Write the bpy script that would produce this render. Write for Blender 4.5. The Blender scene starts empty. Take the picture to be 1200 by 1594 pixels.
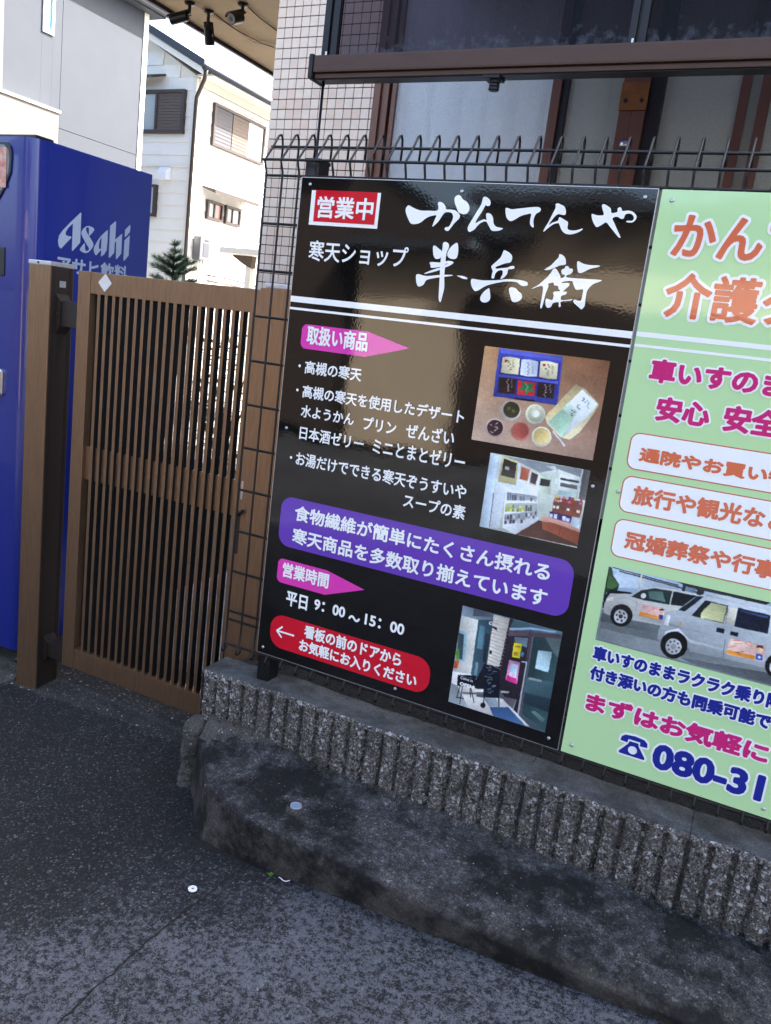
import bpy, bmesh, math, random
from mathutils import Vector, Matrix, noise
from mathutils.geometry import tessellate_polygon

# ---------------------------------------------------------------- camera, light, exposure
scn = bpy.context.scene
COL = scn.collection
cam = bpy.data.cameras.new('camera'); cam_ob = bpy.data.objects.new('camera', cam); COL.objects.link(cam_ob)
CAMPOS = Vector((1.185279,-1.908710,-0.364142))
rx = Vector((0.888515,0.443959,0.115937)); ry = Vector((-0.191627,0.129447,0.972894)); rz = Vector((0.416918,-0.886647,0.200090))
cam_ob.matrix_world = Matrix(((rx.x, ry.x, rz.x, CAMPOS.x), (rx.y, ry.y, rz.y, CAMPOS.y), (rx.z, ry.z, rz.z, CAMPOS.z), (0, 0, 0, 1)))
cam.sensor_fit = 'HORIZONTAL'; cam.sensor_width = 36.0
cam.lens = 1250.496 / 1200 * 36.0
cam.shift_x = 0.027227; cam.shift_y = -0.025446
cam.clip_start = 0.05; cam.clip_end = 400
scn.camera = cam_ob

world = bpy.data.worlds.new('World'); scn.world = world; world.use_nodes = True
SUN_EL, SUN_AZ = 46.0, 38.0        # azimuth measured from +Y towards +X
wn = world.node_tree; bg = wn.nodes['Background']; sky = wn.nodes.new('ShaderNodeTexSky')
sky.sky_type = 'NISHITA'; sky.sun_disc = False
sky.sun_elevation = math.radians(SUN_EL); sky.sun_rotation = math.radians(SUN_AZ)
sky.air_density = 0.85; sky.dust_density = 5.0; sky.ozone_density = 0.3
wn.links.new(sky.outputs[0], bg.inputs[0]); bg.inputs[1].default_value = 0.15
sun = bpy.data.lights.new('sun', 'SUN'); sun.energy = 4.6; sun.angle = math.radians(0.53); sun.color = (1.0, 0.97, 0.93)
sun_ob = bpy.data.objects.new('sun', sun); COL.objects.link(sun_ob)
_e, _a = math.radians(SUN_EL), math.radians(SUN_AZ)
SUNV = Vector((math.sin(_a) * math.cos(_e), math.cos(_a) * math.cos(_e), math.sin(_e)))
sun_ob.rotation_euler = (-SUNV).to_track_quat('-Z', 'Y').to_euler()
vs = scn.view_settings; vs.view_transform = 'Standard'; vs.look = 'None'; vs.exposure = 2.5; vs.gamma = 1.0; vs.use_curve_mapping = False
scn.cycles.max_bounces = 8; scn.cycles.transparent_max_bounces = 16
scn.cycles.use_denoising = True

# ---- measured outlines of the printed artwork, metres on the board plane (x, z)
LINES=[('white_bold','営業中','',0.055,0.2191,-0.099,-0.0448),('white','寒天ショップ','',0.0432,0.3308,-0.2091,-0.1563),('white_bold','取扱い商品','',0.0629,0.2471,-0.4265,-0.3767),('dot',0.049,-0.4872),('dot',0.0493,-0.553),('dot',0.0504,-0.7413),('white','高槻の寒天','',0.0665,0.2402,-0.5055,-0.4697),('white','高槻の寒天を使用したデザート','',0.0669,0.5364,-0.5711,-0.5358),('white','水ようかん','',0.0685,0.2328,-0.624,-0.5899),('white','プリン','',0.261,0.3573,-0.628,-0.5926),('white','ぜんざい','',0.3855,0.5183,-0.6286,-0.5903),('white','日本酒ゼリー','',0.0707,0.269,-0.6856,-0.6486),('white','ミニとまとゼリー','',0.297,0.5553,-0.6856,-0.6452),('white','お湯だけでできる寒天ぞうすいや','',0.0674,0.5698,-0.7593,-0.7207),('white','スープの素','',0.4034,0.5749,-0.8108,-0.774),('white_bold','食物繊維が簡単にたくさん摂れる','',0.0812,0.8097,-0.9161,-0.871),('white_bold','寒天商品を多数取り揃えています','',0.0809,0.8124,-0.9823,-0.936),('white_bold','営業時間','',0.0604,0.2118,-1.0868,-1.0427),('white_bold','平日','',0.0813,0.1522,-1.1678,-1.1245),('white_bold','9：00','',0.174,0.2732,-1.1566,-1.1249),('white_bold','～','',0.2849,0.3204,-1.158,-1.1417),('white_bold','15：00','',0.3349,0.4536,-1.1572,-1.1255),('white_bold','看板の前のドアから','',0.152,0.4568,-1.2474,-1.208),('white_bold','お気軽にお入りください','',0.1398,0.5082,-1.2917,-1.2542),('orange','かんてんや','か',0.9471,1.0352,-0.1364,-0.0496),('orange','介護タクシー','介護',0.9536,1.1428,-0.2655,-0.1696),('pink','車いすのまま','車いすの',0.9514,1.1727,-0.4091,-0.3568),('pink','安心','',0.9801,1.0929,-0.4918,-0.4366),('pink','安全','安',1.1203,1.1744,-0.4928,-0.4354),('orange_thin','通院やお買い物','通院やお買い',0.9629,1.228,-0.5889,-0.5549),('orange_thin','旅行や観光など','旅行や観光な',0.9639,1.2413,-0.6888,-0.6434),('orange_thin','冠婚葬祭や行事','冠婚葬祭や行',0.9659,1.2415,-0.7942,-0.7516),('blue','車いすのままラクラク乗り降り','車いすのままラクラク乗',0.9422,1.2909,-1.0792,-1.0421),('blue','付き添いの方も同乗可能です','付き添いの方も同乗可能',0.9432,1.3091,-1.1291,-1.0925),('pink','まずはお気軽に','まずはお気軽に',0.9466,1.3508,-1.2105,-1.1613),('blue_big','080-31','080-3',1.1174,1.3234,-1.3008,-1.2359)]
BRUSH=[[(0.3083,-0.0657),(0.3145,-0.0573),(0.3252,-0.0612),(0.3464,-0.0679),(0.3693,-0.0677),(0.3924,-0.0667),(0.3949,-0.0583),(0.3922,-0.0496),(0.396,-0.0462),(0.4046,-0.0479),(0.4127,-0.055),(0.4165,-0.0624),(0.4277,-0.0626),(0.439,-0.0639),(0.4466,-0.0685),(0.453,-0.0744),(0.4527,-0.0819),(0.4468,-0.0884),(0.4408,-0.0949),(0.434,-0.1053),(0.4281,-0.1126),(0.4209,-0.1115),(0.4181,-0.1074),(0.4212,-0.104),(0.428,-0.1026),(0.4326,-0.0953),(0.4363,-0.0827),(0.4352,-0.0752),(0.4302,-0.07),(0.4203,-0.0689),(0.4123,-0.0713),(0.4065,-0.0803),(0.3986,-0.0933),(0.3873,-0.1039),(0.3856,-0.1015),(0.3903,-0.0849),(0.3921,-0.0777),(0.3768,-0.0804),(0.3635,-0.0874),(0.3546,-0.0954),(0.3423,-0.1004),(0.3278,-0.1006),(0.3191,-0.0908),(0.3103,-0.0759)],[(0.4336,-0.0368),(0.4369,-0.031),(0.4434,-0.0284),(0.4493,-0.0313),(0.4559,-0.0385),(0.4661,-0.043),(0.4736,-0.0525),(0.475,-0.0623),(0.4702,-0.0699),(0.4623,-0.072),(0.4552,-0.0706),(0.4487,-0.0679),(0.4422,-0.0575),(0.4366,-0.0479)],[(0.5069,-0.0305),(0.52,-0.0336),(0.5258,-0.0419),(0.525,-0.0492),(0.5186,-0.0507),(0.5144,-0.0492),(0.5073,-0.0646),(0.4989,-0.0797),(0.4951,-0.091),(0.5051,-0.0855),(0.5165,-0.0808),(0.5222,-0.083),(0.5189,-0.0702),(0.5223,-0.0664),(0.5307,-0.0689),(0.5373,-0.0767),(0.5405,-0.0887),(0.5483,-0.0964),(0.5645,-0.0989),(0.5624,-0.1022),(0.5537,-0.1056),(0.5391,-0.1059),(0.5312,-0.0977),(0.5229,-0.0871),(0.516,-0.0862),(0.5061,-0.0917),(0.4991,-0.0994),(0.4947,-0.1058),(0.4833,-0.1119),(0.4779,-0.1067),(0.4785,-0.098),(0.4858,-0.0828),(0.4951,-0.0639),(0.5034,-0.0476)],[(0.5647,-0.0548),(0.5691,-0.0527),(0.5799,-0.0554),(0.6002,-0.0526),(0.6253,-0.0491),(0.6428,-0.0479),(0.6491,-0.0524),(0.6471,-0.0584),(0.6401,-0.0623),(0.6364,-0.0708),(0.6359,-0.0804),(0.6387,-0.0927),(0.6335,-0.092),(0.6286,-0.0855),(0.6276,-0.076),(0.6276,-0.0636),(0.6176,-0.065),(0.603,-0.07),(0.5937,-0.0764),(0.5816,-0.0823),(0.5715,-0.0763),(0.5669,-0.0668)],[(0.6816,-0.0404),(0.6862,-0.0379),(0.694,-0.0404),(0.7025,-0.0443),(0.7072,-0.0534),(0.7074,-0.0616),(0.7002,-0.0626),(0.6913,-0.0612),(0.6836,-0.0674),(0.6729,-0.0856),(0.6808,-0.0805),(0.6924,-0.0757),(0.6938,-0.0693),(0.6974,-0.0684),(0.7094,-0.0739),(0.7164,-0.0787),(0.7173,-0.0916),(0.7253,-0.0952),(0.7374,-0.0945),(0.7507,-0.0899),(0.7505,-0.0934),(0.7407,-0.0998),(0.7268,-0.104),(0.7143,-0.1029),(0.7045,-0.0958),(0.6976,-0.0844),(0.6946,-0.081),(0.6839,-0.0839),(0.6728,-0.0928),(0.6637,-0.1016),(0.6637,-0.0956),(0.6709,-0.081),(0.6777,-0.0618),(0.6825,-0.0486)],[(0.7663,-0.0589),(0.7697,-0.0576),(0.7796,-0.0599),(0.7931,-0.0584),(0.7889,-0.0476),(0.7859,-0.0385),(0.7896,-0.0354),(0.7985,-0.0391),(0.8064,-0.0445),(0.8096,-0.0535),(0.8215,-0.0507),(0.821,-0.0439),(0.8256,-0.0407),(0.8296,-0.0435),(0.8327,-0.0484),(0.8452,-0.0469),(0.856,-0.0496),(0.8643,-0.0578),(0.8634,-0.0658),(0.8565,-0.0718),(0.8449,-0.0712),(0.8466,-0.0682),(0.8569,-0.0677),(0.8592,-0.0615),(0.8546,-0.0549),(0.8462,-0.053),(0.8398,-0.0556),(0.8377,-0.0636),(0.8322,-0.065),(0.8233,-0.0609),(0.8135,-0.0648),(0.8201,-0.0759),(0.8298,-0.0914),(0.8378,-0.1036),(0.8345,-0.1045),(0.8262,-0.0974),(0.8093,-0.081),(0.801,-0.0741),(0.7925,-0.0796),(0.7828,-0.0852),(0.7774,-0.0815),(0.77,-0.0703)],[(0.3942,-0.1518),(0.3995,-0.149),(0.4089,-0.1547),(0.4182,-0.1605),(0.4197,-0.1706),(0.4165,-0.1777),(0.4054,-0.18),(0.3978,-0.1708)],[(0.4557,-0.1387),(0.46,-0.149),(0.4616,-0.164),(0.4583,-0.1756),(0.446,-0.1772),(0.437,-0.1732),(0.4339,-0.1658),(0.4372,-0.1555),(0.4454,-0.1449)],[(0.4197,-0.1414),(0.4263,-0.1385),(0.4345,-0.143),(0.4358,-0.1518),(0.4324,-0.1609),(0.4314,-0.1736),(0.4326,-0.1914),(0.4335,-0.2169),(0.4376,-0.2448),(0.436,-0.2631),(0.433,-0.2815),(0.4274,-0.2768),(0.425,-0.2562),(0.4217,-0.2178),(0.4189,-0.1847),(0.4194,-0.1592),(0.4194,-0.149)],[(0.3923,-0.1886),(0.4207,-0.1876),(0.4397,-0.1822),(0.4527,-0.1844),(0.4493,-0.1902),(0.4337,-0.1985),(0.4303,-0.1946),(0.4392,-0.1884),(0.4298,-0.1916),(0.4194,-0.198),(0.3972,-0.2021),(0.3941,-0.1967)],[(0.3813,-0.2162),(0.398,-0.208),(0.4197,-0.2),(0.4218,-0.2044),(0.4042,-0.2114),(0.3835,-0.2176)],[(0.3589,-0.2226),(0.3649,-0.2196),(0.3799,-0.2223),(0.3943,-0.222),(0.4222,-0.2172),(0.453,-0.2149),(0.4519,-0.2175),(0.423,-0.2228),(0.3981,-0.2287),(0.3872,-0.2334),(0.3815,-0.2443),(0.3706,-0.2496),(0.3642,-0.2457),(0.3598,-0.233)],[(0.4665,-0.2156),(0.4809,-0.2153),(0.4924,-0.2179),(0.4938,-0.2219),(0.4847,-0.2218),(0.4745,-0.2188)],[(0.5745,-0.1505),(0.5776,-0.1485),(0.5874,-0.1521),(0.5963,-0.1588),(0.5984,-0.1673),(0.595,-0.1754),(0.5836,-0.1782),(0.5687,-0.1847),(0.5613,-0.1884),(0.5632,-0.192),(0.5748,-0.1899),(0.5903,-0.1875),(0.5964,-0.1841),(0.6053,-0.1828),(0.6074,-0.1875),(0.6013,-0.1904),(0.5923,-0.1918),(0.5922,-0.1998),(0.5871,-0.2088),(0.58,-0.2143),(0.5771,-0.2128),(0.5809,-0.2031),(0.5782,-0.1946),(0.5679,-0.1971),(0.5624,-0.2045),(0.5612,-0.2141),(0.5551,-0.2145),(0.5545,-0.2051),(0.5552,-0.1976),(0.5509,-0.1904),(0.5514,-0.1854),(0.5618,-0.1747),(0.5708,-0.1642)],[(0.5042,-0.2228),(0.5092,-0.2199),(0.5313,-0.2214),(0.566,-0.2187),(0.5919,-0.2141),(0.6154,-0.2133),(0.6365,-0.2148),(0.645,-0.219),(0.6434,-0.2253),(0.6332,-0.2266),(0.6262,-0.2238),(0.6163,-0.2189),(0.5927,-0.2195),(0.567,-0.2254),(0.544,-0.2335),(0.5292,-0.2436),(0.519,-0.2482),(0.5113,-0.2425),(0.5057,-0.2329)],[(0.553,-0.239),(0.5568,-0.25),(0.5588,-0.2625),(0.5538,-0.2705),(0.5432,-0.2727),(0.5352,-0.2684),(0.5342,-0.2583),(0.5419,-0.2463),(0.5491,-0.2401)],[(0.6017,-0.235),(0.6078,-0.2312),(0.6186,-0.2335),(0.6248,-0.2392),(0.6335,-0.2447),(0.6361,-0.2531),(0.6309,-0.261),(0.621,-0.2651),(0.6127,-0.2626),(0.6069,-0.2507),(0.6027,-0.2411)],[(0.7081,-0.1489),(0.7163,-0.1506),(0.7233,-0.1568),(0.7261,-0.1652),(0.7257,-0.171),(0.7142,-0.1737),(0.7031,-0.1793),(0.6919,-0.1846),(0.6802,-0.1868),(0.6816,-0.1834),(0.6924,-0.1753),(0.7024,-0.163),(0.7081,-0.155)],[(0.6557,-0.2311),(0.6696,-0.2217),(0.6801,-0.2111),(0.6904,-0.1996),(0.6959,-0.1905),(0.6996,-0.1825),(0.7056,-0.182),(0.7128,-0.1892),(0.718,-0.1965),(0.7198,-0.2012),(0.7265,-0.1997),(0.7285,-0.1938),(0.7213,-0.1924),(0.7193,-0.1829),(0.7251,-0.1796),(0.7272,-0.1743),(0.7332,-0.1746),(0.7369,-0.1788),(0.7438,-0.1792),(0.7448,-0.1849),(0.7409,-0.1909),(0.7334,-0.1938),(0.7333,-0.1988),(0.7502,-0.1994),(0.7794,-0.199),(0.8112,-0.1987),(0.809,-0.2027),(0.7965,-0.2084),(0.7884,-0.2176),(0.7843,-0.2275),(0.784,-0.2428),(0.7847,-0.2581),(0.7793,-0.2667),(0.7739,-0.264),(0.7593,-0.2537),(0.7578,-0.2481),(0.7621,-0.2467),(0.7703,-0.2489),(0.7749,-0.2465),(0.7757,-0.234),(0.7747,-0.2226),(0.7623,-0.2246),(0.757,-0.2222),(0.7502,-0.2112),(0.7474,-0.2061),(0.7357,-0.207),(0.7243,-0.2104),(0.7246,-0.2123),(0.7403,-0.2111),(0.7421,-0.2157),(0.7381,-0.2218),(0.7314,-0.2292),(0.7327,-0.231),(0.7397,-0.2313),(0.7368,-0.2374),(0.7284,-0.241),(0.7288,-0.2497),(0.7387,-0.2492),(0.7542,-0.2465),(0.7507,-0.2497),(0.7295,-0.2539),(0.7307,-0.2632),(0.7286,-0.2667),(0.7257,-0.2646),(0.7239,-0.256),(0.7113,-0.2591),(0.7093,-0.2652),(0.7041,-0.2705),(0.6977,-0.2692),(0.6939,-0.2607),(0.6937,-0.2509),(0.6987,-0.2505),(0.7072,-0.2526),(0.7097,-0.2495),(0.7104,-0.2416),(0.7081,-0.236),(0.711,-0.2328),(0.7188,-0.2316),(0.7236,-0.2304),(0.7188,-0.2254),(0.7168,-0.2197),(0.7076,-0.2186),(0.7051,-0.213),(0.6931,-0.2162),(0.6947,-0.2196),(0.6939,-0.2275),(0.6908,-0.2394),(0.689,-0.2592),(0.687,-0.2721),(0.6836,-0.2725),(0.6829,-0.2637),(0.6834,-0.244),(0.6826,-0.2265),(0.6779,-0.2226),(0.6663,-0.2268)],[(0.7517,-0.1644),(0.7545,-0.1613),(0.764,-0.1654),(0.78,-0.1681),(0.8025,-0.1674),(0.8007,-0.1709),(0.7833,-0.1763),(0.7728,-0.1828),(0.7628,-0.1873),(0.7575,-0.1849),(0.7535,-0.1747)]]
LOGO=[[(0.4698,-0.0635),(0.473,-0.0665),(0.4734,-0.1745),(0.4381,-0.2099),(0.4331,-0.2086),(0.4332,-0.1101),(0.4138,-0.1269),(0.4002,-0.1453),(0.4,-0.1562),(0.41,-0.1588),(0.4259,-0.1584),(0.4298,-0.1614),(0.38,-0.21),(0.3687,-0.2015),(0.3642,-0.1831),(0.3686,-0.1636),(0.3855,-0.1421),(0.4166,-0.1114)],[(0.5435,-0.1164),(0.5207,-0.141),(0.5156,-0.1403),(0.5153,-0.1165),(0.5091,-0.1119),(0.4997,-0.1162),(0.5023,-0.1269),(0.5128,-0.1394),(0.5358,-0.1614),(0.5416,-0.172),(0.5391,-0.1823),(0.5169,-0.2051),(0.4978,-0.2096),(0.4802,-0.2057),(0.4729,-0.1983),(0.4955,-0.1728),(0.4986,-0.192),(0.503,-0.1999),(0.5127,-0.2),(0.519,-0.1949),(0.5177,-0.1866),(0.4992,-0.1694),(0.4805,-0.147),(0.4772,-0.1363),(0.483,-0.1243),(0.4994,-0.1106),(0.5146,-0.106),(0.5323,-0.1083)],[(0.6126,-0.1072),(0.6149,-0.1111),(0.6139,-0.1837),(0.5891,-0.2101),(0.5841,-0.2087),(0.5834,-0.1863),(0.5608,-0.2103),(0.5505,-0.205),(0.5444,-0.1915),(0.5486,-0.1767),(0.5649,-0.1515),(0.5874,-0.1268)],[(0.6552,-0.0651),(0.6584,-0.0681),(0.6584,-0.1366),(0.6946,-0.1078),(0.6957,-0.112),(0.6963,-0.1861),(0.6726,-0.2114),(0.6673,-0.2099),(0.664,-0.1432),(0.6571,-0.1471),(0.656,-0.1884),(0.6325,-0.2111),(0.627,-0.2097),(0.6264,-0.0877)],[(0.7393,-0.107),(0.7393,-0.188),(0.7158,-0.2129),(0.7104,-0.2106),(0.7103,-0.1321)],[(0.7369,-0.0666),(0.7406,-0.069),(0.7392,-0.0951),(0.7149,-0.1187),(0.7103,-0.1164),(0.7105,-0.0906)]]
LOGO_HOLE=[(0.5833,-0.1374),(0.5831,-0.1812),(0.5745,-0.1861),(0.5704,-0.1737),(0.5731,-0.1532)]
LOGO_TEXT=(0.365,0.7366,-0.2963,-0.2323)
S={'redframe': (0.0336,0.2355,-0.1177,-0.0288),'red': (0.0463,0.2263,-0.1088,-0.0308),'thick': (-0.3036,-0.3222),'thick2': (-0.3042,-0.3182),'thin': (-0.3335,-0.3402),'thin2': (-0.3334,-0.3391),'arrow1': [(0.046,-0.4191),(0.0581,-0.3758),(0.247,-0.3719),(0.3657,-0.4036),(0.2368,-0.4377),(0.0658,-0.441)],'arrow1b': (0.0446,0.2515,-0.4358,-0.3774),'tip1': (0.3664,-0.4035),'purple': (0.0345,0.866,-0.9969,-0.8528),'purple_b': (0.8356,-0.9941),'arrow2': (0.0423,0.2042,-1.1052,-1.0355),'tip2': (0.3229,-1.0615),'redpill': (0.0385,0.5429,-1.3053,-1.2023),'redpill_b': (0.5223,-1.3007),'larrow': [(0.0612,-1.2541),(0.1176,-1.2514),(0.0777,-1.237),(0.084,-1.2684)],'photo1': [(0.5627,-0.3748),(0.8607,-0.3745),(0.8626,-0.6032),(0.5635,-0.6051)],'photo2': [(0.6165,-0.6315),(0.8611,-0.6292),(0.8617,-0.8156),(0.6168,-0.8179)],'photo3': [(0.6046,-1.0324),(0.8615,-1.0313),(0.8626,-1.2974),(0.6032,-1.3002)],'photo4': [(0.9399,-0.8431),(1.2895,-0.8512),(1.3236,-1.0238),(0.9476,-1.0306)],'gthick': (-0.3025,-0.3129),'gthin': (-0.3299,-0.336),'gTL': (0.908,0.0004),'gBL': (0.9094,-1.3329),'box1': [(0.9368,-0.5667),(0.9531,-0.5225),(1.227,-0.5348),(0.9542,-0.6085),(1.2422,-0.6119)],'box2': [(0.9407,-0.6855),(0.9504,-0.6236),(1.245,-0.6258),(0.9556,-0.7142),(1.261,-0.7067)],'box3': [(0.9408,-0.7963),(0.9498,-0.7282),(1.2644,-0.7239),(0.9551,-0.8208),(1.2823,-0.8149)],'phone': (1.0409,1.0987,-1.2894,-1.2373),'rivets': [(0.0264,-0.0164),(0.4501,-0.0198),(0.875,-0.0174),(0.0263,-0.6618),(0.8727,-0.665),(0.0193,-1.3161),(0.4493,-1.3128),(0.8743,-1.3119)],'grivets': [(0.932,-0.0219),(0.9312,-0.6659),(0.9322,-1.3108),(1.3652,-1.3144)],'wash': 1}
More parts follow.
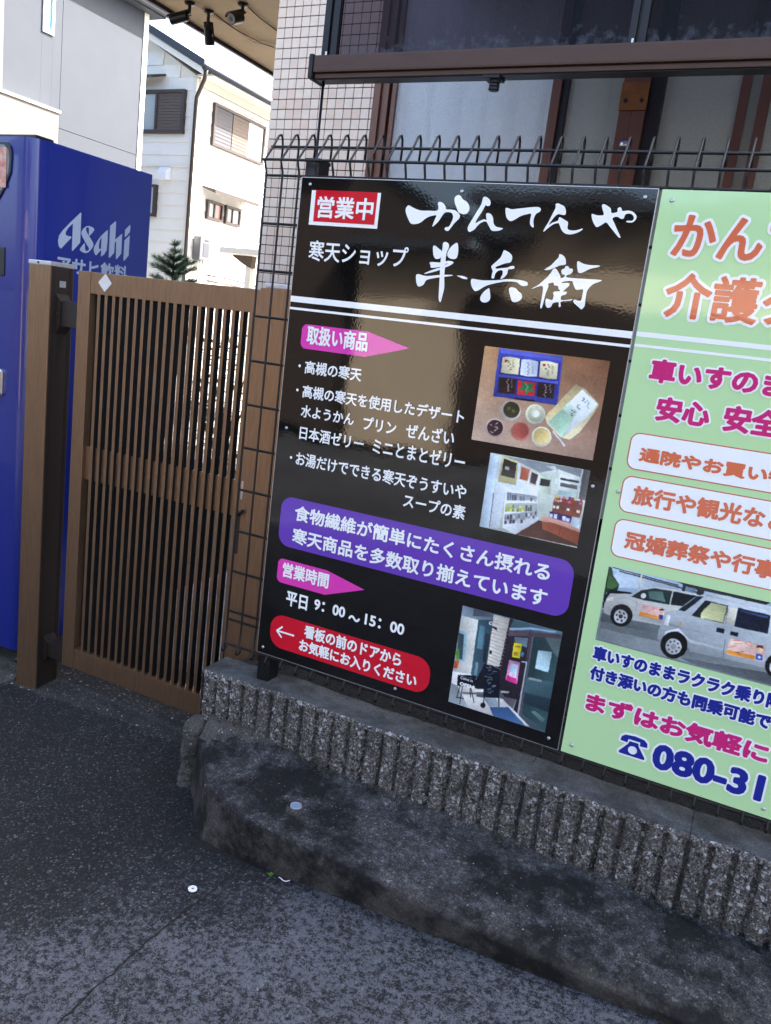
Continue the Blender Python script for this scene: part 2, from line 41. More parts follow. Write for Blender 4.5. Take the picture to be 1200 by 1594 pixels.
PHOTO1=[((62,72,165),[(0.5991,-0.3761),(0.7543,-0.3771),(0.7598,-0.4913),(0.6018,-0.4918)]),((95,105,205),[(0.5991,-0.3761),(0.7543,-0.3771),(0.7526,-0.3878),(0.6064,-0.387)]),((38,48,125),[(0.6076,-0.3948),(0.751,-0.3932),(0.754,-0.4755),(0.6088,-0.4824)]),((80,92,190),[(0.6079,-0.4374),(0.7525,-0.4361),(0.752,-0.4422),(0.6077,-0.4439)]),((232,222,182),[(0.6105,-0.3962),(0.6299,-0.3932),(0.6536,-0.395),(0.6559,-0.4326),(0.6345,-0.4339),(0.6118,-0.4332)]),((222,230,240),[(0.6574,-0.3959),(0.678,-0.3934),(0.6992,-0.3961),(0.7013,-0.4316),(0.679,-0.4338),(0.6595,-0.4321)]),((232,222,182),[(0.704,-0.3948),(0.723,-0.3921),(0.7456,-0.3946),(0.7481,-0.4311),(0.728,-0.4331),(0.7057,-0.4317)]),((42,28,30),[(0.6117,-0.4448),(0.6529,-0.4441),(0.6537,-0.4797),(0.6135,-0.481)]),((200,45,55),[(0.6569,-0.4461),(0.7017,-0.4454),(0.703,-0.4778),(0.6593,-0.48)]),((40,120,70),[(0.666,-0.4449),(0.6783,-0.4522),(0.6959,-0.448),(0.6923,-0.4592),(0.7044,-0.4665),(0.688,-0.467),(0.6807,-0.4788),(0.6751,-0.467),(0.6595,-0.4692),(0.6701,-0.4587)]),((40,28,36),[(0.7061,-0.4431),(0.7456,-0.442),(0.7478,-0.4771),(0.708,-0.4774)]),((190,40,50),[(0.6174,-0.4015),(0.6241,-0.4014),(0.6242,-0.4071),(0.6175,-0.4073)]),((190,40,50),[(0.7107,-0.4),(0.7164,-0.4),(0.7166,-0.4056),(0.7108,-0.4056)]),((20,22,35),[(0.6542,-0.4876),(0.7047,-0.4865),(0.705,-0.4904),(0.6549,-0.4919)]),((60,75,55),[(0.6246,-0.402),(0.6292,-0.4032),(0.6294,-0.4051),(0.6249,-0.4038)]),((60,75,55),[(0.6265,-0.4068),(0.6305,-0.4063),(0.6308,-0.4081),(0.6268,-0.4087)]),((60,75,55),[(0.6307,-0.41),(0.634,-0.4106),(0.6343,-0.4124),(0.631,-0.4118)]),((60,75,55),[(0.626,-0.4145),(0.6299,-0.4156),(0.6302,-0.4174),(0.6263,-0.4163)]),((60,75,55),[(0.6331,-0.4197),(0.636,-0.4171),(0.6363,-0.4189),(0.6333,-0.4215)]),((60,75,55),[(0.6326,-0.4236),(0.6371,-0.4215),(0.6374,-0.4233),(0.6329,-0.4254)]),((60,75,55),[(0.6378,-0.3986),(0.6399,-0.3995),(0.6401,-0.4008),(0.638,-0.3999)]),((60,75,55),[(0.634,-0.4021),(0.637,-0.4029),(0.6372,-0.4042),(0.6342,-0.4034)]),((60,75,55),[(0.6372,-0.4057),(0.6399,-0.4047),(0.6401,-0.406),(0.6374,-0.407)]),((60,75,55),[(0.6375,-0.4083),(0.6399,-0.4082),(0.6401,-0.4095),(0.6377,-0.4096)]),((60,75,55),[(0.637,-0.4117),(0.6399,-0.411),(0.6401,-0.4123),(0.6372,-0.4131)]),((60,75,55),[(0.6401,-0.4135),(0.6427,-0.4146),(0.6429,-0.4159),(0.6403,-0.4149)]),((60,75,55),[(0.6384,-0.4178),(0.6405,-0.417),(0.6407,-0.4183),(0.6386,-0.4191)]),((70,70,80),[(0.6729,-0.4021),(0.6758,-0.4019),(0.676,-0.4035),(0.6732,-0.4037)]),((70,70,80),[(0.6756,-0.4054),(0.678,-0.4055),(0.6783,-0.4071),(0.6758,-0.4071)]),((70,70,80),[(0.6731,-0.4092),(0.6757,-0.4099),(0.676,-0.4115),(0.6734,-0.4108)]),((70,70,80),[(0.6748,-0.4125),(0.6775,-0.4138),(0.6777,-0.4154),(0.675,-0.4141)]),((70,70,80),[(0.6782,-0.4167),(0.6813,-0.4162),(0.6816,-0.4178),(0.6785,-0.4183)]),((70,70,80),[(0.6752,-0.4205),(0.6786,-0.4206),(0.6789,-0.4223),(0.6754,-0.4222)]),((70,70,80),[(0.6778,-0.4238),(0.681,-0.4243),(0.6812,-0.4259),(0.678,-0.4254)]),((70,70,80),[(0.6761,-0.4278),(0.6792,-0.4283),(0.6795,-0.43),(0.6764,-0.4294)]),((90,90,100),[(0.6841,-0.4029),(0.686,-0.4016),(0.6862,-0.403),(0.6843,-0.4043)]),((90,90,100),[(0.6843,-0.406),(0.6861,-0.4047),(0.6864,-0.406),(0.6845,-0.4074)]),((90,90,100),[(0.6871,-0.4077),(0.6898,-0.4083),(0.69,-0.4097),(0.6873,-0.4091)]),((90,90,100),[(0.6853,-0.4115),(0.6876,-0.4113),(0.6878,-0.4126),(0.6856,-0.4128)]),((90,90,100),[(0.6859,-0.4151),(0.6876,-0.4139),(0.6879,-0.4152),(0.6861,-0.4164)]),((90,90,100),[(0.6886,-0.4168),(0.6913,-0.4175),(0.6915,-0.4188),(0.6889,-0.4182)]),((90,90,100),[(0.689,-0.4208),(0.691,-0.4197),(0.6912,-0.4211),(0.6892,-0.4221)]),((90,90,100),[(0.6885,-0.4232),(0.6912,-0.4236),(0.6915,-0.4249),(0.6887,-0.4245)]),((60,75,55),[(0.7201,-0.3994),(0.7249,-0.4002),(0.7252,-0.4022),(0.7204,-0.4015)]),((60,75,55),[(0.7234,-0.4037),(0.7285,-0.4045),(0.7288,-0.4065),(0.7237,-0.4057)]),((60,75,55),[(0.7164,-0.4101),(0.7215,-0.4092),(0.7219,-0.4112),(0.7167,-0.4121)]),((60,75,55),[(0.7233,-0.413),(0.7266,-0.4142),(0.7269,-0.4162),(0.7237,-0.415)]),((60,75,55),[(0.7223,-0.4193),(0.7262,-0.4175),(0.7265,-0.4195),(0.7226,-0.4213)]),((60,75,55),[(0.7245,-0.4241),(0.7272,-0.4217),(0.7275,-0.4237),(0.7248,-0.4261)]),((80,90,70),[(0.7309,-0.3997),(0.7328,-0.4005),(0.733,-0.402),(0.7311,-0.4012)]),((80,90,70),[(0.7334,-0.4029),(0.7359,-0.4036),(0.7362,-0.4051),(0.7336,-0.4044)]),((80,90,70),[(0.7325,-0.4073),(0.7349,-0.4065),(0.7352,-0.408),(0.7327,-0.4088)]),((80,90,70),[(0.7354,-0.4099),(0.7378,-0.4101),(0.7381,-0.4116),(0.7356,-0.4114)]),((80,90,70),[(0.7339,-0.414),(0.7364,-0.4134),(0.7366,-0.4149),(0.7341,-0.4155)]),((80,90,70),[(0.7346,-0.4172),(0.7371,-0.417),(0.7373,-0.4185),(0.7349,-0.4188)]),((220,215,210),[(0.6312,-0.4464),(0.635,-0.4473),(0.6353,-0.4492),(0.6315,-0.4483)]),((220,215,210),[(0.6283,-0.4531),(0.6314,-0.4503),(0.6317,-0.4522),(0.6286,-0.455)]),((220,215,210),[(0.6302,-0.4555),(0.6339,-0.4561),(0.6342,-0.458),(0.6305,-0.4574)]),((220,215,210),[(0.6329,-0.4607),(0.637,-0.4589),(0.6373,-0.4608),(0.6332,-0.4626)]),((220,215,210),[(0.6334,-0.4646),(0.6373,-0.4637),(0.6375,-0.4656),(0.6337,-0.4665)]),((220,215,210),[(0.6339,-0.4695),(0.6374,-0.4676),(0.6377,-0.4695),(0.6342,-0.4714)]),((220,215,210),[(0.6352,-0.4736),(0.6393,-0.4718),(0.6396,-0.4737),(0.6355,-0.4755)]),((210,205,200),[(0.6409,-0.4461),(0.6431,-0.4448),(0.6434,-0.4463),(0.6411,-0.4477)]),((210,205,200),[(0.6404,-0.4492),(0.6428,-0.449),(0.6431,-0.4506),(0.6407,-0.4508)]),((210,205,200),[(0.6411,-0.4528),(0.6432,-0.4525),(0.6434,-0.4541),(0.6414,-0.4544)]),((210,205,200),[(0.6432,-0.4566),(0.6449,-0.4554),(0.6452,-0.4569),(0.6435,-0.4582)]),((210,205,200),[(0.6436,-0.4593),(0.6456,-0.4598),(0.6459,-0.4614),(0.6438,-0.4609)]),((210,205,200),[(0.643,-0.4632),(0.6459,-0.4632),(0.6461,-0.4648),(0.6432,-0.4647)]),((225,215,190),[(0.6764,-0.4509),(0.6789,-0.452),(0.6792,-0.4536),(0.6766,-0.4525)]),((225,215,190),[(0.6798,-0.4554),(0.6821,-0.4538),(0.6824,-0.4553),(0.6801,-0.457)]),((225,215,190),[(0.6817,-0.4587),(0.6848,-0.4571),(0.685,-0.4586),(0.6819,-0.4602)]),((225,215,190),[(0.6791,-0.4621),(0.6823,-0.4615),(0.6825,-0.4631),(0.6793,-0.4637)]),((225,215,190),[(0.6784,-0.4652),(0.681,-0.4659),(0.6813,-0.4674),(0.6786,-0.4668)]),((225,215,190),[(0.6794,-0.47),(0.6816,-0.4681),(0.6819,-0.4696),(0.6797,-0.4715)]),((220,215,210),[(0.7213,-0.4478),(0.7243,-0.4469),(0.7246,-0.4488),(0.7217,-0.4496)]),((220,215,210),[(0.725,-0.4524),(0.7277,-0.4499),(0.728,-0.4518),(0.7253,-0.4543)]),((220,215,210),[(0.7258,-0.4565),(0.7288,-0.4542),(0.7291,-0.4561),(0.7261,-0.4583)]),((220,215,210),[(0.7246,-0.461),(0.7273,-0.4587),(0.7276,-0.4606),(0.725,-0.4628)]),((220,215,210),[(0.7253,-0.4644),(0.7293,-0.4636),(0.7296,-0.4654),(0.7256,-0.4663)]),((220,215,210),[(0.7228,-0.4694),(0.7255,-0.4681),(0.7258,-0.47),(0.7231,-0.4713)]),((220,215,210),[(0.7254,-0.472),(0.7291,-0.4733),(0.7294,-0.4752),(0.7257,-0.4738)]),((210,200,200),[(0.7344,-0.4457),(0.7368,-0.4451),(0.7371,-0.4466),(0.7347,-0.4472)]),((210,200,200),[(0.7336,-0.4487),(0.7362,-0.4493),(0.7365,-0.4509),(0.7339,-0.4502)]),((210,200,200),[(0.7361,-0.4529),(0.7381,-0.4517),(0.7383,-0.4532),(0.7363,-0.4544)]),((210,200,200),[(0.7352,-0.4565),(0.7378,-0.4553),(0.738,-0.4568),(0.7355,-0.458)]),((210,200,200),[(0.7384,-0.4599),(0.7405,-0.4582),(0.7407,-0.4597),(0.7386,-0.4614)]),((210,200,200),[(0.7376,-0.463),(0.7397,-0.4624),(0.7399,-0.4639),(0.7378,-0.4645)]),((196,190,180),[(0.6749,-0.5166),(0.6747,-0.5251),(0.6715,-0.533),(0.6658,-0.5394),(0.6581,-0.5436),(0.6494,-0.545),(0.6408,-0.5433),(0.6332,-0.5389),(0.6276,-0.5322),(0.6248,-0.5241),(0.625,-0.5155),(0.6283,-0.5075),(0.6341,-0.5011),(0.6419,-0.4971),(0.6505,-0.4958),(0.6591,-0.4975),(0.6666,-0.5019),(0.6721,-0.5085)]),((58,58,38),[(0.6723,-0.5144),(0.6721,-0.5213),(0.6696,-0.5277),(0.6649,-0.5329),(0.6587,-0.5362),(0.6517,-0.5373),(0.6447,-0.536),(0.6386,-0.5324),(0.6341,-0.527),(0.6319,-0.5205),(0.632,-0.5135),(0.6346,-0.5071),(0.6394,-0.5019),(0.6456,-0.4986),(0.6526,-0.4976),(0.6596,-0.499),(0.6656,-0.5026),(0.67,-0.5079)]),((95,95,50),[(0.6508,-0.5158),(0.6503,-0.5189),(0.648,-0.5211),(0.6448,-0.5216),(0.6419,-0.5202),(0.6405,-0.5174),(0.641,-0.5143),(0.6433,-0.5121),(0.6465,-0.5116),(0.6493,-0.513)]),((100,98,55),[(0.6619,-0.5196),(0.6615,-0.5223),(0.6595,-0.5241),(0.6568,-0.5246),(0.6543,-0.5233),(0.6531,-0.5209),(0.6535,-0.5183),(0.6555,-0.5164),(0.6582,-0.516),(0.6607,-0.5172)]),((190,175,172),[(0.6416,-0.5632),(0.6414,-0.5712),(0.6384,-0.5787),(0.633,-0.5848),(0.6257,-0.5888),(0.6175,-0.5901),(0.6093,-0.5887),(0.6022,-0.5846),(0.597,-0.5783),(0.5943,-0.5707),(0.5946,-0.5626),(0.5976,-0.5551),(0.6032,-0.549),(0.6105,-0.5451),(0.6187,-0.5438),(0.6268,-0.5453),(0.6338,-0.5494),(0.639,-0.5556)]),((62,40,44),[(0.6379,-0.5638),(0.6377,-0.5705),(0.6352,-0.5768),(0.6306,-0.582),(0.6245,-0.5853),(0.6176,-0.5864),(0.6107,-0.5852),(0.6047,-0.5818),(0.6004,-0.5765),(0.5981,-0.5701),(0.5983,-0.5633),(0.6009,-0.557),(0.6056,-0.5519),(0.6117,-0.5486),(0.6186,-0.5475),(0.6254,-0.5488),(0.6313,-0.5522),(0.6357,-0.5574)]),((214,214,192),[(0.735,-0.5158),(0.7349,-0.524),(0.732,-0.5318),(0.7265,-0.538),(0.7191,-0.5421),(0.7108,-0.5434),(0.7025,-0.5418),(0.6952,-0.5375),(0.6898,-0.531),(0.6871,-0.5231),(0.6872,-0.5148),(0.6903,-0.507),(0.6958,-0.5008),(0.7032,-0.4968),(0.7116,-0.4956),(0.7198,-0.4972),(0.727,-0.5015),(0.7323,-0.508)]),((188,192,160),[(0.731,-0.5153),(0.7309,-0.522),(0.7285,-0.5282),(0.724,-0.5333),(0.7181,-0.5365),(0.7114,-0.5375),(0.7047,-0.5363),(0.6988,-0.5328),(0.6945,-0.5276),(0.6923,-0.5212),(0.6924,-0.5145),(0.6949,-0.5082),(0.6994,-0.5032),(0.7053,-0.5),(0.712,-0.499),(0.7187,-0.5004),(0.7245,-0.5038),(0.7287,-0.509)]),((235,235,215),[(0.7202,-0.5162),(0.7201,-0.5195),(0.719,-0.5225),(0.7168,-0.5249),(0.714,-0.5264),(0.7107,-0.5269),(0.7075,-0.5263),(0.7047,-0.5246),(0.7026,-0.5221),(0.7016,-0.5191),(0.7016,-0.5158),(0.7028,-0.5128),(0.705,-0.5104),(0.7078,-0.5089),(0.711,-0.5084),(0.7143,-0.509),(0.7171,-0.5107),(0.7191,-0.5132)]),((186,120,100),[(0.7055,-0.5621),(0.7054,-0.5701),(0.7025,-0.5776),(0.6972,-0.5837),(0.69,-0.5877),(0.6819,-0.5891),(0.6738,-0.5876),(0.6668,-0.5835),(0.6616,-0.5773),(0.6589,-0.5696),(0.6591,-0.5615),(0.6621,-0.554),(0.6675,-0.5479),(0.6747,-0.5439),(0.6828,-0.5427),(0.6908,-0.5442),(0.6978,-0.5483),(0.7029,-0.5545)]),((178,88,78),[(0.702,-0.5608),(0.7019,-0.5673),(0.6995,-0.5734),(0.6952,-0.5784),(0.6894,-0.5816),(0.6828,-0.5827),(0.6762,-0.5815),(0.6705,-0.5782),(0.6663,-0.5731),(0.6641,-0.5669),(0.6643,-0.5604),(0.6667,-0.5542),(0.6711,-0.5493),(0.6769,-0.5461),(0.6835,-0.5451),(0.69,-0.5463),(0.6957,-0.5496),(0.6999,-0.5547)]),((238,230,205),[(0.7585,-0.5661),(0.7584,-0.5744),(0.7555,-0.5822),(0.7501,-0.5886),(0.7428,-0.5927),(0.7345,-0.5941),(0.7262,-0.5926),(0.7189,-0.5884),(0.7136,-0.5819),(0.7108,-0.574),(0.7109,-0.5656),(0.714,-0.5578),(0.7195,-0.5514),(0.7268,-0.5474),(0.7351,-0.5461),(0.7433,-0.5476),(0.7505,-0.5519),(0.7558,-0.5583)]),((238,212,140),[(0.7536,-0.5651),(0.7536,-0.5718),(0.7512,-0.5781),(0.7468,-0.5832),(0.7409,-0.5865),(0.7342,-0.5876),(0.7276,-0.5864),(0.7217,-0.583),(0.7174,-0.5778),(0.7152,-0.5714),(0.7153,-0.5647),(0.7177,-0.5584),(0.7222,-0.5533),(0.7281,-0.55),(0.7348,-0.5489),(0.7414,-0.5502),(0.7472,-0.5536),(0.7514,-0.5588)]),((222,210,168),[(0.7941,-0.4365),(0.8183,-0.4454),(0.8543,-0.475),(0.8411,-0.5084),(0.8199,-0.5471),(0.8019,-0.5661),(0.7802,-0.5643),(0.7434,-0.5379),(0.7352,-0.5212)]),((208,190,140),[(0.7941,-0.4365),(0.8092,-0.4431),(0.7595,-0.5264),(0.7367,-0.5191)]),((228,236,232),[(0.8106,-0.4471),(0.8509,-0.4748),(0.8366,-0.5021),(0.7837,-0.5638),(0.7446,-0.5341)]),((175,214,182),[(0.7726,-0.4976),(0.802,-0.5144),(0.7816,-0.5623),(0.745,-0.5322)]),((200,222,205),[(0.7839,-0.48),(0.8083,-0.4993),(0.8003,-0.5147),(0.7726,-0.4976)]),((235,232,228),[(0.7574,-0.5529),(0.7606,-0.5503),(0.7945,-0.5817),(0.7915,-0.5848)]),((35,35,35),[(0.8146,-0.4657),(0.8202,-0.4653),(0.8205,-0.4666),(0.8148,-0.467)]),((35,35,35),[(0.8157,-0.4688),(0.8204,-0.4682),(0.8207,-0.4695),(0.8159,-0.4701)]),((35,35,35),[(0.8134,-0.4722),(0.8183,-0.4715),(0.8186,-0.4728),(0.8137,-0.4735)]),((35,35,35),[(0.8205,-0.4752),(0.8238,-0.4728),(0.824,-0.4741),(0.8207,-0.4765)]),((35,35,35),[(0.8058,-0.4825),(0.8109,-0.4827),(0.8111,-0.484),(0.806,-0.4838)]),((35,35,35),[(0.8041,-0.4875),(0.8073,-0.4846),(0.8075,-0.4859),(0.8043,-0.4889)]),((35,35,35),[(0.8049,-0.4883),(0.81,-0.4895),(0.8102,-0.4908),(0.8051,-0.4896)]),((35,35,35),[(0.8086,-0.4916),(0.8136,-0.4912),(0.8138,-0.4925),(0.8088,-0.4929)]),((35,35,35),[(0.7937,-0.4968),(0.7984,-0.4972),(0.7987,-0.4989),(0.794,-0.4985)]),((35,35,35),[(0.8002,-0.501),(0.8034,-0.4992),(0.8037,-0.5009),(0.8005,-0.5028)]),((35,35,35),[(0.7943,-0.506),(0.7986,-0.5038),(0.7988,-0.5055),(0.7946,-0.5077)]),((35,35,35),[(0.7951,-0.509),(0.7988,-0.5086),(0.7991,-0.5103),(0.7954,-0.5107)]),((120,130,120),[(0.8249,-0.4693),(0.8279,-0.4696),(0.8281,-0.4709),(0.8251,-0.4706)]),((120,130,120),[(0.8297,-0.4723),(0.8319,-0.4713),(0.8322,-0.4726),(0.8299,-0.4736)]),((120,130,120),[(0.829,-0.4748),(0.8316,-0.4749),(0.8318,-0.4762),(0.8292,-0.4761)]),((120,130,120),[(0.8291,-0.4782),(0.8321,-0.4774),(0.8323,-0.4787),(0.8293,-0.4795)]),((120,130,120),[(0.827,-0.4819),(0.8299,-0.4804),(0.8301,-0.4817),(0.8272,-0.4832)]),((120,130,120),[(0.8286,-0.4846),(0.8315,-0.4832),(0.8317,-0.4845),(0.8288,-0.4859)]),((120,130,120),[(0.8306,-0.4874),(0.833,-0.4858),(0.8333,-0.4871),(0.8309,-0.4887)]),((215,205,200),[(0.6174,-0.5576),(0.6237,-0.5519),(0.624,-0.5538),(0.6177,-0.5594)]),((215,205,200),[(0.6051,-0.56),(0.6101,-0.5622),(0.6104,-0.5641),(0.6054,-0.5619)]),((215,205,200),[(0.6159,-0.5632),(0.625,-0.5637),(0.6253,-0.5655),(0.6162,-0.565)]),((215,205,200),[(0.6201,-0.5688),(0.6262,-0.5658),(0.6265,-0.5677),(0.6204,-0.5707)]),((215,205,200),[(0.6159,-0.5737),(0.6219,-0.571),(0.6222,-0.5729),(0.6162,-0.5755)]),((215,205,200),[(0.607,-0.5767),(0.6158,-0.579),(0.6161,-0.5809),(0.6073,-0.5786)])]
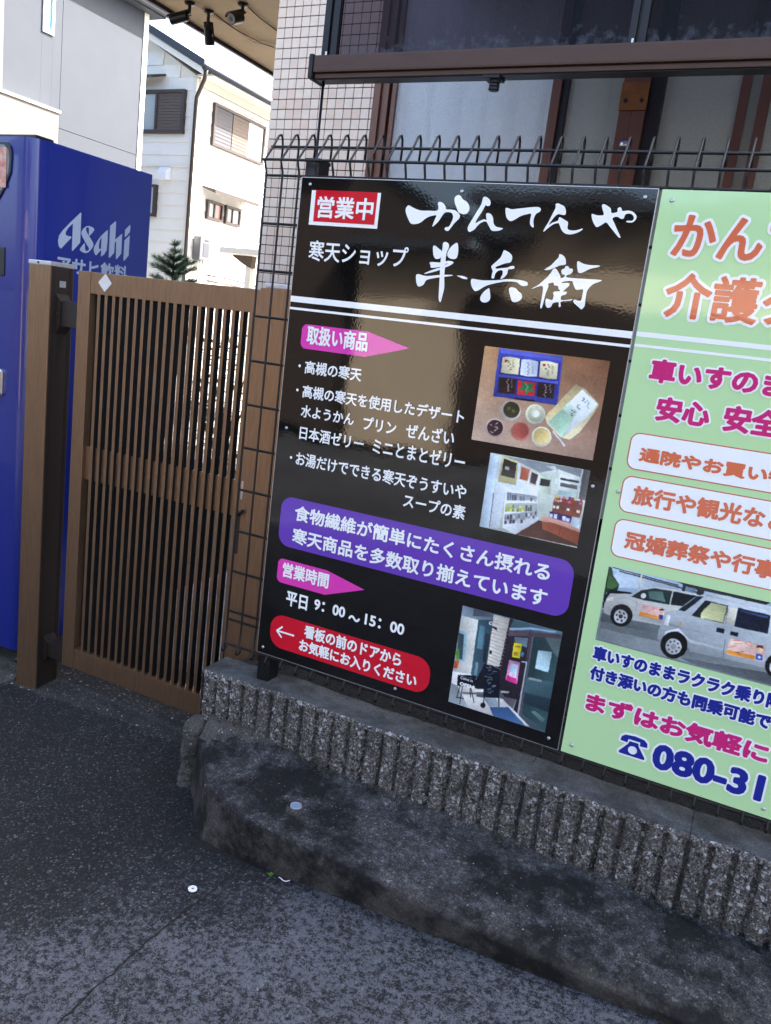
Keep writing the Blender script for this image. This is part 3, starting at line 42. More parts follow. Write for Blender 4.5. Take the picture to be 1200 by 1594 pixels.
PHOTO2=[((205,214,198),[(0.6165,-0.6315),(0.8611,-0.6292),(0.8617,-0.8156),(0.6168,-0.8179)]),((150,158,160),[(0.6466,-0.6315),(0.8611,-0.6292),(0.8606,-0.6527),(0.7855,-0.6395),(0.7444,-0.6562),(0.6937,-0.6414)]),((205,210,210),[(0.7561,-0.6375),(0.7772,-0.633),(0.7827,-0.64),(0.7752,-0.6432)]),((226,235,238),[(0.6372,-0.6328),(0.6466,-0.6315),(0.7457,-0.6597),(0.7468,-0.7115),(0.6672,-0.714),(0.6673,-0.8135),(0.6168,-0.8179),(0.643,-0.813)]),((206,222,232),[(0.6165,-0.6315),(0.6359,-0.6323),(0.6422,-0.8159),(0.6168,-0.8179)]),((110,120,125),[(0.6379,-0.7273),(0.6406,-0.7268),(0.6431,-0.8141),(0.6409,-0.8146)]),((205,196,140),[(0.6475,-0.6328),(0.6887,-0.6386),(0.692,-0.6971),(0.6461,-0.6972)]),((58,54,50),[(0.6521,-0.6376),(0.6857,-0.6436),(0.6858,-0.6821),(0.6511,-0.68)]),((190,190,185),[(0.6587,-0.6552),(0.6695,-0.6562),(0.6693,-0.6645),(0.6585,-0.6635)]),((225,225,215),[(0.694,-0.6432),(0.7214,-0.6512),(0.72,-0.6887),(0.6954,-0.6878)]),((196,104,72),[(0.698,-0.6499),(0.7188,-0.6536),(0.7181,-0.6816),(0.6983,-0.6797)]),((230,225,210),[(0.7224,-0.6529),(0.7433,-0.6583),(0.7414,-0.692),(0.7229,-0.6881)]),((70,62,60),[(0.7255,-0.6579),(0.741,-0.6624),(0.7391,-0.6869),(0.7252,-0.684)]),((214,224,200),[(0.7463,-0.6633),(0.7755,-0.6626),(0.7773,-0.7043),(0.7476,-0.7027)]),((48,50,48),[(0.7495,-0.669),(0.773,-0.6693),(0.772,-0.6853),(0.7486,-0.6862)]),((222,228,220),[(0.7928,-0.6509),(0.8402,-0.6504),(0.8425,-0.7016),(0.7942,-0.7031)]),((60,66,66),[(0.7959,-0.6587),(0.8394,-0.6585),(0.8396,-0.6639),(0.796,-0.6638)]),((95,100,95),[(0.7971,-0.6702),(0.8372,-0.6705),(0.8379,-0.6788),(0.7975,-0.6793)]),((186,212,205),[(0.7955,-0.6889),(0.8373,-0.688),(0.8372,-0.6997),(0.7949,-0.7008)]),((92,92,92),[(0.8444,-0.6294),(0.8611,-0.6292),(0.8619,-0.7013),(0.8451,-0.7003)]),((190,200,200),[(0.8408,-0.6293),(0.845,-0.6293),(0.8451,-0.6792),(0.8415,-0.6792)]),((228,232,232),[(0.7827,-0.64),(0.787,-0.6399),(0.7886,-0.6755),(0.7849,-0.6755)]),((236,240,240),[(0.6686,-0.7107),(0.7477,-0.7102),(0.7594,-0.7707),(0.7105,-0.8187),(0.6751,-0.8087)]),((170,176,178),[(0.6716,-0.7177),(0.7472,-0.714),(0.7487,-0.7234),(0.6743,-0.7399)]),((170,178,172),[(0.6731,-0.747),(0.7506,-0.7305),(0.7537,-0.7494),(0.6741,-0.7682)]),((160,168,172),[(0.6743,-0.7743),(0.7544,-0.7492),(0.7566,-0.763),(0.6775,-0.7997)]),((82,50,40),[(0.7602,-0.7713),(0.7779,-0.7706),(0.8605,-0.8084),(0.8617,-0.8156),(0.7103,-0.8176)]),((150,76,52),[(0.7666,-0.7647),(0.795,-0.7631),(0.8626,-0.7783),(0.8608,-0.8102),(0.773,-0.7904)]),((128,66,48),[(0.7892,-0.7056),(0.8567,-0.706),(0.8569,-0.7279),(0.855,-0.7504),(0.7885,-0.7459),(0.7885,-0.7235)]),((214,160,138),[(0.7669,-0.7598),(0.7977,-0.757),(0.8608,-0.7676),(0.8613,-0.7793),(0.7999,-0.7703),(0.7678,-0.772)]),((60,42,100),[(0.7838,-0.7439),(0.8373,-0.7449),(0.8366,-0.7624),(0.784,-0.7587)]),((200,214,222),[(0.8373,-0.7449),(0.8563,-0.7457),(0.8586,-0.7717),(0.8354,-0.7657)]),((96,48,36),[(0.8139,-0.7778),(0.8156,-0.7774),(0.8158,-0.796),(0.8143,-0.7956)]),((120,130,140),[(0.6724,-0.7196),(0.6777,-0.7194),(0.68,-0.7377),(0.6747,-0.7387)]),((120,130,140),[(0.6786,-0.719),(0.6837,-0.7188),(0.686,-0.7365),(0.681,-0.7375)]),((90,92,100),[(0.6859,-0.7226),(0.6908,-0.7222),(0.6925,-0.7353),(0.6877,-0.7362)]),((90,92,100),[(0.6918,-0.721),(0.6975,-0.7206),(0.6994,-0.7339),(0.6937,-0.735)]),((120,130,140),[(0.7049,-0.7222),(0.7104,-0.7217),(0.7119,-0.7315),(0.7064,-0.7326)]),((120,130,140),[(0.7116,-0.7193),(0.7167,-0.719),(0.7185,-0.7302),(0.7134,-0.7312)]),((90,100,90),[(0.7323,-0.7209),(0.7369,-0.7206),(0.738,-0.7287),(0.7333,-0.7293)]),((190,170,160),[(0.7424,-0.72),(0.7461,-0.7197),(0.7474,-0.7275),(0.7436,-0.728)]),((200,208,60),[(0.6737,-0.7499),(0.6781,-0.7492),(0.6785,-0.7566),(0.674,-0.7574)]),((170,186,50),[(0.6743,-0.7598),(0.6787,-0.759),(0.6791,-0.7667),(0.6747,-0.7676)]),((170,186,50),[(0.6801,-0.7591),(0.6846,-0.7583),(0.6849,-0.7655),(0.6805,-0.7664)]),((200,208,60),[(0.685,-0.7475),(0.6902,-0.7467),(0.6907,-0.7545),(0.6854,-0.7554)]),((230,230,120),[(0.6855,-0.758),(0.6907,-0.757),(0.6911,-0.7642),(0.6859,-0.7653)]),((120,140,60),[(0.6911,-0.7473),(0.6953,-0.7467),(0.6957,-0.7537),(0.6916,-0.7544)]),((120,140,60),[(0.6918,-0.7575),(0.6961,-0.7568),(0.6965,-0.7631),(0.6922,-0.7639)]),((230,230,120),[(0.6972,-0.7555),(0.7014,-0.7548),(0.7019,-0.7619),(0.6977,-0.7628)]),((120,140,60),[(0.7032,-0.7545),(0.7075,-0.7537),(0.708,-0.7607),(0.7037,-0.7616)]),((230,230,120),[(0.7081,-0.7437),(0.7125,-0.7431),(0.7132,-0.7507),(0.7087,-0.7514)]),((170,186,50),[(0.7092,-0.755),(0.714,-0.7541),(0.7144,-0.7594),(0.7096,-0.7603)]),((200,208,60),[(0.7137,-0.7439),(0.7184,-0.7433),(0.719,-0.7497),(0.7143,-0.7505)]),((230,230,120),[(0.7144,-0.7527),(0.7196,-0.7518),(0.7202,-0.7582),(0.715,-0.7592)]),((90,100,90),[(0.7229,-0.7416),(0.7274,-0.7404),(0.7293,-0.7555),(0.7247,-0.7568)]),((90,100,90),[(0.7293,-0.7449),(0.7335,-0.7438),(0.7348,-0.7539),(0.7306,-0.7551)]),((90,100,90),[(0.7342,-0.7386),(0.7384,-0.7375),(0.7405,-0.7522),(0.7362,-0.7535)]),((190,190,190),[(0.7404,-0.7397),(0.744,-0.7387),(0.7458,-0.7507),(0.7421,-0.7518)]),((120,120,130),[(0.6756,-0.7801),(0.6811,-0.7784),(0.682,-0.7854),(0.6765,-0.787)]),((70,72,80),[(0.6768,-0.7907),(0.6825,-0.7891),(0.6835,-0.7968),(0.6777,-0.7983)]),((70,72,80),[(0.6821,-0.7762),(0.6866,-0.7748),(0.6877,-0.7838),(0.6832,-0.7851)]),((210,210,210),[(0.6831,-0.7887),(0.6884,-0.7873),(0.6893,-0.7952),(0.6841,-0.7966)]),((70,72,80),[(0.6886,-0.7729),(0.6939,-0.7712),(0.6952,-0.7816),(0.6898,-0.7832)]),((70,72,80),[(0.6897,-0.7838),(0.6944,-0.7825),(0.6958,-0.7935),(0.6911,-0.7948)]),((210,210,210),[(0.695,-0.7739),(0.7011,-0.7721),(0.7021,-0.7797),(0.696,-0.7814)]),((70,72,80),[(0.6964,-0.7846),(0.7023,-0.7829),(0.7034,-0.7915),(0.6974,-0.7931)]),((210,210,210),[(0.7033,-0.7812),(0.7087,-0.7796),(0.71,-0.7897),(0.7045,-0.7912)]),((120,120,130),[(0.7083,-0.7675),(0.7129,-0.7661),(0.7142,-0.7762),(0.7096,-0.7775)]),((210,210,210),[(0.7095,-0.7784),(0.7149,-0.7769),(0.7164,-0.788),(0.7109,-0.7895)]),((70,72,80),[(0.7162,-0.7793),(0.7215,-0.7778),(0.7226,-0.7864),(0.7173,-0.7878)]),((80,80,86),[(0.7256,-0.76),(0.7299,-0.7586),(0.7314,-0.7675),(0.7271,-0.7694)]),((220,220,220),[(0.7275,-0.7728),(0.7325,-0.7705),(0.7337,-0.7777),(0.7287,-0.7804)]),((220,220,220),[(0.7312,-0.7599),(0.7362,-0.7582),(0.7374,-0.765),(0.7324,-0.7671)]),((150,110,100),[(0.7367,-0.7579),(0.7415,-0.7563),(0.7427,-0.7627),(0.7379,-0.7647)]),((220,220,220),[(0.7389,-0.7679),(0.7434,-0.7658),(0.7445,-0.7718),(0.74,-0.7742)]),((80,80,86),[(0.7442,-0.7649),(0.7484,-0.763),(0.7496,-0.769),(0.7454,-0.7713)]),((80,80,86),[(0.748,-0.752),(0.7518,-0.7508),(0.7533,-0.7582),(0.7495,-0.7598)]),((226,200,120),[(0.7887,-0.7023),(0.7946,-0.7019),(0.795,-0.7096),(0.7892,-0.71)]),((214,120,150),[(0.7895,-0.7111),(0.7954,-0.7107),(0.7957,-0.718),(0.7899,-0.7184)]),((226,200,120),[(0.7955,-0.7029),(0.8006,-0.7026),(0.8009,-0.7092),(0.7958,-0.7096)]),((226,200,120),[(0.7961,-0.7128),(0.8018,-0.7123),(0.802,-0.7175),(0.7963,-0.7179)]),((230,190,190),[(0.8022,-0.7029),(0.8075,-0.7026),(0.8078,-0.7088),(0.8025,-0.7091)]),((230,190,190),[(0.8026,-0.7104),(0.8077,-0.7101),(0.8079,-0.717),(0.8029,-0.7174)]),((214,120,150),[(0.8092,-0.7012),(0.8141,-0.7009),(0.8144,-0.7083),(0.8095,-0.7087)]),((190,60,70),[(0.8096,-0.7106),(0.8148,-0.7102),(0.815,-0.7164),(0.8098,-0.7168)]),((230,190,190),[(0.8162,-0.7012),(0.8211,-0.7009),(0.8212,-0.7079),(0.8164,-0.7082)]),((190,60,70),[(0.816,-0.7101),(0.8216,-0.7097),(0.8217,-0.7159),(0.8162,-0.7163)]),((80,70,130),[(0.8224,-0.7005),(0.8285,-0.7001),(0.8287,-0.7074),(0.8226,-0.7078)]),((214,120,150),[(0.8227,-0.7094),(0.8286,-0.7089),(0.8287,-0.7153),(0.8228,-0.7158)]),((190,60,70),[(0.8293,-0.7006),(0.8351,-0.7003),(0.8351,-0.7069),(0.8294,-0.7073)]),((190,60,70),[(0.8294,-0.71),(0.8346,-0.7097),(0.8346,-0.7149),(0.8295,-0.7153)]),((226,200,120),[(0.836,-0.7013),(0.8406,-0.701),(0.8406,-0.7065),(0.836,-0.7069)]),((80,70,130),[(0.8424,-0.7069),(0.848,-0.7065),(0.8479,-0.7138),(0.8424,-0.7143)]),((190,60,70),[(0.8492,-0.6992),(0.8544,-0.6989),(0.8543,-0.7056),(0.8491,-0.706)]),((214,120,150),[(0.8489,-0.7087),(0.8541,-0.7084),(0.854,-0.7133),(0.8488,-0.7138)]),((230,230,230),[(0.7889,-0.7278),(0.7945,-0.7278),(0.7946,-0.7343),(0.789,-0.7343)]),((230,230,230),[(0.7971,-0.7268),(0.8034,-0.7268),(0.8035,-0.7342),(0.7971,-0.7343)]),((90,70,60),[(0.805,-0.7261),(0.8117,-0.7262),(0.8117,-0.7342),(0.8051,-0.7342)]),((90,70,60),[(0.8131,-0.7264),(0.8191,-0.7264),(0.8192,-0.7342),(0.8132,-0.7342)]),((230,230,230),[(0.8219,-0.7277),(0.8284,-0.7277),(0.8285,-0.7341),(0.8219,-0.7341)]),((90,70,60),[(0.838,-0.7277),(0.8442,-0.7277),(0.8442,-0.7341),(0.838,-0.7341)]),((230,230,230),[(0.8456,-0.7272),(0.8531,-0.7272),(0.8532,-0.734),(0.8457,-0.734)]),((220,225,235),[(0.7844,-0.7494),(0.7919,-0.7497),(0.792,-0.7585),(0.7844,-0.7581)]),((220,225,235),[(0.7946,-0.7472),(0.8029,-0.7475),(0.8031,-0.759),(0.7947,-0.7586)]),((220,225,235),[(0.8151,-0.7483),(0.8236,-0.7485),(0.824,-0.7601),(0.8155,-0.7597)]),((220,225,235),[(0.8244,-0.7511),(0.8327,-0.7514),(0.8331,-0.7606),(0.8247,-0.7601)])]
PHOTO3=[((86,104,112),[(0.6046,-1.0324),(0.8615,-1.0313),(0.8626,-1.2974),(0.6032,-1.3002)]),((120,132,142),[(0.6046,-1.0324),(0.6882,-1.0326),(0.6879,-1.0486),(0.65,-1.0584),(0.6039,-1.0599)]),((84,92,104),[(0.6337,-1.0324),(0.6882,-1.0326),(0.6882,-1.0416),(0.6339,-1.0523)]),((214,214,202),[(0.6043,-1.0589),(0.6501,-1.0589),(0.6524,-1.2074),(0.6183,-1.213),(0.6033,-1.2134)]),((150,185,195),[(0.6048,-1.0993),(0.6252,-1.1014),(0.6304,-1.1808),(0.6058,-1.1783)]),((58,82,88),[(0.6036,-1.1067),(0.6187,-1.1081),(0.624,-1.1757),(0.6075,-1.1749)]),((226,224,218),[(0.6033,-1.2134),(0.6518,-1.2076),(0.6707,-1.2125),(0.6799,-1.3005),(0.6032,-1.3002)]),((150,158,160),[(0.5982,-1.2466),(0.6216,-1.2508),(0.6603,-1.3012),(0.6034,-1.3016)]),((60,84,96),[(0.6508,-1.0582),(0.689,-1.0483),(0.6908,-1.1725),(0.6812,-1.1726),(0.6698,-1.2157),(0.6524,-1.2074)]),((96,138,150),[(0.656,-1.0711),(0.6698,-1.0715),(0.6724,-1.1332),(0.6575,-1.1348)]),((40,52,60),[(0.675,-1.0879),(0.6864,-1.0875),(0.6873,-1.1679),(0.6773,-1.1653)]),((120,150,150),[(0.6596,-1.1707),(0.6672,-1.1717),(0.6685,-1.2075),(0.6602,-1.2073)]),((212,204,190),[(0.6876,-1.0344),(0.7298,-1.0338),(0.7292,-1.1837),(0.6902,-1.1727)]),((46,36,42),[(0.7296,-1.0331),(0.7394,-1.0331),(0.7373,-1.1751),(0.7299,-1.2228),(0.7219,-1.1798)]),((74,98,108),[(0.7389,-1.0332),(0.8615,-1.0313),(0.8619,-1.0458),(0.731,-1.0667)]),((148,172,190),[(0.7322,-1.0576),(0.7847,-1.0414),(0.8474,-1.034),(0.8457,-1.0392),(0.7856,-1.0473),(0.7332,-1.0639)]),((92,72,80),[(0.731,-1.0667),(0.8606,-1.0382),(0.8612,-1.0492),(0.733,-1.0798)]),((44,38,46),[(0.7349,-1.0779),(0.7858,-1.0648),(0.7898,-1.2787),(0.7298,-1.2222)]),((100,120,130),[(0.7485,-1.0768),(0.7827,-1.0697),(0.783,-1.0954),(0.7671,-1.0946),(0.7503,-1.0885)]),((86,70,80),[(0.7825,-1.0522),(0.7926,-1.0507),(0.7935,-1.1937),(0.7978,-1.2704),(0.7873,-1.2795),(0.788,-1.1595)]),((50,74,76),[(0.7958,-1.0625),(0.8614,-1.0491),(0.8644,-1.2959),(0.7977,-1.2698),(0.7965,-1.2122)]),((92,110,108),[(0.8232,-1.0568),(0.8614,-1.0491),(0.8631,-1.0988),(0.8473,-1.0874)]),((70,98,104),[(0.7956,-1.1737),(0.8613,-1.1642),(0.8628,-1.2046),(0.7939,-1.213)]),((150,160,160),[(0.8001,-1.1696),(0.8336,-1.1674),(0.8332,-1.173),(0.8007,-1.1763)]),((96,122,122),[(0.8196,-1.2575),(0.8293,-1.2529),(0.8572,-1.2644),(0.8528,-1.277)]),((40,56,66),[(0.7973,-1.2175),(0.8633,-1.2072),(0.8644,-1.2454),(0.7957,-1.2403)]),((222,216,46),[(0.7496,-1.092),(0.7701,-1.0888),(0.7704,-1.1286),(0.7503,-1.1302)]),((205,120,60),[(0.7532,-1.0986),(0.7674,-1.0961),(0.7673,-1.1005),(0.7534,-1.1029)]),((200,140,60),[(0.7532,-1.115),(0.7649,-1.1138),(0.7654,-1.1238),(0.7539,-1.1247)]),((70,130,180),[(0.7734,-1.1091),(0.78,-1.1126),(0.7765,-1.124),(0.77,-1.121)]),((232,150,196),[(0.7446,-1.1396),(0.773,-1.1383),(0.7735,-1.1978),(0.7436,-1.1944)]),((196,224,232),[(0.7495,-1.147),(0.769,-1.1461),(0.7684,-1.1822),(0.7503,-1.1808)]),((214,50,130),[(0.7462,-1.1807),(0.7696,-1.1835),(0.7735,-1.1978),(0.7445,-1.1952)]),((240,200,220),[(0.7514,-1.1708),(0.7635,-1.1715),(0.7628,-1.1839),(0.752,-1.1831)]),((190,222,226),[(0.8121,-1.0942),(0.8464,-1.0893),(0.8451,-1.1437),(0.812,-1.1432)]),((196,204,210),[(0.7747,-1.1339),(0.7893,-1.1317),(0.7893,-1.135),(0.776,-1.1368)]),((176,186,192),[(0.7876,-1.1322),(0.7904,-1.1319),(0.7913,-1.2796),(0.7865,-1.2792)]),((150,160,168),[(0.7742,-1.2389),(0.78,-1.2384),(0.7759,-1.2664),(0.7716,-1.265)]),((216,212,206),[(0.6387,-1.2699),(0.6959,-1.26),(0.7378,-1.2473),(0.8208,-1.2977),(0.7351,-1.2999),(0.6575,-1.3013)]),((66,98,142),[(0.7141,-1.2797),(0.762,-1.2639),(0.8103,-1.2985),(0.7837,-1.2991),(0.7269,-1.2998)]),((150,162,170),[(0.6961,-1.2614),(0.7275,-1.2512),(0.7412,-1.2694),(0.7126,-1.2788)]),((226,226,222),[(0.7379,-1.2478),(0.7458,-1.2467),(0.8234,-1.2977),(0.8129,-1.2984)]),((96,90,96),[(0.7381,-1.2407),(0.7792,-1.2372),(0.7729,-1.2646),(0.7492,-1.2512)]),((190,180,172),[(0.7368,-1.227),(0.7581,-1.2217),(0.7584,-1.2272),(0.7371,-1.2326)]),((120,112,104),[(0.6361,-1.262),(0.6925,-1.2468),(0.6934,-1.2523),(0.6377,-1.2673)]),((232,226,214),[(0.6349,-1.2538),(0.6911,-1.2374),(0.6923,-1.2455),(0.6361,-1.262)]),((36,34,40),[(0.6812,-1.1712),(0.6831,-1.1692),(0.6737,-1.2415),(0.6708,-1.2409)]),((26,28,34),[(0.6675,-1.2192),(0.6829,-1.1749),(0.6917,-1.2358),(0.6682,-1.2418)]),((22,26,38),[(0.6821,-1.1695),(0.7229,-1.1656),(0.7356,-1.2472),(0.6934,-1.258)]),((26,28,34),[(0.6942,-1.2577),(0.6963,-1.257),(0.699,-1.2747),(0.6961,-1.2756)]),((26,28,34),[(0.7323,-1.2468),(0.7354,-1.2458),(0.7393,-1.2706),(0.7369,-1.2714)]),((30,30,34),[(0.7035,-1.2784),(0.7028,-1.2831),(0.6996,-1.287),(0.6952,-1.2884),(0.6912,-1.2869),(0.6892,-1.2831),(0.6899,-1.2783),(0.6931,-1.2744),(0.6975,-1.273),(0.7014,-1.2745)]),((24,28,40),[(0.6184,-1.2196),(0.6662,-1.2068),(0.6701,-1.236),(0.6202,-1.2507)]),((36,36,40),[(0.6271,-1.2491),(0.6292,-1.2484),(0.625,-1.283),(0.6229,-1.2822)]),((36,36,40),[(0.6339,-1.2475),(0.6358,-1.2469),(0.6357,-1.2977),(0.6335,-1.2979)]),((36,36,40),[(0.6546,-1.2409),(0.6568,-1.2403),(0.6736,-1.2816),(0.6715,-1.2823)]),((36,36,40),[(0.6535,-1.2413),(0.6552,-1.2408),(0.6617,-1.2696),(0.6596,-1.2703)]),((36,36,40),[(0.6227,-1.2808),(0.6427,-1.2781),(0.6431,-1.2803),(0.6231,-1.2836)]),((206,84,58),[(0.6039,-1.1851),(0.6163,-1.1803),(0.6131,-1.2032),(0.604,-1.2051)]),((96,150,60),[(0.6066,-1.1496),(0.6124,-1.1507),(0.6143,-1.1672),(0.6141,-1.1809),(0.6082,-1.1832),(0.6037,-1.1646)]),((30,30,34),[(0.6904,-1.0643),(0.7007,-1.0648),(0.7012,-1.0729),(0.6856,-1.0684)]),((226,232,236),[(0.6887,-1.0571),(0.6882,-1.0605),(0.6859,-1.0631),(0.6827,-1.064),(0.6798,-1.0628),(0.6783,-1.06),(0.6789,-1.0566),(0.6812,-1.054),(0.6844,-1.0531),(0.6873,-1.0543)]),((86,104,116),[(0.6872,-1.0575),(0.6869,-1.0596),(0.6855,-1.0611),(0.6836,-1.0617),(0.6818,-1.061),(0.6809,-1.0593),(0.6813,-1.0572),(0.6826,-1.0557),(0.6846,-1.0551),(0.6863,-1.0559)]),((30,34,40),[(0.691,-1.13),(0.6977,-1.1291),(0.6979,-1.1391),(0.6917,-1.1393)]),((168,160,150),[(0.6881,-1.0376),(0.7303,-1.037),(0.7305,-1.0385),(0.6884,-1.0391)]),((168,160,150),[(0.6883,-1.0465),(0.7301,-1.0464),(0.7304,-1.048),(0.6885,-1.048)]),((168,160,150),[(0.6884,-1.0554),(0.73,-1.0559),(0.7302,-1.0575),(0.6886,-1.057)]),((168,160,150),[(0.6885,-1.0643),(0.7298,-1.0654),(0.7301,-1.0669),(0.6887,-1.0659)]),((168,160,150),[(0.6886,-1.0733),(0.7297,-1.0749),(0.73,-1.0765),(0.6889,-1.0749)]),((168,160,150),[(0.6887,-1.0822),(0.7296,-1.0844),(0.7298,-1.086),(0.689,-1.0838)]),((168,160,150),[(0.6889,-1.0912),(0.7294,-1.094),(0.7297,-1.0955),(0.6891,-1.0928)]),((168,160,150),[(0.689,-1.1002),(0.7293,-1.1035),(0.7296,-1.1051),(0.6892,-1.1018)]),((168,160,150),[(0.6891,-1.1092),(0.7292,-1.1131),(0.7294,-1.1147),(0.6894,-1.1108)]),((168,160,150),[(0.6892,-1.1183),(0.729,-1.1227),(0.7293,-1.1243),(0.6895,-1.1199)]),((168,160,150),[(0.6894,-1.1273),(0.7289,-1.1323),(0.7291,-1.1339),(0.6896,-1.1289)]),((168,160,150),[(0.6895,-1.1364),(0.7288,-1.1419),(0.729,-1.1435),(0.6897,-1.138)]),((168,160,150),[(0.6896,-1.1454),(0.7286,-1.1516),(0.7289,-1.1532),(0.6899,-1.147)]),((168,160,150),[(0.6897,-1.1545),(0.7285,-1.1613),(0.7287,-1.1629),(0.69,-1.1561)]),((168,160,150),[(0.6899,-1.1636),(0.7283,-1.171),(0.7286,-1.1726),(0.6901,-1.1652)]),((200,206,214),[(0.7086,-1.1685),(0.7146,-1.165),(0.7147,-1.1658),(0.7087,-1.1693)]),((200,206,214),[(0.6974,-1.1714),(0.7022,-1.1731),(0.7024,-1.174),(0.6975,-1.1723)]),((190,196,210),[(0.6953,-1.1731),(0.7022,-1.1743),(0.7024,-1.1755),(0.6955,-1.1742)]),((190,196,210),[(0.6896,-1.1761),(0.7,-1.1793),(0.7002,-1.1804),(0.6898,-1.1773)]),((190,196,210),[(0.6955,-1.1845),(0.7027,-1.1795),(0.7029,-1.1807),(0.6957,-1.1856)]),((190,196,210),[(0.707,-1.1818),(0.7184,-1.1795),(0.7185,-1.1806),(0.7072,-1.183)]),((120,160,190),[(0.7045,-1.1913),(0.7111,-1.1842),(0.7113,-1.1854),(0.7047,-1.1925)]),((120,160,190),[(0.6923,-1.1937),(0.7035,-1.1936),(0.7037,-1.1947),(0.6925,-1.1948)]),((170,180,190),[(0.688,-1.2013),(0.696,-1.2008),(0.6962,-1.202),(0.6882,-1.2025)]),((170,180,190),[(0.697,-1.201),(0.709,-1.1999),(0.7092,-1.2011),(0.6971,-1.2022)]),((150,190,140),[(0.6973,-1.2075),(0.7097,-1.2043),(0.7099,-1.2055),(0.6975,-1.2087)]),((150,190,140),[(0.695,-1.2127),(0.7014,-1.2082),(0.7016,-1.2094),(0.6951,-1.2139)]),((190,196,210),[(0.6987,-1.216),(0.7062,-1.2135),(0.7063,-1.2147),(0.6989,-1.2172)]),((190,196,210),[(0.7017,-1.2197),(0.7073,-1.2142),(0.7075,-1.2154),(0.7019,-1.2209)]),((190,196,210),[(0.7117,-1.221),(0.722,-1.2164),(0.7222,-1.2175),(0.7119,-1.2222)]),((190,196,210),[(0.712,-1.2248),(0.7211,-1.2184),(0.7213,-1.2196),(0.7122,-1.226)]),((120,160,190),[(0.701,-1.2326),(0.7107,-1.2286),(0.7109,-1.2298),(0.7012,-1.2338)]),((120,160,190),[(0.7013,-1.2348),(0.7108,-1.232),(0.711,-1.2331),(0.7015,-1.236)]),((170,180,190),[(0.7083,-1.241),(0.7178,-1.2327),(0.718,-1.2339),(0.7084,-1.2422)]),((170,180,190),[(0.7035,-1.2405),(0.7112,-1.2425),(0.7114,-1.2437),(0.7036,-1.2417)]),((170,180,190),[(0.6313,-1.2206),(0.6416,-1.2184),(0.6417,-1.2194),(0.6315,-1.2216)]),((170,180,190),[(0.6463,-1.219),(0.6568,-1.2153),(0.657,-1.2162),(0.6464,-1.2199)])]
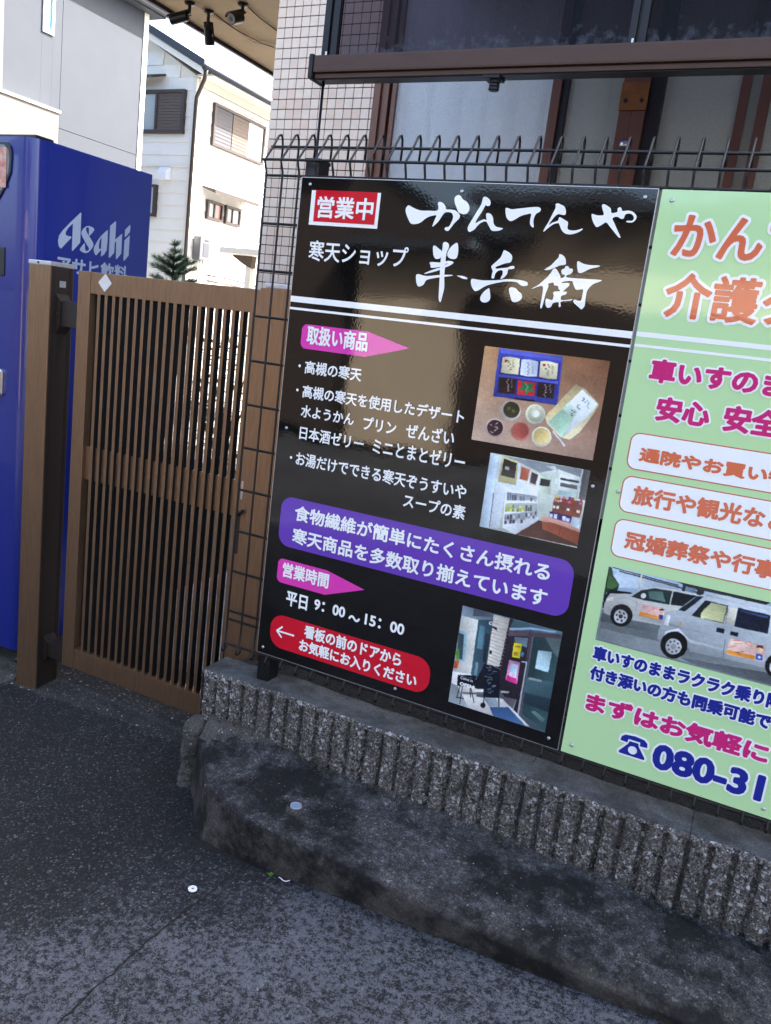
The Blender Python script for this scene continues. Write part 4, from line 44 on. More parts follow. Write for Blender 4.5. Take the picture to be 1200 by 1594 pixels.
PHOTO4=[((158,178,196),[(0.9399,-0.8431),(1.2895,-0.8512),(1.3518,-0.8527),(1.372,-0.953),(0.9454,-0.9625)]),((190,204,214),[(0.9659,-0.8492),(1.0983,-0.8514),(1.1004,-0.863),(0.9636,-0.8926),(0.9514,-0.8706)]),((122,130,130),[(0.9442,-0.9518),(1.372,-0.953),(1.3864,-1.0244),(0.9476,-1.0306)]),((96,104,106),[(0.9451,-0.9607),(1.0725,-0.9529),(1.0799,-0.9758),(0.9451,-0.9808)]),((142,150,150),[(0.9482,-0.9983),(1.0799,-0.9936),(1.1555,-1.0249),(0.9498,-1.0273)]),((88,94,98),[(1.1292,-1.0186),(1.3803,-0.9942),(1.3864,-1.0244),(1.1744,-1.0263)]),((34,62,36),[(0.9392,-0.845),(0.9488,-0.8463),(0.9543,-0.8627),(0.9719,-0.8833),(0.9708,-0.8961),(0.9464,-0.9096),(0.9456,-0.9442),(0.9442,-0.9518)]),((70,105,58),[(0.9453,-0.8649),(0.96,-0.872),(0.9716,-0.8852),(0.9577,-0.8977),(0.9443,-0.8975)]),((22,26,30),[(0.9545,-0.8985),(1.0037,-0.8948),(1.0011,-0.899),(0.9503,-0.9321),(0.9449,-0.9498),(0.943,-0.9195)]),((46,50,58),[(0.9501,-0.8445),(1.0983,-0.8514),(1.0988,-0.8541),(0.9505,-0.8465)]),((46,50,58),[(0.9659,-0.8492),(1.1427,-0.8574),(1.1433,-0.8606),(0.9664,-0.8519)]),((206,200,176),[(1.0148,-0.8422),(1.0184,-0.8424),(1.0181,-0.884),(1.0146,-0.8842)]),((38,42,46),[(1.0903,-0.8417),(1.2351,-0.839),(1.288,-0.8433),(1.2782,-0.8518),(1.1539,-0.8517),(1.1533,-0.8649),(1.1384,-0.8671),(1.1389,-0.8532),(1.1144,-0.8543),(1.1127,-0.8651),(1.1077,-0.865),(1.1071,-0.8485)]),((120,140,160),[(1.1138,-0.851),(1.1355,-0.8516),(1.1348,-0.8611),(1.1138,-0.8613)]),((196,196,188),[(0.9459,-0.9496),(0.9477,-0.9327),(0.9512,-0.9181),(0.9563,-0.9088),(0.9882,-0.9006),(1.0043,-0.8982),(1.0165,-0.8844),(1.0342,-0.8746),(1.0602,-0.8673),(1.1005,-0.8633),(1.144,-0.8639),(1.1489,-0.8902),(1.0981,-0.9529),(1.0794,-0.9553),(1.0168,-0.9593),(0.9655,-0.9614),(0.9498,-0.9584)]),((212,206,190),[(0.9488,-0.9234),(0.9641,-0.9147),(0.9664,-0.9242),(0.9507,-0.9305)]),((170,172,168),[(1.0125,-0.9443),(1.0802,-0.942),(1.082,-0.9521),(1.016,-0.9549)]),((38,52,52),[(1.0037,-0.9044),(1.0214,-0.8843),(1.0514,-0.8717),(1.0874,-0.8688),(1.0875,-0.9023),(1.035,-0.9055)]),((26,34,38),[(1.0906,-0.8693),(1.1414,-0.8666),(1.1253,-0.8964),(1.0902,-0.9016)]),((90,120,112),[(1.0373,-0.8827),(1.0679,-0.8748),(1.0786,-0.8983),(1.0434,-0.8987)]),((222,222,216),[(1.0351,-0.8938),(1.0347,-0.8979),(1.0321,-0.901),(1.0285,-0.9019),(1.0251,-0.9004),(1.0233,-0.8969),(1.0238,-0.8928),(1.0263,-0.8897),(1.03,-0.8888),(1.0333,-0.8903)]),((160,160,156),[(1.0158,-0.9113),(1.0174,-0.9112),(1.0206,-0.9493),(1.0186,-0.9491)]),((26,26,28),[(1.014,-0.9475),(1.0142,-0.957),(1.0113,-0.9663),(1.0059,-0.9741),(0.9984,-0.9795),(0.9897,-0.9819),(0.981,-0.981),(0.9733,-0.9768),(0.9676,-0.9698),(0.9644,-0.9609),(0.9643,-0.9513),(0.9673,-0.942),(0.9729,-0.9342),(0.9804,-0.9289),(0.989,-0.9266),(0.9976,-0.9276),(1.0052,-0.9319),(1.0109,-0.9388)]),((190,190,188),[(1.0034,-0.9529),(1.0035,-0.9588),(1.0018,-0.9645),(0.9984,-0.9693),(0.9937,-0.9726),(0.9884,-0.9741),(0.9831,-0.9735),(0.9783,-0.9709),(0.9748,-0.9666),(0.9729,-0.9612),(0.9728,-0.9553),(0.9746,-0.9495),(0.978,-0.9447),(0.9827,-0.9414),(0.988,-0.94),(0.9933,-0.9407),(0.998,-0.9433),(1.0015,-0.9475)]),((60,60,62),[(0.9933,-0.9556),(0.9929,-0.9592),(0.9907,-0.9619),(0.9876,-0.9627),(0.9847,-0.9614),(0.9831,-0.9584),(0.9835,-0.9549),(0.9857,-0.9522),(0.9889,-0.9514),(0.9918,-0.9527)]),((58,58,60),[(1.0004,-0.9569),(1.0,-0.9591),(0.9983,-0.9604),(0.9964,-0.96),(0.9953,-0.9583),(0.9957,-0.9561),(0.9974,-0.9549),(0.9993,-0.9552)]),((58,58,60),[(0.9947,-0.9659),(0.9943,-0.968),(0.9926,-0.9693),(0.9907,-0.969),(0.9896,-0.9672),(0.99,-0.9651),(0.9916,-0.9638),(0.9936,-0.9641)]),((58,58,60),[(0.985,-0.9653),(0.9846,-0.9674),(0.9829,-0.9688),(0.981,-0.9684),(0.9799,-0.9667),(0.9803,-0.9645),(0.9819,-0.9632),(0.9839,-0.9635)]),((58,58,60),[(0.9811,-0.9558),(0.9807,-0.9579),(0.979,-0.9592),(0.9771,-0.9589),(0.976,-0.9571),(0.9764,-0.955),(0.978,-0.9537),(0.98,-0.954)]),((58,58,60),[(0.9869,-0.9468),(0.9865,-0.949),(0.9848,-0.9503),(0.9829,-0.9499),(0.9818,-0.9482),(0.9822,-0.946),(0.9838,-0.9448),(0.9858,-0.9451)]),((58,58,60),[(0.9965,-0.9474),(0.9961,-0.9496),(0.9945,-0.9509),(0.9925,-0.9505),(0.9914,-0.9488),(0.9918,-0.9466),(0.9935,-0.9454),(0.9954,-0.9457)]),((236,192,184),[(1.0297,-0.9161),(1.079,-0.9144),(1.082,-0.9415),(1.0282,-0.9444)]),((236,150,62),[(1.0278,-0.9348),(1.0756,-0.9344),(1.0808,-0.9418),(1.0276,-0.9445)]),((226,190,160),[(1.0781,-0.9202),(1.0778,-0.9237),(1.0757,-0.9263),(1.0727,-0.9271),(1.0699,-0.9258),(1.0684,-0.9229),(1.0687,-0.9194),(1.0708,-0.9168),(1.0738,-0.916),(1.0766,-0.9173)]),((70,44,34),[(1.0679,-0.9187),(1.0751,-0.914),(1.0796,-0.9177),(1.0693,-0.9212)]),((50,60,140),[(1.0698,-0.9306),(1.0785,-0.9293),(1.08,-0.9409),(1.0717,-0.9411)]),((184,192,194),[(1.0778,-0.9907),(1.075,-0.97),(1.0793,-0.9546),(1.0792,-0.9334),(1.085,-0.9198),(1.1088,-0.9085),(1.1235,-0.8865),(1.1413,-0.8663),(1.1608,-0.8561),(1.1962,-0.8521),(1.2898,-0.8527),(1.3521,-0.8542),(1.3758,-0.972),(1.3163,-0.9867),(1.3055,-0.9907),(1.1505,-0.9981),(1.1336,-0.9747),(1.1126,-0.963),(1.0921,-0.9723),(1.0848,-0.994)]),((206,212,214),[(1.1564,-0.8648),(1.2926,-0.867),(1.3549,-0.8683),(1.354,-0.8636),(1.2916,-0.8616),(1.1612,-0.8581)]),((214,218,218),[(1.0876,-0.9825),(1.0909,-0.9656),(1.1167,-0.9513),(1.1455,-0.9713),(1.2249,-0.971),(1.2259,-0.9759),(1.1456,-0.9783),(1.118,-0.958),(1.0948,-0.9698)]),((160,166,170),[(1.0817,-0.9504),(1.1447,-0.9504),(1.2209,-0.9497),(1.2202,-0.9464),(1.144,-0.9465),(1.0825,-0.9459)]),((226,226,220),[(1.0862,-0.9262),(1.0948,-0.9263),(1.0948,-0.9521),(1.0835,-0.9517)]),((30,38,50),[(1.1088,-0.9085),(1.1415,-0.8673),(1.1549,-0.8652),(1.1229,-0.9082)]),((34,38,42),[(1.138,-0.9146),(1.1594,-0.8729),(1.2076,-0.8725),(1.2052,-0.9149)]),((204,206,150),[(1.1559,-0.9028),(1.1719,-0.8745),(1.2053,-0.8745),(1.2043,-0.9131),(1.1572,-0.9149)]),((38,40,40),[(1.149,-0.9074),(1.1542,-0.8939),(1.1572,-0.9149),(1.1504,-0.9147)]),((214,210,190),[(1.209,-0.8756),(1.2262,-0.8751),(1.2266,-0.9144),(1.2082,-0.9147)]),((22,28,44),[(1.2272,-0.8714),(1.2922,-0.8721),(1.2952,-0.9149),(1.2275,-0.9156)]),((52,70,110),[(1.2318,-0.8749),(1.2886,-0.8757),(1.2884,-0.8805),(1.2319,-0.8803)]),((22,28,40),[(1.2983,-0.8738),(1.3562,-0.8745),(1.3638,-0.9121),(1.3021,-0.9146)]),((24,28,38),[(1.1943,-0.9275),(1.21,-0.9273),(1.2101,-0.9376),(1.1945,-0.9378)]),((24,28,38),[(1.2227,-0.9279),(1.2384,-0.9275),(1.2387,-0.9367),(1.2229,-0.9371)]),((110,116,120),[(1.2152,-0.9513),(1.2166,-0.9509),(1.2199,-0.9916),(1.2184,-0.992)]),((120,126,130),[(1.2083,-0.9154),(1.21,-0.9149),(1.2086,-0.8777),(1.2071,-0.8781)]),((230,150,60),[(1.1209,-0.9381),(1.1205,-0.9405),(1.1188,-0.9419),(1.1167,-0.9415),(1.1155,-0.9396),(1.1159,-0.9373),(1.1177,-0.9359),(1.1197,-0.9362)]),((236,190,176),[(1.2233,-0.9438),(1.2974,-0.942),(1.3002,-0.9786),(1.2249,-0.9831)]),((238,152,58),[(1.224,-0.9723),(1.2811,-0.97),(1.2817,-0.9794),(1.224,-0.9817)]),((248,214,196),[(1.2277,-0.9464),(1.2674,-0.9452),(1.2677,-0.9585),(1.2276,-0.9616)]),((232,196,160),[(1.2931,-0.9514),(1.293,-0.9555),(1.2912,-0.959),(1.2881,-0.961),(1.2846,-0.961),(1.2816,-0.9589),(1.2799,-0.9552),(1.2801,-0.9511),(1.2819,-0.9476),(1.285,-0.9456),(1.2885,-0.9457),(1.2915,-0.9478)]),((80,48,34),[(1.2788,-0.9508),(1.2805,-0.9448),(1.2904,-0.9433),(1.294,-0.9498),(1.2857,-0.9488)]),((52,98,180),[(1.2823,-0.9644),(1.2949,-0.9631),(1.297,-0.9768),(1.2833,-0.9782)]),((232,236,240),[(1.2922,-0.9701),(1.2918,-0.9726),(1.29,-0.9741),(1.2879,-0.9738),(1.2867,-0.9717),(1.287,-0.9692),(1.2888,-0.9677),(1.2909,-0.968)]),((226,110,90),[(1.2296,-0.9477),(1.245,-0.9442),(1.2453,-0.9456),(1.2299,-0.9491)]),((226,110,90),[(1.2546,-0.9457),(1.2675,-0.9394),(1.2678,-0.9408),(1.2548,-0.9472)]),((226,110,90),[(1.2338,-0.9532),(1.2504,-0.9497),(1.2506,-0.9511),(1.2341,-0.9547)]),((226,110,90),[(1.2551,-0.946),(1.2718,-0.9514),(1.2721,-0.9528),(1.2554,-0.9474)]),((226,110,90),[(1.2248,-0.9666),(1.2402,-0.9557),(1.2404,-0.9571),(1.2251,-0.968)]),((70,50,40),[(1.2433,-0.9719),(1.2571,-0.9669),(1.2573,-0.9679),(1.2435,-0.9729)]),((70,50,40),[(1.2412,-0.9719),(1.2519,-0.9739),(1.2521,-0.9749),(1.2414,-0.973)]),((226,120,100),[(1.0327,-0.9203),(1.043,-0.9175),(1.0432,-0.919),(1.033,-0.9218)]),((226,120,100),[(1.0528,-0.916),(1.0647,-0.9178),(1.065,-0.9193),(1.0531,-0.9174)]),((226,120,100),[(1.047,-0.9265),(1.0576,-0.9178),(1.0579,-0.9193),(1.0473,-0.928)]),((226,120,100),[(1.0429,-0.9278),(1.0507,-0.9265),(1.051,-0.928),(1.0432,-0.9293)]),((22,22,24),[(1.1423,-0.9845),(1.1427,-0.9958),(1.1396,-1.0067),(1.1334,-1.016),(1.1249,-1.0225),(1.1151,-1.0254),(1.1051,-1.0244),(1.0962,-1.0195),(1.0895,-1.0114),(1.0858,-1.0009),(1.0855,-0.9895),(1.0887,-0.9785),(1.095,-0.9692),(1.1036,-0.9629),(1.1134,-0.9601),(1.1233,-0.9613),(1.1321,-0.9662),(1.1387,-0.9742)]),((196,198,198),[(1.1308,-0.9918),(1.131,-0.9986),(1.1291,-1.0053),(1.1254,-1.0109),(1.1202,-1.0148),(1.1143,-1.0166),(1.1082,-1.016),(1.1028,-1.013),(1.0988,-1.0081),(1.0965,-1.0017),(1.0963,-0.9948),(1.0983,-0.9881),(1.1021,-0.9825),(1.1073,-0.9786),(1.1132,-0.9769),(1.1192,-0.9776),(1.1246,-0.9806),(1.1286,-0.9855)]),((150,154,156),[(1.1198,-0.995),(1.1196,-0.9986),(1.1178,-1.0017),(1.115,-1.0035),(1.1118,-1.0035),(1.1091,-1.0016),(1.1077,-0.9985),(1.1079,-0.9949),(1.1097,-0.9917),(1.1125,-0.99),(1.1157,-0.99),(1.1183,-0.9918)]),((22,22,24),[(1.3491,-0.9734),(1.3496,-0.9829),(1.3473,-0.9922),(1.3425,-1.0001),(1.3357,-1.0056),(1.3278,-1.008),(1.3197,-1.0071),(1.3125,-1.0029),(1.3069,-0.996),(1.3036,-0.9871),(1.3032,-0.9775),(1.3056,-0.9681),(1.3105,-0.9603),(1.3173,-0.9549),(1.3252,-0.9526),(1.3332,-0.9536),(1.3404,-0.9578),(1.3459,-0.9646)]),((196,198,198),[(1.3405,-0.9787),(1.3408,-0.9846),(1.3394,-0.9904),(1.3364,-0.9952),(1.3322,-0.9986),(1.3273,-1.0001),(1.3223,-0.9996),(1.3178,-0.997),(1.3143,-0.9927),(1.3124,-0.9872),(1.3121,-0.9812),(1.3135,-0.9755),(1.3166,-0.9706),(1.3208,-0.9673),(1.3257,-0.9658),(1.3306,-0.9664),(1.3351,-0.969),(1.3385,-0.9733)]),((54,54,58),[(1.1275,-0.9954),(1.1272,-0.9973),(1.1258,-0.9984),(1.1242,-0.9981),(1.1233,-0.9966),(1.1236,-0.9948),(1.125,-0.9937),(1.1266,-0.9939)]),((54,54,58),[(1.1241,-1.005),(1.1238,-1.0068),(1.1225,-1.0079),(1.1208,-1.0077),(1.1199,-1.0062),(1.1202,-1.0043),(1.1216,-1.0032),(1.1232,-1.0035)]),((54,54,58),[(1.1159,-1.0094),(1.1156,-1.0112),(1.1142,-1.0124),(1.1126,-1.0121),(1.1117,-1.0106),(1.112,-1.0088),(1.1133,-1.0076),(1.115,-1.0079)]),((54,54,58),[(1.1076,-1.006),(1.1073,-1.0079),(1.1059,-1.009),(1.1043,-1.0087),(1.1034,-1.0072),(1.1037,-1.0054),(1.1051,-1.0042),(1.1067,-1.0045)]),((54,54,58),[(1.1041,-0.9968),(1.1038,-0.9987),(1.1025,-0.9998),(1.1008,-0.9995),(1.0999,-0.9981),(1.1002,-0.9962),(1.1016,-0.9951),(1.1032,-0.9953)]),((54,54,58),[(1.1076,-0.9872),(1.1072,-0.9891),(1.1059,-0.9902),(1.1043,-0.99),(1.1033,-0.9885),(1.1036,-0.9866),(1.105,-0.9855),(1.1066,-0.9858)]),((54,54,58),[(1.1158,-0.9829),(1.1155,-0.9847),(1.1141,-0.9859),(1.1125,-0.9856),(1.1116,-0.9841),(1.1119,-0.9823),(1.1133,-0.9811),(1.1149,-0.9814)]),((54,54,58),[(1.124,-0.9863),(1.1237,-0.9881),(1.1224,-0.9892),(1.1208,-0.989),(1.1199,-0.9875),(1.1202,-0.9856),(1.1215,-0.9845),(1.1231,-0.9848)])]
OPEN_TEXT=(0.6268,0.6647,-1.2455,-1.2361)
COME_TEXT=(0.6266,0.66,-1.228,-1.2204)

# ---------------------------------------------------------------- helpers
def lin(c):
    return tuple(((v / 255) / 12.92 if v / 255 <= 0.04045 else ((v / 255 + 0.055) / 1.055) ** 2.4) for v in c)

def mat(name, col, rough=0.6, metal=0.0, spec=0.5, var=0.0, vscale=8.0, bump=0.0, bscale=80.0, bdist=0.002, col2=None, stretch=None, coat=0.0, detail=6):
    m = bpy.data.materials.new(name); m.use_nodes = True
    nt = m.node_tree; b = nt.nodes['Principled BSDF']
    c = lin(col) + (1,) if max(col) > 1.0001 else tuple(col) + (1,)
    b.inputs['Base Color'].default_value = c
    b.inputs['Roughness'].default_value = rough; b.inputs['Metallic'].default_value = metal
    b.inputs['Specular IOR Level'].default_value = spec; b.inputs['Coat Weight'].default_value = coat
    src = None
    if var or bump:
        tc = nt.nodes.new('ShaderNodeNewGeometry'); src = tc.outputs['Position']
        if stretch:
            mp = nt.nodes.new('ShaderNodeMapping'); mp.inputs['Scale'].default_value = stretch
            nt.links.new(src, mp.inputs[0]); src = mp.outputs[0]
    if var:
        n = nt.nodes.new('ShaderNodeTexNoise'); n.inputs['Scale'].default_value = vscale; n.inputs['Detail'].default_value = detail; n.inputs['Roughness'].default_value = 0.65
        nt.links.new(src, n.inputs['Vector'])
        r = nt.nodes.new('ShaderNodeValToRGB'); r.color_ramp.elements[0].position = 0.3; r.color_ramp.elements[1].position = 0.72
        c2 = (lin(col2) if max(col2) > 1.0001 else tuple(col2)) + (1,) if col2 else tuple(v * (1 - var) for v in c[:3]) + (1,)
        r.color_ramp.elements[0].color = c2; r.color_ramp.elements[1].color = c
        nt.links.new(n.outputs['Fac'], r.inputs[0]); nt.links.new(r.outputs[0], b.inputs['Base Color'])
    if bump:
        n = nt.nodes.new('ShaderNodeTexNoise'); n.inputs['Scale'].default_value = bscale; n.inputs['Detail'].default_value = 4
        nt.links.new(src, n.inputs['Vector'])
        bp = nt.nodes.new('ShaderNodeBump'); bp.inputs['Strength'].default_value = bump; bp.inputs['Distance'].default_value = bdist
        nt.links.new(n.outputs['Fac'], bp.inputs['Height']); nt.links.new(bp.outputs[0], b.inputs['Normal'])
    return m

class MB:
    def __init__(s): s.v = []; s.f = []
    def add(s, vs, fs):
        o = len(s.v); s.v += [tuple(v) for v in vs]; s.f += [tuple(i + o for i in f) for f in fs]; return s
    def box(s, x0, x1, y0, y1, z0, z1):
        return s.add([(x0,y0,z0),(x1,y0,z0),(x1,y1,z0),(x0,y1,z0),(x0,y0,z1),(x1,y0,z1),(x1,y1,z1),(x0,y1,z1)],
                     [(0,3,2,1),(4,5,6,7),(0,1,5,4),(1,2,6,5),(2,3,7,6),(3,0,4,7)])
    def bbox(s, x0, x1, y0, y1, z0, z1, b=0.003):
        """box with chamfered edges"""
        bm = bmesh.new(); bmesh.ops.create_cube(bm, size=1)
        for v in bm.verts:
            v.co = Vector((x0 + (v.co.x + .5) * (x1 - x0), y0 + (v.co.y + .5) * (y1 - y0), z0 + (v.co.z + .5) * (z1 - z0)))
        bmesh.ops.bevel(bm, geom=bm.edges[:], offset=b, segments=2, affect='EDGES', profile=0.7)
        bm.verts.index_update(); s.add([v.co[:] for v in bm.verts], [[v.index for v in f.verts] for f in bm.faces]); bm.free(); return s
    def tube(s, pts, r, n=8, caps=True):
        pts = [Vector(p) for p in pts]; rings = []
        rr = r if isinstance(r, (list, tuple)) else [r] * len(pts)
        up = None
        for i, p in enumerate(pts):
            d = (pts[min(i + 1, len(pts) - 1)] - pts[max(i - 1, 0)]).normalized()
            if up is None:
                up = Vector((0, 0, 1)) if abs(d.z) < 0.9 else Vector((1, 0, 0))
            a = d.cross(up).normalized(); b = a.cross(d).normalized(); up = b
            rings.append([p + a * math.cos(2 * math.pi * k / n) * rr[i] + b * math.sin(2 * math.pi * k / n) * rr[i] for k in range(n)])
        vs = [v for ring in rings for v in ring]; fs = []
        for i in range(len(pts) - 1):
            for k in range(n):
                fs.append((i*n+k, i*n+(k+1) % n, (i+1)*n+(k+1) % n, (i+1)*n+k))
        if caps:
            fs.append(tuple(range(n))[::-1]); fs.append(tuple((len(pts)-1)*n+k for k in range(n)))
        return s.add(vs, fs)
    def prism(s, poly, axis, a, b):
        """extrude a polygon between two values of an axis; poly gives the two other coordinates"""
        def P(p, t): return {'x': (t, p[0], p[1]), 'y': (p[0], t, p[1]), 'z': (p[0], p[1], t)}[axis]
        n = len(poly); vs = [P(p, a) for p in poly] + [P(p, b) for p in poly]
        tri = tessellate_polygon([[Vector((p[0], p[1], 0)) for p in poly]])
        fs = [tuple(t) for t in tri] + [tuple(i + n for i in t) for t in tri]
        fs += [(i, (i+1) % n, n+(i+1) % n, n+i) for i in range(n)]
        return s.add(vs, fs)
    def lathe(s, prof, c, axis='z', n=16, caps=True):
        """profile = [(r, h)] turned about an axis through c"""
        vs = []; fs = []
        for r, h in prof:
            for k in range(n):
                a = 2 * math.pi * k / n; u, w = r * math.cos(a), r * math.sin(a)
                vs.append({'z': (c[0]+u, c[1]+w, c[2]+h), 'y': (c[0]+u, c[1]+h, c[2]+w), 'x': (c[0]+h, c[1]+u, c[2]+w)}[axis])
        for i in range(len(prof) - 1):
            for k in range(n): fs.append((i*n+k, i*n+(k+1) % n, (i+1)*n+(k+1) % n, (i+1)*n+k))
        if caps and prof[0][0] > 1e-5: fs.append(tuple(range(n)))
        if caps and prof[-1][0] > 1e-5: fs.append(tuple((len(prof)-1)*n+k for k in range(n)))
        return s.add(vs, fs)
    def mesh(s, name, m, smooth=False, fix=True):
        me = bpy.data.meshes.new(name); me.from_pydata(s.v, [], s.f)
        if fix:
            bm = bmesh.new(); bm.from_mesh(me); bmesh.ops.recalc_face_normals(bm, faces=bm.faces[:]); bm.to_mesh(me); bm.free()
        me.materials.append(m)
        if smooth:
            for p in me.polygons: p.use_smooth = True
        me.update(); return me
    def obj(s, name, m, parent=None, smooth=False, fix=True):
        return put(name, s.mesh(name, m, smooth, fix), parent)

def put(name, me, parent=None, loc=None):
    o = bpy.data.objects.new(name, me); COL.objects.link(o)
    if loc is not None: o.location = loc
    if parent is not None:
        o.parent = parent; o.matrix_parent_inverse = world_of(parent).inverted()
    return o
def world_of(o):
    m = o.matrix_basis.copy()
    if o.parent: m = world_of(o.parent) @ o.matrix_parent_inverse @ m
    return m
def thing(name, label, cat, loc=(0, 0, 0), group=None):
    o = bpy.data.objects.new(name, None); COL.objects.link(o); o.location = loc; o.empty_display_size = 0.05
    return tag(o, label, cat, group)
def tag(o, label=None, cat=None, group=None, kind=None):
    if label: o['label'] = label
    if cat: o['category'] = cat
    if group: o['group'] = group
    if kind: o['kind'] = kind
    return o
def nz(x, y, z, s=1.0): return noise.noise(Vector((x * s, y * s, z * s)))
def fbm(x, y, z, s, o=4):
    t = 0; a = 1
    for i in range(o): t += a * noise.noise(Vector((x * s, y * s, z * s + 7.3 * i))); s *= 2.1; a *= 0.5
    return t
def smooth_poly(p, k=3):
    """closed Catmull-Rom through the corner points"""
    n = len(p); out = []
    for i in range(n):
        p0, p1, p2, p3 = p[i-1], p[i], p[(i+1) % n], p[(i+2) % n]
        for j in range(k):
            t = j / k
            out.append(tuple(0.5 * ((2*p1[a]) + (-p0[a]+p2[a])*t + (2*p0[a]-5*p1[a]+4*p2[a]-p3[a])*t*t + (-p0[a]+3*p1[a]-3*p2[a]+p3[a])*t**3) for a in (0, 1)))
    return out

GSL = 0.08
def gz(x): return -1.785 + GSL * max(-4.0, min(2.5, x))

# ---------------------------------------------------------------- materials
def sign_gloss(m, rough=0.04):
    """vinyl print under gloss laminate: tiny orange peel ripple"""
    nt = m.node_tree; b = nt.nodes['Principled BSDF']
    b.inputs['Roughness'].default_value = rough; b.inputs['IOR'].default_value = 1.56
    g = nt.nodes.new('ShaderNodeNewGeometry')
    n1 = nt.nodes.new('ShaderNodeTexNoise'); n1.inputs['Scale'].default_value = 150; n1.inputs['Detail'].default_value = 1.5
    n2 = nt.nodes.new('ShaderNodeTexNoise'); n2.inputs['Scale'].default_value = 5.5; n2.inputs['Detail'].default_value = 1
    nt.links.new(g.outputs['Position'], n1.inputs['Vector']); nt.links.new(g.outputs['Position'], n2.inputs['Vector'])
    b1 = nt.nodes.new('ShaderNodeBump'); b1.inputs['Strength'].default_value = 0.35; b1.inputs['Distance'].default_value = 0.00012
    b2 = nt.nodes.new('ShaderNodeBump'); b2.inputs['Strength'].default_value = 0.5; b2.inputs['Distance'].default_value = 0.0022
    nt.links.new(n1.outputs['Fac'], b1.inputs['Height']); nt.links.new(n2.outputs['Fac'], b2.inputs['Height'])
    nt.links.new(b2.outputs[0], b1.inputs['Normal']); nt.links.new(b1.outputs[0], b.inputs['Normal'])
    return m
INK = {k: sign_gloss(mat('ink_' + k, c)) for k, c in dict(black=(16, 15, 15), white=(250, 249, 244), magenta=(226, 62, 172), purple=(104, 62, 172), red=(208, 22, 44),
       green=(190, 226, 164), orange=(222, 112, 76), pink=(206, 36, 116), blue=(30, 42, 140), rust=(208, 96, 78), palewhite=(248, 248, 242)).items()}
M = {}
M['alu_edge'] = mat('cut_aluminium_edge', (190, 190, 192), 0.35, 0.8)
M['steel'] = mat('zinc_steel', (196, 198, 202), 0.28, 1.0)
M['black_wire'] = mat('black_coated_wire', (5, 6, 10), 0.45, 0.0)
M['black_post'] = mat('black_coated_post', (17, 17, 20), 0.35)
def brushed(name, c, c2, rough, metal):
    return mat(name, c, rough, metal, var=0.25, vscale=30, col2=c2, stretch=(6, 6, 0.4), bump=0.05, bscale=200, bdist=0.001)
M['bronze_alu'] = brushed('bronze_anodised_aluminium', (150, 120, 94), (128, 102, 79), 0.38, 0.8)
M['slat_alu'] = brushed('bronze_slat_aluminium', (150, 121, 95), (120, 96, 75), 0.40, 0.8)
M['slat_side'] = mat('black_slat_side', (22, 19, 18), 0.55)  # near-black colour for the slats' side faces, the fronts stay bronze
M['dark_bronze'] = mat('dark_bronze_fitting', (52, 44, 40), 0.45, 0.4, var=.3, vscale=40)
M['cap'] = mat('pale_cap_aluminium', (206, 204, 206), 0.35, 0.6, var=0.15, vscale=40)
M['vm_blue'] = mat('vending_blue_enamel', (20, 37, 122), 0.28, coat=0.6, bump=0.03, bscale=30)
M['vm_blue_dark'] = mat('vending_blue_trim', (16, 26, 92), 0.4)
M['logo'] = mat('silver_grey_film', (158, 172, 192), 0.45)
M['black_plastic'] = mat('black_plastic', (24, 24, 26), 0.4)
M['tile'] = mat('glazed_beige_tile', (250, 226, 200), 0.22, var=0.10, vscale=14, bump=0.06, bscale=60, bdist=0.002)
M['tile_b'] = mat('glazed_beige_tile_warm', (244, 214, 186), 0.22, var=0.10, vscale=14, bump=0.06, bscale=60, bdist=0.002)
M['grout'] = mat('dark_grout', (50, 46, 50), 0.9, var=.3, vscale=60)
M['sash'] = mat('bronze_window_sash', (112, 76, 62), 0.35, 0.45, var=0.15, vscale=30, stretch=(3, 3, 0.3))
M['sash_dark'] = mat('dark_window_sash', (28, 24, 24), 0.4, 0.2)
M['sash_copper'] = mat('copper_toned_plate', (150, 96, 50), 0.35, 0.6, var=0.35, vscale=20)
M['gutter'] = mat('bronze_gutter', (80, 56, 44), 0.5, 0.25, var=0.22, vscale=12, stretch=(0.6, 2, 2))
M['roof_frame'] = mat('dark_roof_bar', (34, 32, 34), 0.45, 0.3, var=.4, vscale=30)
M['soffit'] = mat('tan_soffit_board', (240, 208, 160), 0.75, var=0.14, vscale=5, bump=.1, bscale=90)
M['fascia'] = mat('dark_fascia', (50, 36, 58), 0.5)
M['siding'] = mat('white_siding', (234, 230, 220), 0.6, var=0.06, vscale=3, bump=.1, bscale=40)
M['siding_trim'] = mat('cream_trim', (226, 220, 206), 0.6)
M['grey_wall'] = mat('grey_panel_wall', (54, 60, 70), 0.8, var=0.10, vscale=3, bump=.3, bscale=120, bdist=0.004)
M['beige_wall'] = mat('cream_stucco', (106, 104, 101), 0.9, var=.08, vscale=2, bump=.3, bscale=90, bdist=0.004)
M['roof_dark'] = mat('slate_grey_roof', (52, 58, 66), 0.7)
M['brown_metal'] = mat('brown_painted_metal', (52, 41, 37), 0.5)
M['shutter'] = mat('brown_shutter', (84, 70, 58), 0.6)
M['shutter_grey'] = mat('grey_shutter', (54, 54, 62), 0.6)
M['far_glass'] = mat('far_window_glass', (96, 104, 106), 0.08)
M['white_plastic'] = mat('white_plastic', (225, 226, 228), 0.4)
M['pvc_blue'] = mat('pipe_bore', (118, 136, 160), 0.6)
M['curtain_pale'] = mat('pale_curtain_cloth', (244, 246, 248), 0.9)
M['curtain_grey'] = mat('grey_curtain_cloth', (190, 190, 184), 0.9)
M['soil'] = mat('dark_yard_soil', (40, 38, 36), 0.95, var=0.5, vscale=40, bump=1, bscale=120, bdist=0.02)
